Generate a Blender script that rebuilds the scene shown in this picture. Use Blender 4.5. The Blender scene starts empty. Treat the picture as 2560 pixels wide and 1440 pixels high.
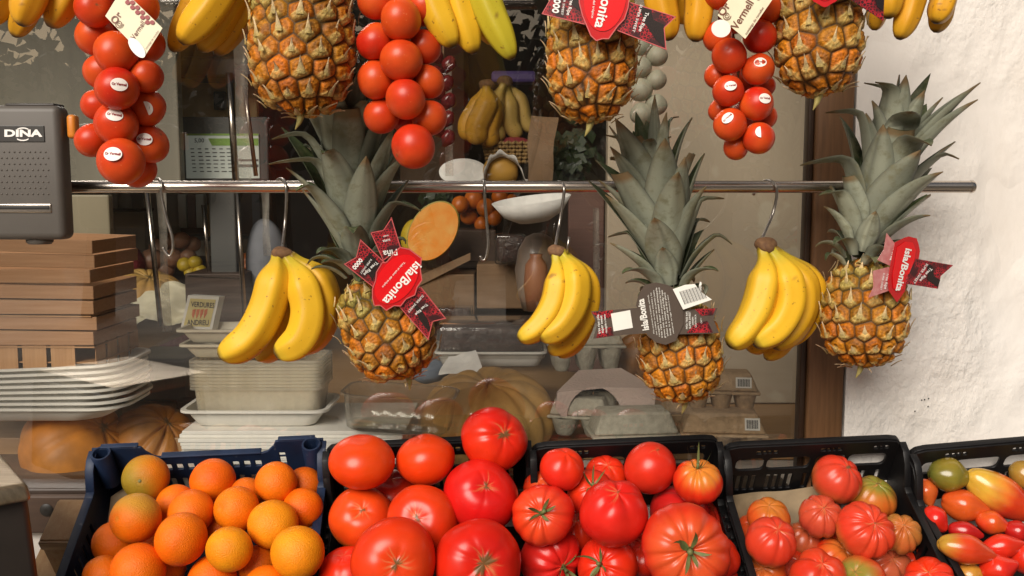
import bpy, bmesh, math, random
import numpy as np
from mathutils import Vector, Matrix

PI = math.pi
scene = bpy.context.scene
COL = scene.collection

# ------------------------------------------------------------------ camera
F = 2392.0                       # focal length in photo pixels (2560 wide)
CAM = Vector((0.0, -1.30, 1.40))
PITCH = math.radians(6.2)
FWD = Vector((0, math.cos(PITCH), -math.sin(PITCH)))
UP = Vector((0, math.sin(PITCH), math.cos(PITCH)))
RIGHT = Vector((1, 0, 0))

cam_data = bpy.data.cameras.new('camera')
cam_data.sensor_width = 36.0
cam_data.lens = F / 2560.0 * 36.0
cam_data.clip_start = 0.02
cam_data.clip_end = 500.0
cam = bpy.data.objects.new('camera', cam_data)
COL.objects.link(cam)
cam.location = CAM
cam.rotation_euler = (PI / 2 - PITCH, 0, 0)
scene.camera = cam


def ray(px, py):
    return FWD * F + RIGHT * (px - 1280.0) + UP * (720.0 - py)


def P(px, py, y):
    r = ray(px, py)
    return CAM + r * ((y - CAM.y) / r.y)


def depth(p):
    return (Vector(p) - CAM).dot(FWD)


def mpp(p):
    "metres per photo pixel at a point"
    return depth(p) / F


# ------------------------------------------------------------------ objects
def tag(o, label=None, cat=None, group=None, kind=None):
    if label: o['label'] = label
    if cat: o['category'] = cat
    if group: o['group'] = group
    if kind: o['kind'] = kind
    return o


def empty(name, loc, label=None, cat=None, group=None, parent=None):
    o = bpy.data.objects.new(name, None)
    o.empty_display_size = 0.02
    COL.objects.link(o)
    o.location = loc
    if parent: o.parent = parent
    tag(o, label, cat, group)
    return o


def mesh_obj(name, geo, mat=None, parent=None, loc=None, smooth=True, cols=None, world=False, sharp=None):
    """geo = (verts, faces). With world=True verts are world coordinates and are
    re-based on the object's origin (loc, or the parent's location)."""
    v, f = geo[0], geo[1]
    v = np.asarray(v, dtype=float)
    base = Vector((0, 0, 0))
    if world:
        if parent is not None:
            base = absloc(parent)
        if loc is not None:
            base = Vector(loc)
        v = v - np.array(base)
    me = bpy.data.meshes.new(name)
    me.from_pydata([tuple(p) for p in v], [], [tuple(int(i) for i in q) for q in f])
    if smooth:
        me.polygons.foreach_set('use_smooth', [True] * len(me.polygons))
    if cols is not None:
        a = me.color_attributes.new('col', 'FLOAT_COLOR', 'POINT')
        c = np.ones((len(v), 4)); c[:, :3] = cols
        a.data.foreach_set('color', c.ravel())
    me.validate(); me.update()
    o = bpy.data.objects.new(name, me)
    COL.objects.link(o)
    if mat: me.materials.append(mat)
    if parent is not None:
        o.parent = parent
        if world and loc is not None:
            o.location = Vector(loc) - absloc(parent)
    elif loc is not None:
        o.location = loc
    if loc is not None and not world:
        o.location = loc
    if smooth and sharp:
        me.set_sharp_from_angle(angle=math.radians(sharp))
    return o


def absloc(o):
    p = Vector(o.location)
    while o.parent is not None:
        o = o.parent
        p = p + Vector(o.location)
    return p


class G:
    "a pile of verts, faces, colours that becomes ONE mesh"
    def __init__(s): s.v = []; s.f = []; s.c = []
    def add(s, v, f, c=None):
        n = len(s.v)
        s.v += [tuple(p) for p in v]
        s.f += [tuple(int(i) + n for i in q) for q in f]
        if c is not None:
            c = np.asarray(c, dtype=float)
            if c.ndim == 1: c = np.tile(c, (len(v), 1))
            s.c += [tuple(q) for q in c]
        return s
    @property
    def geo(s): return (s.v, s.f)
    def cols(s): return np.array(s.c) if s.c else None


def xf(geo, M):
    return [M @ Vector(p) for p in geo[0]], geo[1]


def bm_geo(bm):
    bm.verts.index_update()
    v = [tuple(x.co) for x in bm.verts]
    f = [[x.index for x in q.verts] for q in bm.faces]
    bm.free()
    return v, f


def box(cx, cy, cz, sx, sy, sz, bev=0.0, seg=2, taper=(1, 1)):
    bm = bmesh.new()
    bmesh.ops.create_cube(bm, size=1.0)
    for w in bm.verts:
        k = taper if w.co.z > 0 else (1, 1)
        w.co = Vector((w.co.x * sx * k[0], w.co.y * sy * k[1], w.co.z * sz))
    if bev > 0:
        bmesh.ops.bevel(bm, geom=list(bm.edges), offset=bev, segments=seg, profile=0.5, affect='EDGES')
    for w in bm.verts: w.co += Vector((cx, cy, cz))
    return bm_geo(bm)


def tube(points, radii, n=12, caps=True, shape=None):
    pts = [Vector(p) for p in points]
    m = len(pts)
    if not hasattr(radii, '__len__'): radii = [radii] * m
    t0 = (pts[1] - pts[0]).normalized()
    ref = Vector((0, 1, 0)) if abs(t0.y) < 0.9 else Vector((1, 0, 0))
    nrm = (ref - t0 * ref.dot(t0)).normalized()
    v = []; f = []
    for i in range(m):
        a = pts[max(i - 1, 0)]; b = pts[min(i + 1, m - 1)]
        t = (b - a).normalized()
        nrm = (nrm - t * nrm.dot(t)).normalized()
        bn = t.cross(nrm)
        for k in range(n):
            an = 2 * PI * k / n
            rr = radii[i] * (shape(an) if shape else 1.0)
            v.append(pts[i] + nrm * (math.cos(an) * rr) + bn * (math.sin(an) * rr))
    for i in range(m - 1):
        for k in range(n):
            k2 = (k + 1) % n
            f.append((i * n + k, (i + 1) * n + k, (i + 1) * n + k2, i * n + k2))
    if caps:
        v.append(pts[0]); v.append(pts[-1])
        for k in range(n):
            k2 = (k + 1) % n
            f.append((m * n, k, k2)); f.append((m * n + 1, (m - 1) * n + k2, (m - 1) * n + k))
    return v, f


def catmull(pts, n):
    p = [np.array(q, dtype=float) for q in pts]
    p = [2 * p[0] - p[1]] + p + [2 * p[-1] - p[-2]]
    out = []
    segs = len(p) - 3
    for i in range(n):
        s = i / (n - 1) * segs
        k = min(int(s), segs - 1); t = s - k
        a, b, c, d = p[k], p[k + 1], p[k + 2], p[k + 3]
        out.append(0.5 * ((2 * b) + (-a + c) * t + (2 * a - 5 * b + 4 * c - d) * t * t + (-a + 3 * b - 3 * c + d) * t ** 3))
    return out


def sm(a, b, x):
    t = np.clip((np.asarray(x, dtype=float) - a) / (b - a), 0, 1)
    return t * t * (3 - 2 * t)


def mix(a, b, t):
    a = np.asarray(a, dtype=float); b = np.asarray(b, dtype=float)
    t = np.asarray(t, dtype=float)
    if t.ndim == 1: t = t[:, None]
    return a * (1 - t) + b * t


def wob(rng, p, freq, n=6):
    "cheap smooth noise in about -1..1 from random sines over points (N,3)"
    p = np.asarray(p)
    out = np.zeros(len(p))
    for _ in range(n):
        d = rng.normal(size=3); d /= np.linalg.norm(d)
        out += np.sin(p @ d * freq * rng.uniform(0.6, 1.5) + rng.uniform(0, 2 * PI))
    return out / math.sqrt(n) * 0.8


def panel2d(outline, holes, thick, bev=0.0):
    "a flat plate in local XY with holes, thickness along Z"
    cu = bpy.data.curves.new('plate', 'CURVE')
    cu.dimensions = '2D'; cu.fill_mode = 'BOTH'
    cu.extrude = thick / 2 - bev; cu.bevel_depth = bev; cu.bevel_resolution = 1
    if bev > 0: cu.offset = -bev
    for loop in [outline] + list(holes):
        sp = cu.splines.new('POLY')
        sp.points.add(len(loop) - 1)
        for q, (x, y) in zip(sp.points, loop): q.co = (x, y, 0, 1)
        sp.use_cyclic_u = True
    ob = bpy.data.objects.new('plate', cu)
    me = bpy.data.meshes.new_from_object(ob)
    v = [tuple(x.co) for x in me.vertices]; f = [list(q.vertices) for q in me.polygons]
    bpy.data.objects.remove(ob); bpy.data.curves.remove(cu); bpy.data.meshes.remove(me)
    return v, f


def rrect(x0, y0, x1, y1, r, n=4):
    r = min(r, (x1 - x0) / 2 * .99, (y1 - y0) / 2 * .99)
    out = []
    for cx, cy, a0 in ((x1 - r, y1 - r, 0), (x0 + r, y1 - r, 90), (x0 + r, y0 + r, 180), (x1 - r, y0 + r, 270)):
        for k in range(n + 1):
            a = math.radians(a0 + 90 * k / n)
            out.append((cx + r * math.cos(a), cy + r * math.sin(a)))
    return out


_txt = {}
def text_geo(s, bold=0.0):
    "text normalised so that its bounding box starts at 0,0 and is 1 wide"
    if (s, bold) in _txt: return _txt[(s, bold)]
    cu = bpy.data.curves.new('t', 'FONT'); cu.body = s; cu.resolution_u = 3; cu.offset = bold
    ob = bpy.data.objects.new('t', cu)
    me = bpy.data.meshes.new_from_object(ob)
    v = np.array([tuple(x.co) for x in me.vertices]); f = [list(q.vertices) for q in me.polygons]
    bpy.data.objects.remove(ob); bpy.data.curves.remove(cu); bpy.data.meshes.remove(me)
    v[:, 0] -= v[:, 0].min(); w = v[:, 0].max(); v /= w
    _txt[(s, bold)] = (v, f)
    return v, f


def sph_grid(NU, NV):
    th = np.concatenate([[0.0], np.repeat(np.linspace(0, PI, NV + 1)[1:-1], NU), [PI]])
    ph = np.concatenate([[0.0], np.tile(np.arange(NU) * 2 * PI / NU, NV - 1), [0.0]])
    f = []
    for k in range(NU): f.append((0, 1 + k, 1 + (k + 1) % NU))
    for i in range(NV - 2):
        a = 1 + i * NU
        for k in range(NU):
            k2 = (k + 1) % NU
            f.append((a + k, a + NU + k, a + NU + k2, a + k2))
    last = 1 + (NV - 1) * NU; a = 1 + (NV - 2) * NU
    for k in range(NU): f.append((last, a + (k + 1) % NU, a + k))
    return th, ph, f


def lathe(profile, n=40, squash=(1, 1)):
    v = []; f = []
    m = len(profile)
    for r, z in profile:
        for k in range(n):
            a = 2 * PI * k / n
            v.append((r * math.cos(a) * squash[0], r * math.sin(a) * squash[1], z))
    for i in range(m - 1):
        for k in range(n):
            k2 = (k + 1) % n
            f.append((i * n + k, i * n + k2, (i + 1) * n + k2, (i + 1) * n + k))
    return v, f


# ------------------------------------------------------------------ materials
def pbr(name, color=None, attr=False, rough=0.5, metal=0.0, spec=0.5, var=0.0, vscale=20.0, var2=None,
        bump=0.0, bscale=200.0, bdist=0.001, coat=0.0, coat_rough=0.1, sss=0.0, sssr=(0.01, 0.003, 0.001),
        rvar=0.0, stretch=None, speck=None, trans=0.0, detail=4.0):
    m = bpy.data.materials.new(name); m.use_nodes = True
    nt = m.node_tree; N = nt.nodes; L = nt.links
    b = N['Principled BSDF']
    b.inputs['Roughness'].default_value = rough
    b.inputs['Metallic'].default_value = metal
    b.inputs['Specular IOR Level'].default_value = spec
    b.inputs['Coat Weight'].default_value = coat
    b.inputs['Coat Roughness'].default_value = coat_rough
    if sss > 0:
        b.inputs['Subsurface Weight'].default_value = sss
        b.inputs['Subsurface Radius'].default_value = sssr
        b.inputs['Subsurface Scale'].default_value = 1.0
    tc = N.new('ShaderNodeTexCoord')
    src = tc.outputs['Object']
    if stretch:
        mp = N.new('ShaderNodeMapping'); mp.inputs['Scale'].default_value = stretch
        L.new(src, mp.inputs['Vector']); src = mp.outputs['Vector']
    if attr:
        a = N.new('ShaderNodeAttribute'); a.attribute_name = 'col'
        cur = a.outputs['Color']
    else:
        c = N.new('ShaderNodeRGB'); c.outputs[0].default_value = (*color, 1); cur = c.outputs[0]

    def noise(scale, det=detail):
        n = N.new('ShaderNodeTexNoise'); n.inputs['Scale'].default_value = scale
        n.inputs['Detail'].default_value = det; L.new(src, n.inputs['Vector']); return n
    if var > 0:
        n = noise(vscale)
        r = N.new('ShaderNodeMapRange'); r.inputs[1].default_value = 0.3; r.inputs[2].default_value = 0.7
        L.new(n.outputs['Fac'], r.inputs[0])
        mx = N.new('ShaderNodeMix'); mx.data_type = 'RGBA'
        if var2 is None:
            mu = N.new('ShaderNodeMix'); mu.data_type = 'RGBA'; mu.blend_type = 'MULTIPLY'; mu.inputs[0].default_value = 1
            L.new(cur, mu.inputs[6]); mu.inputs[7].default_value = (1 - var, 1 - var, 1 - var, 1)
            L.new(mu.outputs[2], mx.inputs[7])
        else:
            mu = N.new('ShaderNodeMix'); mu.data_type = 'RGBA'; mu.inputs[0].default_value = var
            L.new(cur, mu.inputs[6]); mu.inputs[7].default_value = (*var2, 1)
            L.new(mu.outputs[2], mx.inputs[7])
        L.new(cur, mx.inputs[6]); L.new(r.outputs[0], mx.inputs[0]); cur = mx.outputs[2]
    if speck:                                     # (scale, threshold, colour, amount)
        n = noise(speck[0], 3)
        r = N.new('ShaderNodeMapRange'); r.inputs[1].default_value = speck[1]; r.inputs[2].default_value = speck[1] + 0.04
        r.inputs[4].default_value = speck[3]
        L.new(n.outputs['Fac'], r.inputs[0])
        mx = N.new('ShaderNodeMix'); mx.data_type = 'RGBA'
        L.new(r.outputs[0], mx.inputs[0]); L.new(cur, mx.inputs[6]); mx.inputs[7].default_value = (*speck[2], 1); cur = mx.outputs[2]
    L.new(cur, b.inputs['Base Color'])
    if rvar > 0:
        n = noise(vscale * 1.7)
        r = N.new('ShaderNodeMapRange'); r.inputs[3].default_value = max(rough - rvar, 0.02); r.inputs[4].default_value = rough + rvar
        L.new(n.outputs['Fac'], r.inputs[0]); L.new(r.outputs[0], b.inputs['Roughness'])
    if bump > 0:
        n = noise(bscale, 5)
        bp = N.new('ShaderNodeBump'); bp.inputs['Strength'].default_value = bump; bp.inputs['Distance'].default_value = bdist
        L.new(n.outputs['Fac'], bp.inputs['Height']); L.new(bp.outputs[0], b.inputs['Normal'])
    return m


def glass_mat(name, tint=(0.93, 0.93, 0.91), refl=1.6, haze=0.0, hazecol=(0.8, 0.78, 0.7), rough=0.02, hscale=6.0, extra=0.0, glare=0.0):
    "thin pane: transparent plus fresnel mirror plus a little dust and painted glare blotches"
    m = bpy.data.materials.new(name); m.use_nodes = True
    nt = m.node_tree; N = nt.nodes; L = nt.links
    N.remove(N['Principled BSDF'])
    out = N['Material Output']
    tr = N.new('ShaderNodeBsdfTransparent'); tr.inputs[0].default_value = (*tint, 1)
    gl = N.new('ShaderNodeBsdfGlossy'); gl.inputs['Roughness'].default_value = rough
    lw = N.new('ShaderNodeLayerWeight'); lw.inputs['Blend'].default_value = 0.5
    p5 = N.new('ShaderNodeMath'); p5.operation = 'POWER'; p5.inputs[1].default_value = 5.0
    L.new(lw.outputs['Facing'], p5.inputs[0])
    fr = N.new('ShaderNodeMath'); fr.operation = 'MULTIPLY_ADD'; fr.inputs[1].default_value = 0.96; fr.inputs[2].default_value = 0.042
    L.new(p5.outputs[0], fr.inputs[0])
    mu = N.new('ShaderNodeMath'); mu.operation = 'MULTIPLY_ADD'; mu.use_clamp = True
    mu.inputs[1].default_value = refl; mu.inputs[2].default_value = extra
    L.new(fr.outputs[0], mu.inputs[0])
    ms = N.new('ShaderNodeMixShader')
    L.new(mu.outputs[0], ms.inputs[0]); L.new(tr.outputs[0], ms.inputs[1]); L.new(gl.outputs[0], ms.inputs[2])
    cur = ms.outputs[0]
    if haze > 0:
        df = N.new('ShaderNodeBsdfDiffuse'); df.inputs[0].default_value = (*hazecol, 1)
        tl = N.new('ShaderNodeBsdfTranslucent'); tl.inputs[0].default_value = (*hazecol, 1)
        m2 = N.new('ShaderNodeMixShader'); m2.inputs[0].default_value = 0.5
        L.new(df.outputs[0], m2.inputs[1]); L.new(tl.outputs[0], m2.inputs[2])
        tc = N.new('ShaderNodeTexCoord'); n = N.new('ShaderNodeTexNoise'); n.inputs['Scale'].default_value = hscale
        n.inputs['Detail'].default_value = 6; n.inputs['Roughness'].default_value = 0.65
        L.new(tc.outputs['Object'], n.inputs['Vector'])
        r = N.new('ShaderNodeMapRange'); r.inputs[1].default_value = 0.35; r.inputs[2].default_value = 0.75
        r.inputs[3].default_value = haze * 0.4; r.inputs[4].default_value = haze * 1.6
        L.new(n.outputs['Fac'], r.inputs[0])
        if glare:  # pale blotches painted in for sun glints mirrored on the pane
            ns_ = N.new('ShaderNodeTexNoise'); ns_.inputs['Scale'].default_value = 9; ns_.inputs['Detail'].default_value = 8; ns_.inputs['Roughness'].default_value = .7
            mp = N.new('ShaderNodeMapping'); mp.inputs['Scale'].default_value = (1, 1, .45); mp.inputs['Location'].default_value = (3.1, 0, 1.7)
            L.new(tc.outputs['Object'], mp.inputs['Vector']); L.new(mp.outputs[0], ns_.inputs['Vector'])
            rs = N.new('ShaderNodeMapRange'); rs.inputs[1].default_value = .62; rs.inputs[2].default_value = .78; rs.inputs[4].default_value = glare
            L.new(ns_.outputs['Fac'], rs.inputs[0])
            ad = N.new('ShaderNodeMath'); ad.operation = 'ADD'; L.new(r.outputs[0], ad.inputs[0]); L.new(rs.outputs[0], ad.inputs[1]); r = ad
        m3 = N.new('ShaderNodeMixShader')
        L.new(r.outputs[0], m3.inputs[0]); L.new(cur, m3.inputs[1]); L.new(m2.outputs[0], m3.inputs[2]); cur = m3.outputs[0]
    L.new(cur, out.inputs['Surface'])
    return m


M = {}
M['tomato'] = pbr('tomato skin', attr=True, rough=0.30, spec=.30, var=0.2, vscale=30, coat=0.07, coat_rough=0.2, sss=0.12, sssr=(0.008, 0.002, 0.001), rvar=0.06, bump=0.05, bscale=500, bdist=0.0005)
M['plum'] = pbr('plum tomato skin', attr=True, rough=0.22, spec=.38, var=0.25, vscale=40, coat=0.22, coat_rough=0.12, sss=0.08, sssr=(0.008, 0.002, 0.001), rvar=0.05)
M['tomato_matt'] = pbr('string tomato skin', attr=True, rough=0.38, spec=.28, speck=(260, .70, (.75, .30, .12), .35), var=0.25, vscale=40, coat=0.12, coat_rough=0.25, sss=0.1, sssr=(0.008, 0.002, 0.001), rvar=0.08, bump=0.06, bscale=700, bdist=0.0004)
M['orange'] = pbr('orange peel', attr=True, rough=0.40, var=0.22, vscale=28, spec=0.24, bump=0.7, bscale=620, bdist=0.0016, sss=0.08, sssr=(0.006, 0.003, 0.001))
M['banana'] = pbr('banana peel', attr=True, rough=0.45, var=0.10, vscale=25, spec=0.28, sss=0.04, sssr=(0.006, 0.004, 0.001), speck=(190, 0.67, (0.20, 0.085, 0.02), 0.7), bump=0.08, bscale=160, bdist=0.001)
M['pineapple'] = pbr('pineapple rind', attr=True, rough=0.5, var=0.45, vscale=300, spec=0.3, bump=0.8, bscale=700, bdist=0.0012)
M['calyx'] = pbr('tomato calyx', color=(0.09, 0.12, 0.03), rough=0.6, var=0.5, vscale=150, var2=(0.2, 0.16, 0.06))
M['pumpkin'] = pbr('pumpkin skin', attr=True, rough=0.5, var=0.35, vscale=30, bump=0.2, bscale=150, bdist=0.002)
M['black_plastic'] = pbr('black crate plastic', color=(0.0055, 0.005, 0.0055), rough=0.48, spec=.35, var=0.35, vscale=40, rvar=0.1, bump=0.1, bscale=300, bdist=0.0005, speck=(60, 0.70, (0.03, 0.027, 0.024), 0.5))
M['blue_plastic'] = pbr('blue crate plastic', color=(0.010, 0.022, 0.058), rough=0.5, spec=.35, var=0.4, vscale=30, rvar=0.1, bump=0.12, bscale=250, bdist=0.0006, speck=(70, 0.68, (0.12, 0.13, 0.15), 0.4))
M['steel'] = pbr('brushed steel', color=(0.62, 0.56, 0.50), rough=0.24, metal=1.0, stretch=(1.5, 260, 260), var=0.12, vscale=3, rvar=0.05)
M['hook_steel'] = pbr('hook steel', color=(0.5, 0.46, 0.42), rough=0.3, metal=1.0, var=0.3, vscale=90, rvar=0.1)
M['stucco'] = None
M['frame_wood'] = pbr('brown window frame', color=(0.165, 0.082, 0.036), rough=0.42, stretch=(18, 18, 1.2), var=0.35, vscale=10, bump=0.12, bscale=12, bdist=0.002, rvar=0.08)
M['frame_dark'] = pbr('dark window bead', color=(0.035, 0.018, 0.010), rough=0.4, var=0.3, vscale=20)
M['scale_grey'] = pbr('grey scale plastic', color=(0.082, 0.072, 0.062), rough=0.5, var=0.08, vscale=30, bump=0.1, bscale=900, bdist=0.0003)
M['scale_dark'] = pbr('dark scale plastic', color=(0.028, 0.022, 0.018), rough=0.45, var=0.2, vscale=30)
M['badge'] = pbr('dark badge', color=(0.03, 0.028, 0.026), rough=0.35, var=0.1, vscale=30)
M['orange_plastic'] = pbr('orange plastic button', color=(0.62, 0.2, 0.02), rough=0.4, var=0.12, vscale=60)
M['white_print'] = pbr('white print', color=(0.82, 0.8, 0.76), rough=0.5, var=0.05, vscale=200)
M['black_print'] = pbr('black print', color=(0.02, 0.018, 0.016), rough=0.5, var=0.1, vscale=200)
M['red_print'] = pbr('dark red print', color=(0.25, 0.012, 0.015), rough=0.5, var=0.1, vscale=200)
M['brown_print'] = pbr('brown print', color=(0.16, 0.045, 0.02), rough=0.5, var=0.1, vscale=200)
M['paper_white'] = pbr('white paper', color=(0.78, 0.76, 0.70), rough=0.7, var=0.08, vscale=30)
M['paper_cream'] = pbr('cream card', color=(0.74, 0.68, 0.48), rough=0.55, var=0.08, vscale=60)
M['sticker'] = pbr('white sticker', color=(0.80, 0.74, 0.68), rough=0.4, var=0.06, vscale=120)
M['tag_red'] = pbr('glossy red card', color=(0.72, 0.006, 0.010), rough=0.22, coat=0.5, coat_rough=0.08, var=0.08, vscale=30)
M['tag_red_dark'] = pbr('red card rim', color=(0.52, 0.006, 0.010), rough=0.25, coat=0.5, coat_rough=0.08, var=0.12, vscale=30)
M['tag_black'] = pbr('black card', color=(0.022, 0.014, 0.013), rough=0.25, coat=0.4, coat_rough=0.1, var=0.2, vscale=60)
M['tag_brown'] = pbr('grey brown card', color=(0.085, 0.062, 0.048), rough=0.45, var=0.1, vscale=60)
M['foam'] = pbr('white foam', color=(0.74, 0.72, 0.66), rough=0.55, var=0.05, vscale=60, bump=0.1, bscale=600, bdist=0.0004)
M['wood'] = pbr('pale veneer', color=(0.47, 0.26, 0.13), rough=0.6, stretch=(1.5, 12, 40), var=0.5, vscale=7, var2=(0.33, 0.15, 0.06), bump=0.15, bscale=20, bdist=0.001)
M['wood_slat'] = pbr('pale veneer slat', color=(0.55, 0.31, 0.14), rough=0.6, stretch=(40, 12, 1.5), var=0.5, vscale=7, var2=(0.36, 0.17, 0.06), bump=0.15, bscale=20, bdist=0.001)
M['plywood'] = pbr('worn plywood', color=(0.26, 0.14, 0.06), rough=0.7, stretch=(30, 4, 30), var=0.55, vscale=4, var2=(0.36, 0.25, 0.13), bump=0.3, bscale=30, bdist=0.002, speck=(30, 0.66, (0.4, 0.3, 0.19), 0.7))
M['plywood_edge'] = pbr('plywood edge', color=(0.4, 0.28, 0.16), rough=0.75, stretch=(4, 4, 90), var=0.6, vscale=3, var2=(0.18, 0.10, 0.05), bump=0.2, bscale=40, bdist=0.001)
M['dark_wood'] = pbr('dark shop wood', color=(0.075, 0.042, 0.026), rough=0.6, stretch=(2, 12, 30), var=0.5, vscale=6, var2=(0.03, 0.018, 0.012))
M['counter_wood'] = pbr('counter wood', color=(0.40, 0.24, 0.11), rough=0.5, stretch=(3, 26, 12), var=0.5, vscale=5, var2=(0.27, 0.14, 0.05))
M['cardboard'] = pbr('cardboard', color=(0.22, 0.13, 0.065), rough=0.75, var=0.25, vscale=25, bump=0.1, bscale=150, bdist=0.001)
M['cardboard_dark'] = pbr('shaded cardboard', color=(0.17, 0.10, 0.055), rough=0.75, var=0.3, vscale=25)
M['pulp_grey'] = pbr('grey egg carton pulp', color=(0.47, 0.44, 0.35), rough=0.85, var=0.3, vscale=90, bump=0.9, bscale=220, bdist=0.0025)
M['pulp_pink'] = pbr('pink egg carton pulp', color=(0.56, 0.43, 0.38), rough=0.85, var=0.3, vscale=45, var2=(0.45, 0.40, 0.34), bump=0.9, bscale=220, bdist=0.0025)
M['pulp_beige'] = pbr('beige egg carton pulp', color=(0.52, 0.36, 0.21), rough=0.85, var=0.3, vscale=90, bump=0.9, bscale=220, bdist=0.0025)
M['beige_panel'] = pbr('beige shop panel', color=(0.46, 0.38, 0.28), rough=0.55, var=0.15, vscale=4, rvar=0.1, bump=0.06, bscale=40, bdist=0.001, speck=(9, 0.66, (0.6, 0.57, 0.45), 0.35))
M['olive_panel'] = pbr('olive shop panel', color=(0.30, 0.26, 0.17), rough=0.5, var=0.25, vscale=5, stretch=(3, 3, 0.5))
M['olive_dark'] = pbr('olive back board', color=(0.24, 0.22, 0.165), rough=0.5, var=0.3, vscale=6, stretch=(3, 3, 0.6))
M['shop_wall'] = pbr('brown shop wall', color=(0.13, 0.095, 0.07), rough=0.8, var=0.35, vscale=3)
M['film'] = glass_mat('clear film', tint=(0.95, 0.94, 0.92), refl=1.6, haze=0.05, rough=0.06, hscale=40)
M['clear_plastic'] = glass_mat('clear punnet plastic', tint=(0.93, 0.92, 0.88), refl=1.8, haze=0.11, hazecol=(0.75, 0.7, 0.6), rough=0.08, hscale=60)
M['milky_plastic'] = glass_mat('milky punnet plastic', tint=(0.96, 0.94, 0.88), refl=1.6, haze=0.42, hazecol=(0.95, 0.91, 0.80), rough=0.1, hscale=5)
M['pane'] = glass_mat('window glass', tint=(0.95, 0.95, 0.93), refl=4.0, haze=0.014, hazecol=(0.8, 0.77, 0.7), rough=0.0, hscale=9.0, glare=.22)
# ------------------------------------------------------------------ fruit shapes
RED = (0.68, 0.014, 0.005); RED2 = (0.70, 0.032, 0.006); DEEP = (0.42, 0.006, 0.004)  # DEEP: red with shade put in, for tomatoes down in gaps
ORED = (0.66, 0.085, 0.014); PINK = (0.62, 0.040, 0.016); YEL = (0.60, 0.30, 0.03); GRN = (0.22, 0.19, 0.03)


def tomato(seed, r, squash=0.82, lobes=8, crease=0.05, dip=0.12, c1=RED, c2=RED2, shoulder=None, sh_amt=0.0,
           under=None, un_amt=0.0, scar=0.10, cracks=12, lump=0.03, NU=88, NV=56, every=0.25, elong=None):
    rng = np.random.default_rng(seed)
    th, ph, f = sph_grid(NU, NV)
    base = np.stack([np.sin(th) * np.cos(ph), np.sin(th) * np.sin(ph), np.cos(th)], 1)
    rho = np.ones(len(th))
    angs = []
    if lobes:
        angs = np.arange(lobes) * 2 * PI / lobes + rng.normal(size=lobes) * (0.9 / lobes)
        env = every + (1 - every) * (1 - sm(0.5, 1.75, th))
        env = env * sm(0.0, 0.25, th)
        for a in angs:
            d = np.abs((ph - a + PI) % (2 * PI) - PI)
            w = 1.15 / lobes * rng.uniform(.7, 1.2)
            rho -= crease * rng.uniform(.5, 1.3) * np.exp(-(d / w) ** 2) * env
    rho += lump * wob(rng, base, 2.0, 5) + lump * 0.4 * wob(rng, base, 4.5, 5)
    v = base * rho[:, None] * r
    v[:, 2] *= squash
    v[:, 2] -= r * dip * np.exp(-(th / 0.36) ** 2)
    v[:, 2] += r * dip * 0.35 * np.exp(-((PI - th) / 0.35) ** 2)
    if elong:                                   # (length factor, pointedness)
        z = v[:, 2] / (r * squash)
        v[:, 2] *= elong[0]
        tp = 1 - elong[1] * sm(0.1, -1.0, z) - elong[2] * sm(0.1, 1.0, z)
        v[:, 0] *= tp; v[:, 1] *= tp
    n1 = 0.5 + 0.5 * wob(rng, base, 2.6, 6)
    c = mix(c1, c2, np.clip(n1, 0, 1))
    streak = 0.5 + 0.5 * np.sin(ph * (lobes or 7) * 2 + rng.uniform(0, 6)) * np.sin(ph * 5 + 1)
    if shoulder is not None:
        s = (1 - sm(0.25, 1.5, th + 0.35 * wob(rng, base, 3, 5) - .15 * streak)) * sh_amt
        c = mix(c, shoulder, np.clip(s, 0, 1))
    if under is not None:
        s = sm(1.3, 2.3, th + 0.4 * wob(rng, base, 3, 5)) * un_amt
        c = mix(c, under, np.clip(s, 0, 1))
    if cracks:
        for _ in range(cracks):
            a = rng.uniform(0, 2 * PI); ln = rng.uniform(.22, .62)
            d = np.abs((ph - a + 0.12 * np.sin(th * 9 + a) + PI) % (2 * PI) - PI) * np.maximum(np.sin(th), .05)
            k = np.exp(-(d / 0.014) ** 2) * (1 - sm(ln * .4, ln, th)) * sm(.02, .1, th)
            c = mix(c, (0.58, 0.20, 0.07), np.clip(k * .6, 0, 1))
    if scar > 0:
        ha = rng.uniform(0, 2 * PI, 5)
        e = scar * .72 * (1 + 0.5 * np.cos(2 * (ph - ha[0])) + 0.22 * np.sin(ph * 3 + ha[1]) + 0.2 * np.sin(ph * 7 + ha[2]) + .16 * np.sin(ph * 13 + ha[3]) + .12 * np.sin(ph * 21 + ha[4]))
        e = np.maximum(e, .03)
        k = 1 - sm(e * .75, e * 1.25, th)
        c = mix(c, (0.13, 0.085, 0.03), k * .92)
        v[:, 2] += r * 0.02 * k
    return (v, f), c


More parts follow.
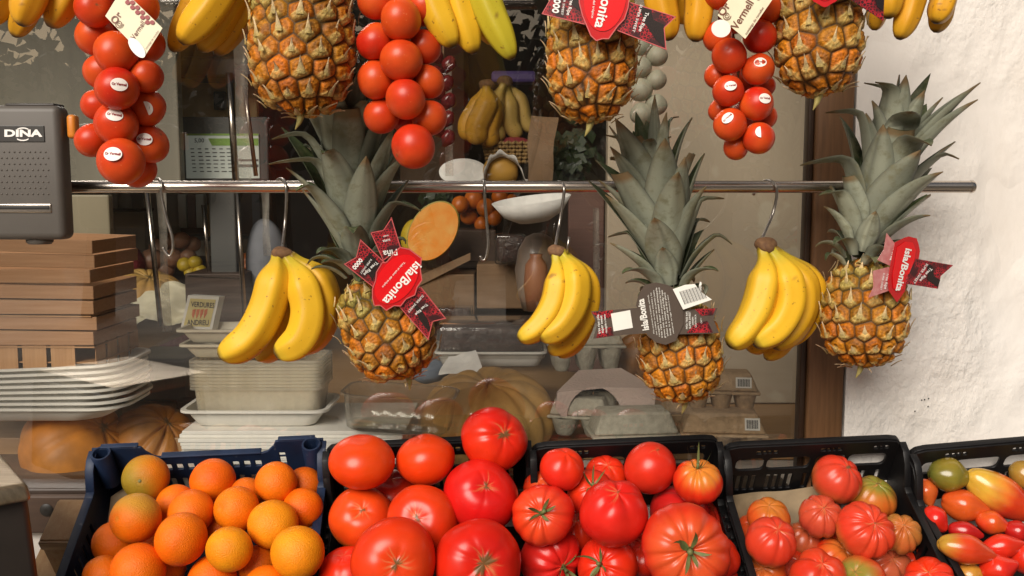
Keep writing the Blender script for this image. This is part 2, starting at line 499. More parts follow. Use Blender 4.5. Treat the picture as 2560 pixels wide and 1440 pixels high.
def calyx(seed, r, dip, squash=.82, n=6, ln=0.55, up=0.25, stub=True):
    rng = np.random.default_rng(seed + 99)
    g = G()
    z0 = r * (squash - dip) + r * .03
    for i in range(n):
        a = 2 * PI * i / n + rng.normal() * .25
        L = r * ln * rng.uniform(.7, 1.25); w = r * .062 * rng.uniform(.7, 1.3)
        curl = (up + .25) * rng.uniform(.3, 2.4); tw = rng.normal() * .5
        pts = []
        for k in range(7):
            t = k / 6
            rad = r * .05 + L * t
            zz = z0 + r * (.06 * math.sin(t * 3.0) + curl * t ** 2 * .5) - r * .02 * t
            aa = a + tw * t * t * .6
            pts.append((Vector((math.cos(aa) * rad, math.sin(aa) * rad, zz)), w * (math.sin(min(t * 1.5 + .25, PI / 2)) * (1 - t ** 2.5) + .04)))
        v = []; f = []
        for p, ww in pts:
            s = Vector((-math.sin(a), math.cos(a), 0)) * ww
            v += [p - s + Vector((0, 0, ww * .35)), p, p + s + Vector((0, 0, ww * .35))]
        for k in range(6):
            for q in range(2):
                f.append((k * 3 + q, k * 3 + q + 1, k * 3 + 4 + q, k * 3 + 3 + q))
        g.add(v, f)
    if stub:
        d = Vector((rng.normal() * .3, rng.normal() * .3, 1)).normalized()
        p0 = Vector((0, 0, z0 - r * .02))
        v, f = tube([p0, p0 + d * r * .1, p0 + d * r * .22], [r * .09, r * .055, r * .065], 8)
        g.add(v, f)
    return g.geo


def orient(axis, roll=0.0):
    "rotation matrix taking local +Z to axis"
    a = Vector(axis).normalized()
    q = Vector((0, 0, 1)).rotation_difference(a)
    return (q.to_matrix() @ Matrix.Rotation(roll, 3, 'Z')).to_4x4()


def view_axis(sx, sy, front=True):
    "direction that shows up at (sx right, sy up) of a ball, towards or away from the camera"
    z = math.sqrt(max(0.0, 1 - sx * sx - sy * sy))
    return RIGHT * sx + UP * sy - FWD * (z if front else -z)


def orange_geo(seed, r, c1=(0.78, 0.22, 0.008), c2=(0.80, 0.28, 0.012), tinge=None, squash=.95, NU=56, NV=40):
    rng = np.random.default_rng(seed)
    th, ph, f = sph_grid(NU, NV)
    b = np.stack([np.sin(th) * np.cos(ph), np.sin(th) * np.sin(ph), np.cos(th)], 1)
    rho = 1 + 0.03 * wob(rng, b, 1.8, 5) + .006 * wob(rng, b, 7, 6)
    v = b * rho[:, None] * r; v[:, 2] *= squash * rng.uniform(.97, 1.07)
    v[:, 2] -= r * .035 * np.exp(-(th / .10) ** 2)
    c = mix(c1, c2, np.clip(.5 + .9 * wob(rng, b, 2.2, 5), 0, 1))
    c = mix(c, c * np.array([.92, .72, .6]), np.clip(wob(rng, b, 5, 6), 0, 1) * .5)
    if tinge is not None:
        c = mix(c, tinge, np.clip(.2 + .7 * wob(rng, b, 2.2, 5) + .3 * (1 - sm(0.2, 1.3, th)), 0, .9))
    c = mix(c, (0.42, 0.25, 0.03), .5 * (1 - sm(.04, .12, th)))
    return (v, f), c


def banana_geo(seed, pts, rmax, neck=0.36, col=(0.80, 0.47, 0.022), green=0.25, n=44, ns=22, tipdark=True, brown=0.0):
    rng = np.random.default_rng(seed)
    c = catmull(pts, n)
    t = np.linspace(0, 1, n)
    prof = neck + (1 - neck) * sm(0.06, 0.34, t)
    endf = np.sqrt(np.clip(1 - ((t - .80) / .205) ** 2, 0, 1)); endf[t < .80] = 1
    prof = prof * np.maximum(endf, .17) * (1 - .14 * sm(.5, 1, t)) * (1 + .025 * np.sin(t * 9 + seed))
    k0 = rng.uniform(0, 6)
    shp = lambda a: 1 + 0.085 * math.cos(5 * (a + k0)) + .02 * math.cos(10 * (a + k0))
    v, f = tube(c, list(prof * rmax), ns, True, shp)
    tt = np.concatenate([np.repeat(t, ns), [0, 1]])
    an = np.concatenate([np.tile(np.arange(ns) * 2 * PI / ns, n), [0, 0]])
    vv = np.array([tuple(p) for p in v])
    nz = wob(rng, vv, 45, 6)
    col_ = np.tile(np.array(col), (len(vv), 1))
    col_ = mix(col_, np.array(col) * np.array([1.0, 1.12, 1.5]), np.clip(.5 + .5 * nz, 0, 1) * .5)
    col_ = mix(col_, (0.42, 0.40, 0.035), np.clip((1 - sm(.03, .30, tt)) * green * 2 + sm(.86, .97, tt) * green, 0, .85))
    ridge = np.clip(np.cos(5 * (an + k0)), 0, 1) ** 14
    col_ = mix(col_, np.array(col) * .62, ridge * .5)
    if brown: col_ = mix(col_, (0.50, 0.22, 0.02), np.clip(sm(.2, 1.0, nz), 0, 1) * brown)
    col_ = mix(col_, (0.10, 0.045, 0.015), (1 - sm(.0, .055, tt)) * .85)
    if tipdark: col_ = mix(col_, (0.05, 0.028, 0.012), sm(.965, .993, tt + .006 * nz))
    for _ in range(7):                        # a few bruises
        i = rng.integers(n // 4, int(n * .9)); a = rng.uniform(0, 2 * PI)
        d = np.hypot((tt - i / n) * 9, ((an - a + PI) % (2 * PI) - PI) * .8)
        col_ = mix(col_, (0.16, 0.07, 0.02), np.clip(1 - sm(.03, .12 * rng.uniform(.4, 1.1), d + .05 * nz), 0, 1) * .7)
    return (vv, f), col_


def pine_body(seed, R, H, green=0.5, NU=250, NV=190, neyes=104):
    """pineapple fruit standing on local z from -H/2 to H/2 (crown end up)"""
    rng = np.random.default_rng(seed)

    def prof(t):
        s = 2 * t - 1
        p = np.where(s < 0, (1 - np.abs(s) ** 2.9), (1 - np.abs(s) ** 3.4))
        return R * np.power(np.clip(p, 0, 1), 1 / 2.3) * (1 - .05 * s) * (1 - .02 * np.cos(7 * t))
    ts = np.linspace(0, 1, 2001)
    rr = prof(ts)
    ds = np.sqrt(np.gradient(rr) ** 2 + np.gradient(ts * H) ** 2) * rr
    cum = np.cumsum(ds); cum /= cum[-1]
    area = 2 * PI * np.sum(np.sqrt(np.gradient(rr) ** 2 + np.gradient(ts * H) ** 2) * rr)
    s = math.sqrt(area / neyes / .866)
    # eyes in staggered rows with a slow spiral twist
    al = np.cumsum(np.sqrt(np.gradient(rr) ** 2 + np.gradient(ts * H) ** 2)); al -= al[0]
    NC = 12
    pitch = s * s * .866 * NC / (2 * PI * R * .985)
    nr = int(round(al[-1] / pitch)); pitch = al[-1] / nr
    te = []; ae = []
    for i_ in range(nr):
        tv = float(np.interp((i_ + .5) * pitch, al, ts)); rv = float(prof(np.array([tv]))[0])
        nc = NC if rv > .5 * R else max(4, int(NC * rv / R * 1.6))
        for j_ in range(nc):
            te.append(tv + (j_ / nc - .5) * pitch / H * .9); ae.append((j_ + (.5 if i_ % 2 else 0)) * 2 * PI / nc + seed + i_ * .07)
    te = np.clip(np.array(te), .003, .997); ae = np.array(ae); neyes = len(te)
    re = prof(te)
    eyes = np.stack([re * np.cos(ae), re * np.sin(ae), (te - .5) * H], 1)
    eyes += rng.normal(size=eyes.shape) * .0017
    # surface grid with even arclength
    arc = np.cumsum(np.sqrt(np.gradient(rr) ** 2 + np.gradient(ts * H) ** 2)); arc = (arc - arc[0]) / (arc[-1] - arc[0])
    tg = np.interp(np.linspace(0.0, 1.0, NV), arc, ts)
    tt = np.repeat(tg, NU); aa = np.tile(np.arange(NU) * 2 * PI / NU, NV)
    r0 = prof(tt)
    p0 = np.stack([r0 * np.cos(aa), r0 * np.sin(aa), (tt - .5) * H], 1)
    # normals
    dr = (prof(np.clip(tt + .004, 0, 1)) - prof(np.clip(tt - .004, 0, 1))) / (np.clip(tt + .004, 0, 1) - np.clip(tt - .004, 0, 1))
    nn = np.stack([np.cos(aa), np.sin(aa), -dr / H], 1); nn /= np.linalg.norm(nn, axis=1)[:, None]
    d = np.linalg.norm(p0[:, None, :] - eyes[None], axis=2)
    i1 = np.argmin(d, 1); d1 = d[np.arange(len(d)), i1]
    d[np.arange(len(d)), i1] = 9; d2 = d.min(1)
    e = (d2 - d1) / s
    rel = (p0 - eyes[i1]) / s
    up_t = np.cross(np.stack([-np.sin(aa), np.cos(aa), 0 * aa], 1), nn); up_t *= np.sign(up_t[:, 2:3] + 1e-9) * -1 * -1
    tang = np.stack([-np.sin(aa), np.cos(aa), 0 * aa], 1)
    du = np.einsum('ij,ij->i', rel, tang)
    upv = np.cross(nn, tang)
    dv = np.einsum('ij,ij->i', rel, upv)
    sg = np.where(upv[:, 2] >= 0, 1, -1); dv = dv * sg
    ang = np.arctan2(dv, du); q = d1 / s
    rnd = rng.uniform(0, 1, neyes)[i1]
    fib = np.sin(ang * 13 + rnd * 20 + q * 6) * .5 + np.sin(ang * 23 + rnd * 50) * .5
    dome = sm(.0, .30, e) * (1 - .75 * sm(.42, .66, q)) * (1 - .10 * sm(.0, .4, -dv))
    h = .0046 * dome * (R / .058) - .0024 * np.exp(-((q - .0) / .10) ** 2) + .0012 * np.exp(-((q - .2) / .07) ** 2)
    h += .0007 * fib * sm(.08, .3, e)
    fanw = np.clip(.10 - dv * .95, .02, .5)
    fan = sm(0, .10, -dv + .10) * (1 - sm(fanw * .8, fanw * 1.25, np.abs(du))) * sm(.02, .16, e)
    h += .0012 * fan
    v = p0 + nn * h[:, None]
    z = tt + .06 * wob(rng, p0, 30, 5)
    org = mix((0.60, 0.15, 0.004), (0.54, 0.20, 0.008), rnd)
    olive = mix((0.36, 0.165, 0.010), (0.24, 0.165, 0.022), rnd)
    gz = np.clip((sm(.12, .95, z) * green * 1.5) * (.55 + .9 * rnd), 0, 1)
    c = mix(org, olive, gz)
    c = c * (.72 + .5 * rng.uniform(0, 1, neyes)[i1])[:, None]
    c = mix(c, (0.30, 0.11, 0.02), np.clip(.75 * wob(rng, p0, 260, 6) - .15, 0, .8))
    c = mix(c, c * .55, np.clip(np.exp(-((q - .30) / .05) ** 2) * .8 + np.exp(-((q - .07) / .05) ** 2) * .9, 0, 1))
    c = mix(c, c * 1.35, np.clip(fib, 0, 1) * .65)
    pale = mix((0.78, 0.56, 0.20), (0.58, 0.52, 0.15), np.clip(gz + .2, 0, 1))
    c = mix(c, pale, fan * (.45 + .5 * np.clip(fib, 0, 1)))
    edge = mix((0.055, 0.018, 0.005), (0.034, 0.032, 0.008), np.clip(gz + .3, 0, 1))
    c = mix(edge, c, np.minimum(sm(.0, .17, e), 1 - .7 * sm(.48, .64, q)))
    f = []
    for i in range(NV - 1):
        a = i * NU
        for kk in range(NU):
            k2 = (kk + 1) % NU
            f.append((a + kk, a + k2, a + NU + k2, a + NU + kk))
    g = G(); g.add(v, f, c)
    # bracts: dry pointed scales
    for j in range(neyes):
        t = te[j]; a = ae[j]
        if t < .004 or t > .996: continue
        n = np.array([math.cos(a), math.sin(a), -float(np.interp(t, ts, np.gradient(rr, ts))) / H]); n /= np.linalg.norm(n)
        tg_ = np.array([-math.sin(a), math.cos(a), 0.0]); u = np.cross(n, tg_); u *= 1 if u[2] >= 0 else -1
        L = s * rng.uniform(.5, .85); w = s * rng.uniform(.13, .2); lift = s * rng.uniform(.05, .32)
        sk = rng.normal() * .12
        bv = []; bc = []
        for q_ in range(6):
            x = q_ / 5
            ww = w * (1 - x) ** 1.2 * (1 if x > .1 else .75) + .0002
            ctr = eyes[j] - u * (s * .24) + u * L * x + tg_ * (sk * L * x) + n * (.0070 * (R / .058) + lift * x ** 2.2)
            for sgn in (-1, 0, 1):
                bv.append(ctr + tg_ * ww * sgn + n * (.0012 if sgn == 0 else 0))
                bc.append(mix((0.46, 0.34, 0.10), (0.80, 0.58, 0.36), np.array([x]))[0] * rng.uniform(.75, 1.1))
        bf = []
        for q_ in range(5):
            for w_ in range(2):
                bf.append((q_ * 3 + w_, q_ * 3 + w_ + 1, q_ * 3 + 4 + w_, q_ * 3 + 3 + w_))
        g.add(bv, bf, bc)
    return g.geo, g.cols()


def leaf_mat(name):
    m = bpy.data.materials.new(name); m.use_nodes = True
    nt = m.node_tree; N = nt.nodes; L = nt.links; b = N['Principled BSDF']
    a = N.new('ShaderNodeAttribute'); a.attribute_name = 'col'
    tc = N.new('ShaderNodeTexCoord')
    n1 = N.new('ShaderNodeTexNoise'); n1.inputs['Scale'].default_value = 55; n1.inputs['Detail'].default_value = 6
    n1.inputs['Roughness'].default_value = .7
    L.new(tc.outputs['Object'], n1.inputs['Vector'])
    r = N.new('ShaderNodeMapRange'); r.inputs[1].default_value = .50; r.inputs[2].default_value = .66; r.inputs[4].default_value = .7
    L.new(n1.outputs['Fac'], r.inputs[0])
    mx = N.new('ShaderNodeMix'); mx.data_type = 'RGBA'
    L.new(r.outputs[0], mx.inputs[0]); L.new(a.outputs['Color'], mx.inputs[6]); mx.inputs[7].default_value = (0.16, 0.15, 0.08, 1)
    L.new(mx.outputs[2], b.inputs['Base Color'])
    b.inputs['Roughness'].default_value = .55; b.inputs['Specular IOR Level'].default_value = .35
    n2 = N.new('ShaderNodeTexNoise'); n2.inputs['Scale'].default_value = 300
    L.new(tc.outputs['Object'], n2.inputs['Vector'])
    bp = N.new('ShaderNodeBump'); bp.inputs['Strength'].default_value = .25; bp.inputs['Distance'].default_value = .001
    L.new(n2.outputs['Fac'], bp.inputs['Height']); L.new(bp.outputs[0], b.inputs['Normal'])
    return m


M['leaf'] = leaf_mat('pineapple leaf')


def pine_crown(seed, H=0.25, N=58, wmax=0.055, lean=(0, 0), spread=1.0, tone=1.0):
    """crown growing from local origin along +z; leaves are closed thin blades with a pale outer and a green inner face"""
    rng = np.random.default_rng(seed)
    g = G()
    core = H * .46
    for i in range(N):
        x = i / (N - 1)
        a = i * 2.399963 + rng.normal() * .18 + seed
        zb = core * x ** 1.1
        rb = .021 * (1 - .72 * x)
        L = (H * (.15 + .43 * sm(0, .62, x))) * rng.uniform(.84, 1.14)
        if x > .85: L *= .9
        w = wmax * (.42 + .58 * sm(0, .5, x)) * rng.uniform(.85, 1.1) * (1 - .35 * sm(.8, 1, x))
        el0 = math.radians((36 + 49 * x ** .6) + rng.normal() * 4)
        el0 = el0 if spread == 1 else PI / 2 - (PI / 2 - el0) * spread
        bend = math.radians(rng.uniform(4, 36) * (1.3 - .7 * x)) * spread
        if x < .2: bend = math.radians(rng.uniform(60, 130))
        tend = rng.uniform(.72, .9) if rng.random() < .22 and x > .3 else 1.0
        d = np.array([math.cos(a), math.sin(a), 0]); tg = np.array([-math.sin(a), math.cos(a), 0]); zz = np.array([0, 0, 1.0])
        twist = rng.normal() * .25
        strp = 1 + rng.normal(size=9) * .13
        kink = rng.uniform(.55, .9) if rng.random() < .3 else 2
        ns, nw = 17, 9
        ctr = d * rb + zz * zb
        cupk = rng.uniform(.22, .42)
        outer = []; inner = []; oc = []; ic = []
        pos = ctr.copy()
        pale = np.array([0.285, 0.30, 0.225]) * tone * rng.uniform(.8, 1.12)
        grn = np.array([0.030, 0.042, 0.015]) * rng.uniform(.7, 1.4)
        for k in range(ns):
            t = k / (ns - 1) * tend
            el = el0 - bend * t ** 1.8 - (1.1 * sm(kink, kink + .15, t) if kink < 2 else 0)
            dirv = d * math.cos(el) + zz * math.sin(el) + tg * twist * t * .3
            nrm = -d * math.sin(el) + zz * math.cos(el)       # towards the axis (adaxial)
            if k: pos = pos + dirv * (L * tend / (ns - 1))
            ww = w * .5 * (.62 + .38 * sm(0, .42, t)) * max(1 - t ** 2.6, 0.012) ** .9
            for q in range(nw):
                s = q / (nw - 1) * 2 - 1
                p = pos + tg * (ww * s) + nrm * (ww * cupk * (s * s))
                th_ = .0011 * (1 - .9 * abs(s)) + .00012
                outer.append(p - nrm * th_); inner.append(p + nrm * th_ * .5)
                stripe = strp[q] * (1 + .05 * math.sin(t * 17 + i))
                co = pale * stripe
                co = co * (1 - .35 * sm(.0, .18, .18 - t + .0)) if t < .18 else co  # base shading painted into the leaf colour
                if t > (.88 * tend if tend < 1 else .93): co = np.array([0.22, 0.15, 0.075])
                edge = abs(s) > .9
                oc.append(co * (.55 if edge else 1)); ic.append(grn * stripe * (1.0 + .4 * t))
        n0 = ns * nw
        f = []
        for k in range(ns - 1):
            for q in range(nw - 1):
                A = k * nw + q
                f.append((A, A + 1, A + nw + 1, A + nw))
                f.append((n0 + A, n0 + A + nw, n0 + A + nw + 1, n0 + A + 1))
        for k in range(ns - 1):
            A = k * nw; f.append((A, A + nw, n0 + A + nw, n0 + A))
            A = k * nw + nw - 1; f.append((A, n0 + A, n0 + A + nw, A + nw))
        v = np.array(outer + inner)
        if lean != (0, 0):
            k_ = (np.clip(v[:, 2], 0, None) / H) ** 1.6 * H
            v[:, 0] += lean[0] * k_; v[:, 1] += lean[1] * k_
        g.add(v, f, oc + ic)
    return g.geo, g.cols()
# ------------------------------------------------------------------ world, light
SUN_EL = math.radians(33); SUN_AZ = math.radians(203)     # direction the light comes from
w = bpy.data.worlds.new('World'); scene.world = w; w.use_nodes = True
nt = w.node_tree; bg = nt.nodes['Background']
sky = nt.nodes.new('ShaderNodeTexSky'); sky.sky_type = 'NISHITA'; sky.sun_disc = False
sky.sun_elevation = SUN_EL; sky.sun_rotation = SUN_AZ; sky.dust_density = 4.0; sky.air_density = 1.0
tint = nt.nodes.new('ShaderNodeMix'); tint.data_type = 'RGBA'; tint.blend_type = 'MULTIPLY'; tint.inputs[0].default_value = 1
tint.inputs[7].default_value = (1.0, 0.88, 0.73, 1)      # warm hazy white balance
nt.links.new(sky.outputs[0], tint.inputs[6]); nt.links.new(tint.outputs[2], bg.inputs['Color'])
bg.inputs['Strength'].default_value = 0.066

sd = bpy.data.lights.new('sun', 'SUN'); sd.energy = 4.25; sd.angle = math.radians(36); sd.color = (1.0, 0.955, 0.885)
sun = bpy.data.objects.new('sun', sd); COL.objects.link(sun); sun.location = (-2, -6, 6)
# sky azimuth is measured from +Y clockwise
sdir = Vector((math.sin(SUN_AZ) * math.cos(SUN_EL), math.cos(SUN_AZ) * math.cos(SUN_EL), math.sin(SUN_EL)))
sun.rotation_euler = sdir.to_track_quat('Z', 'Y').to_euler()

scene.view_settings.view_transform = 'Standard'
scene.view_settings.look = 'None'
scene.view_settings.exposure = 0
scene.cycles.transparent_max_bounces = 24
scene.cycles.max_bounces = 8
scene.cycles.use_denoising = True

# ------------------------------------------------------------------ ground, walls, window
def stucco_mat():
    m = bpy.data.materials.new('white stucco'); m.use_nodes = True
    nt = m.node_tree; N = nt.nodes; L = nt.links; b = N['Principled BSDF']
    tc = N.new('ShaderNodeTexCoord')
    def ns(scale, det, rough=.55, st=None):
        n = N.new('ShaderNodeTexNoise'); n.inputs['Scale'].default_value = scale; n.inputs['Detail'].default_value = det
        n.inputs['Roughness'].default_value = rough
        if st:
            mp = N.new('ShaderNodeMapping'); mp.inputs['Scale'].default_value = st
            mp.inputs['Rotation'].default_value = (0, math.radians(35), 0)
            L.new(tc.outputs['Object'], mp.inputs['Vector']); L.new(mp.outputs[0], n.inputs['Vector'])
        else: L.new(tc.outputs['Object'], n.inputs['Vector'])
        return n
    big = ns(2.2, 3); r = N.new('ShaderNodeMapRange'); r.inputs[1].default_value = .3; r.inputs[2].default_value = .7
    L.new(big.outputs['Fac'], r.inputs[0])
    mx = N.new('ShaderNodeMix'); mx.data_type = 'RGBA'
    mx.inputs[6].default_value = (0.71, 0.66, 0.605, 1); mx.inputs[7].default_value = (0.67, 0.64, 0.605, 1)
    L.new(r.outputs[0], mx.inputs[0])
    st = ns(6, 8, .7, (1, 1, .35)); rs = N.new('ShaderNodeMapRange'); rs.inputs[1].default_value = .55; rs.inputs[2].default_value = .80; rs.inputs[4].default_value = .38
    L.new(st.outputs['Fac'], rs.inputs[0])
    mg = N.new('ShaderNodeMix'); mg.data_type = 'RGBA'; L.new(rs.outputs[0], mg.inputs[0]); L.new(mx.outputs[2], mg.inputs[6]); mg.inputs[7].default_value = (.44, .38, .31, 1)
    L.new(mg.outputs[2], b.inputs['Base Color'])
    b.inputs['Roughness'].default_value = .85; b.inputs['Specular IOR Level'].default_value = .2
    n1 = ns(30, 7, .62, (1.3, 1, .75)); n2 = ns(11, 3); n3 = ns(140, 4)
    a1 = N.new('ShaderNodeMath'); a1.operation = 'MULTIPLY_ADD'; a1.inputs[1].default_value = 1.6
    L.new(n2.outputs['Fac'], a1.inputs[0]); L.new(n1.outputs['Fac'], a1.inputs[2])
    a2 = N.new('ShaderNodeMath'); a2.operation = 'MULTIPLY_ADD'; a2.inputs[1].default_value = .18
    L.new(n3.outputs['Fac'], a2.inputs[0]); L.new(a1.outputs[0], a2.inputs[2])
    n4 = ns(5.5, 3, .5, (1, 1, .6)); r4 = N.new('ShaderNodeMapRange'); r4.inputs[1].default_value = .38; r4.inputs[2].default_value = .66; r4.inputs[3].default_value = .12
    L.new(n4.outputs['Fac'], r4.inputs[0])
    a3 = N.new('ShaderNodeMath'); a3.operation = 'MULTIPLY'; L.new(a2.outputs[0], a3.inputs[0]); L.new(r4.outputs[0], a3.inputs[1])
    bp = N.new('ShaderNodeBump'); bp.inputs['Strength'].default_value = 1.0; bp.inputs['Distance'].default_value = .009
    L.new(a3.outputs[0], bp.inputs['Height']); L.new(bp.outputs[0], b.inputs['Normal'])
    return m
M['stucco'] = stucco_mat()
M['pavement'] = pbr('stone pavement', color=(0.42, 0.36, 0.29), rough=0.8, var=0.88, vscale=1.5, bump=0.2, bscale=30, bdist=0.004)  # bright and dark patches painted in as sunlit spots for the reflection
M['facade'] = pbr('cream facade', color=(0.55, 0.46, 0.36), rough=0.8, var=0.2, vscale=1)
M['shutter'] = pbr('green shutter', color=(0.05, 0.07, 0.04), rough=0.6, var=0.2, vscale=8)

YW = 0.115          # wall face
YG = 0.14           # glass
tag(mesh_obj('ground', ([(-40, -60, 0), (40, -60, 0), (40, 40, 0), (-40, 40, 0)], [(0, 1, 2, 3)]), M['pavement'], smooth=False), kind='structure')

xo = P(2127, 640, YW).x                     # wall / frame boundary
wall = G()
for b_ in ((xo + 1.5, YW + .125, 1.5, 3.0, .25, 3.0), (-2.6, YW + .125, 1.5, 2.0, .25, 3.0),
           ((xo - 1.6) / 2, YW + .125, .455, xo + 1.6, .25, .91), ((xo - 1.6) / 2, YW + .125, 2.55, xo + 1.6, .25, .9)):
    wall.add(*box(*b_))
tag(mesh_obj('wall', wall.geo, M['stucco'], smooth=False), 'rough white stucco wall right of the shop window', 'wall', kind='structure')

# window: frame of brown wood, dark bead, one large pane
win = empty('shop_window', (0, YG, .93), 'large shop window with brown wooden frame and reflecting glass pane', 'window')
zb, zt = .912, 2.098
fw = xo - P(2028, 640, YW).x
mesh_obj('window_frame', box(xo - fw / 2 + .0 - .001, YW + .0125, (zb + zt) / 2, fw - .004, .030, zt - zb - .002, .004), M['frame_wood'], win, world=True)
fb = G()
fb.add(*box(xo - fw - .0045, YW + .016, (zb + zt) / 2, .009, .022, zt - zb - .004, .002))
fb.add(*box(-.60, YW + .035, zb + .014, 2 * (xo - fw - .016 + .60), .07, .026, .003))
mesh_obj('glazing_bead', fb.geo, M['frame_dark'], win, world=True)
x1 = xo - fw - .006
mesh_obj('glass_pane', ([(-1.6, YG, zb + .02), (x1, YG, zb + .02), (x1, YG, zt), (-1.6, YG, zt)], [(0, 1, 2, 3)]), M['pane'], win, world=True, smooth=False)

# nail holes in the stucco
for (px, py) in ((2304, 1000), (2311, 999), (2321, 996), (2320, 1016), (2287, 1028)):
    p = P(px, py, YW - .0008)
    mesh_obj('nail_hole', xf(lathe([(0.0001, 0), (.0009, .0002), (.0012, 0.0006)], 8), Matrix.Rotation(PI / 2, 4, 'X')), M['black_print'], bpy.data.objects['wall'], loc=p)

# steel rails
def rail(name, py, y, px0, px1, rad, label):
    a = P(px0, py, y); b = P(px1, py, y); zc = P(1280, py, y).z
    r = empty(name, (a.x, y, zc), label, 'rail')
    v, f = tube([(a.x, y, zc), (b.x, y, zc)], rad, 32, False)
    g = G(); g.add(v, f)
    mesh_obj('tube', g.geo, M['steel'], r, world=True, sharp=40)
    e = lathe([(rad, 0), (rad * 1.06, .0005), (rad * 1.06, .004), (rad * .9, .006), (.0005, .0065)], 32)
    mesh_obj('end_cap', xf(e, Matrix.Translation((b.x, y, zc)) @ Matrix.Rotation(PI / 2, 4, 'Y')), M['steel'], r, world=True, sharp=40)
    for bx in (P(px1 - 190, py, y).x, P(px0 + 60, py, y).x):
        v, f = tube([(bx, y + .0, zc), (bx, YW if bx > 0.4 else YG, zc)], .005, 12)
        mesh_obj('bracket', (v, f), M['steel'], r, world=True)
    return zc
ZR = rail('steel_rail', 467, 0.0, -140, 2424, .0082, 'long horizontal steel rail running across the shop window')

# the street behind the camera, seen only as a reflection in the glass
fa = G()
fa.add(*box(0, -16, 1.75, 40, .4, 3.5))
fac = mesh_obj('building_facade', fa.geo, M['facade'], smooth=False)
tag(fac, 'cream building front across the street, reflected in the glass', 'building', kind='structure')
for i in range(7):
    sx = -9 + i * 3
    mesh_obj('shutter', box(sx, -15.78, 1.5 if i % 2 else 2.0, 1.1, .04, 2.2 if i % 2 else 1.6), M['shutter'], fac, world=True)

# unseen trees added to cut the sky haze mirrored in the pane
M['bark'] = pbr('tree bark', color=(.06, .045, .03), rough=.9, var=.5, vscale=12)
M['tree_leaf'] = pbr('tree leaves', color=(.035, .05, .016), rough=.6, var=.5, vscale=9)
def sky_block_tree(x, y, h, seed, label):
    rng = random.Random(seed)
    r = empty('sky_block_tree', (x, y, 0), label, 'tree', 'trees added across the street')
    pts = [(0, 0, 0), (rng.uniform(-.1, .1), 0, h * .3), (rng.uniform(-.2, .2), .1, h * .6), (rng.uniform(-.3, .3), 0, h * .85)]
    g = G(); g.add(*tube(catmull(pts, 14), list(np.linspace(.17, .06, 14)), 10))
    for k in range(5):
        a = rng.uniform(0, 6.28); b = Vector((math.cos(a) * 1.1, math.sin(a) * 1.1, h * rng.uniform(.7, .95)))
        g.add(*tube([Vector(pts[1]) + Vector((0, 0, .3 * k)), (Vector(pts[2]) + b) / 2, b], [.06, .04, .015], 7))
    mesh_obj('trunk', g.geo, M['bark'], r)
    c = G()
    for k in range(1500):
        a = rng.uniform(0, 6.28); q = rng.random() ** .5; el = rng.uniform(-1, 1)
        p = Vector((math.cos(a) * 1.5 * q, math.sin(a) * 1.3 * q, h * .72 + el * 1.15 * math.sqrt(max(0, 1 - q * q * .8))))
        if math.sin(p.x * 4 + seed) + math.sin(p.z * 5 + p.y * 3) < -.5: continue
        d = Vector((rng.gauss(0, 1), rng.gauss(0, 1), rng.gauss(0, 1))).normalized(); e = d.orthogonal().normalized()
        L = rng.uniform(.12, .24)
        c.add([p, p + d * L * .5 + e * L * .3, p + d * L, p + d * L * .5 - e * L * .3], [(0, 1, 2, 3)])
    mesh_obj('crown', c.geo, M['tree_leaf'], r, smooth=False)
for i, (x, y, h) in enumerate(((-4.4, -8.5, 3.6), (-2.2, -7.6, 3.3), (.1, -8.2, 3.5), (1.9, -7.4, 3.2), (4.0, -8.8, 3.7))):
    sky_block_tree(x, y, h, i + 2, ('leftmost', 'second', 'middle', 'fourth', 'rightmost')[i] + ' tree of the row added to dim the sky mirrored in the window')

# interior shell: counter, back wall, side panels
def plane_box(name, px0, py0, px1, py1, y, th, mat, **kw):
    a = P(px0, py0, y); b = P(px1, py1, y)
    zc = (a.z + b.z) / 2
    o = mesh_obj(name, box((a.x + b.x) / 2, y + th / 2, zc, abs(b.x - a.x), th, abs(a.z - b.z), kw.pop('bev', .002)), mat, smooth=False, world=True, loc=((a.x + b.x) / 2, y + th / 2, min(a.z, b.z)))
    return tag(o, **kw)
ZC = .952                                      # counter top inside
tag(mesh_obj('counter', box(-.2, 1.27, ZC - .02, 3.4, 1.82, .04, .002), M['counter_wood'], smooth=False), 'pale wooden counter top inside the shop behind the glass', 'counter', kind='structure')
tag(mesh_obj('shop_back_wall', box(-.2, 2.25, 1.5, 4.4, .1, 3.0), M['shop_wall'], smooth=False), kind='structure')
tag(mesh_obj('shop_ceiling', box(-.2, 1.46, 2.85, 4.4, 1.7, .1), M['shop_wall'], smooth=False), kind='structure')  # unseen ceiling, cut short so the back darkens and the front stays skylit
for sx in (-2.35, 1.65):
    tag(mesh_obj('shop_side_wall', box(sx, 1.3, 1.4, .1, 2.0, 2.8), M['shop_wall'], smooth=False), kind='structure')
a = P(1518, 500, .62); b = P(2200, 500, .62)
tag(mesh_obj('beige_partition', box((a.x + b.x) / 2, .64, (ZC + .002 + 2.4) / 2, b.x - a.x, .04, 2.4 - ZC - .002, .003), M['beige_panel'], smooth=False), 'plain beige partition behind the glass on the right', 'partition', kind='structure')
a = P(-700, 500, .50); b = P(272, 500, .50)
tag(mesh_obj('olive_partition', box((a.x + b.x) / 2, .51, (ZC + .002 + 1.38) / 2, b.x - a.x, .02, 1.38 - ZC - .002, .003), M['olive_panel'], smooth=False), 'low olive partition panel behind the wooden punnets', 'partition', kind='structure')
a = P(-900, 500, .80); b = P(452, 500, .80)
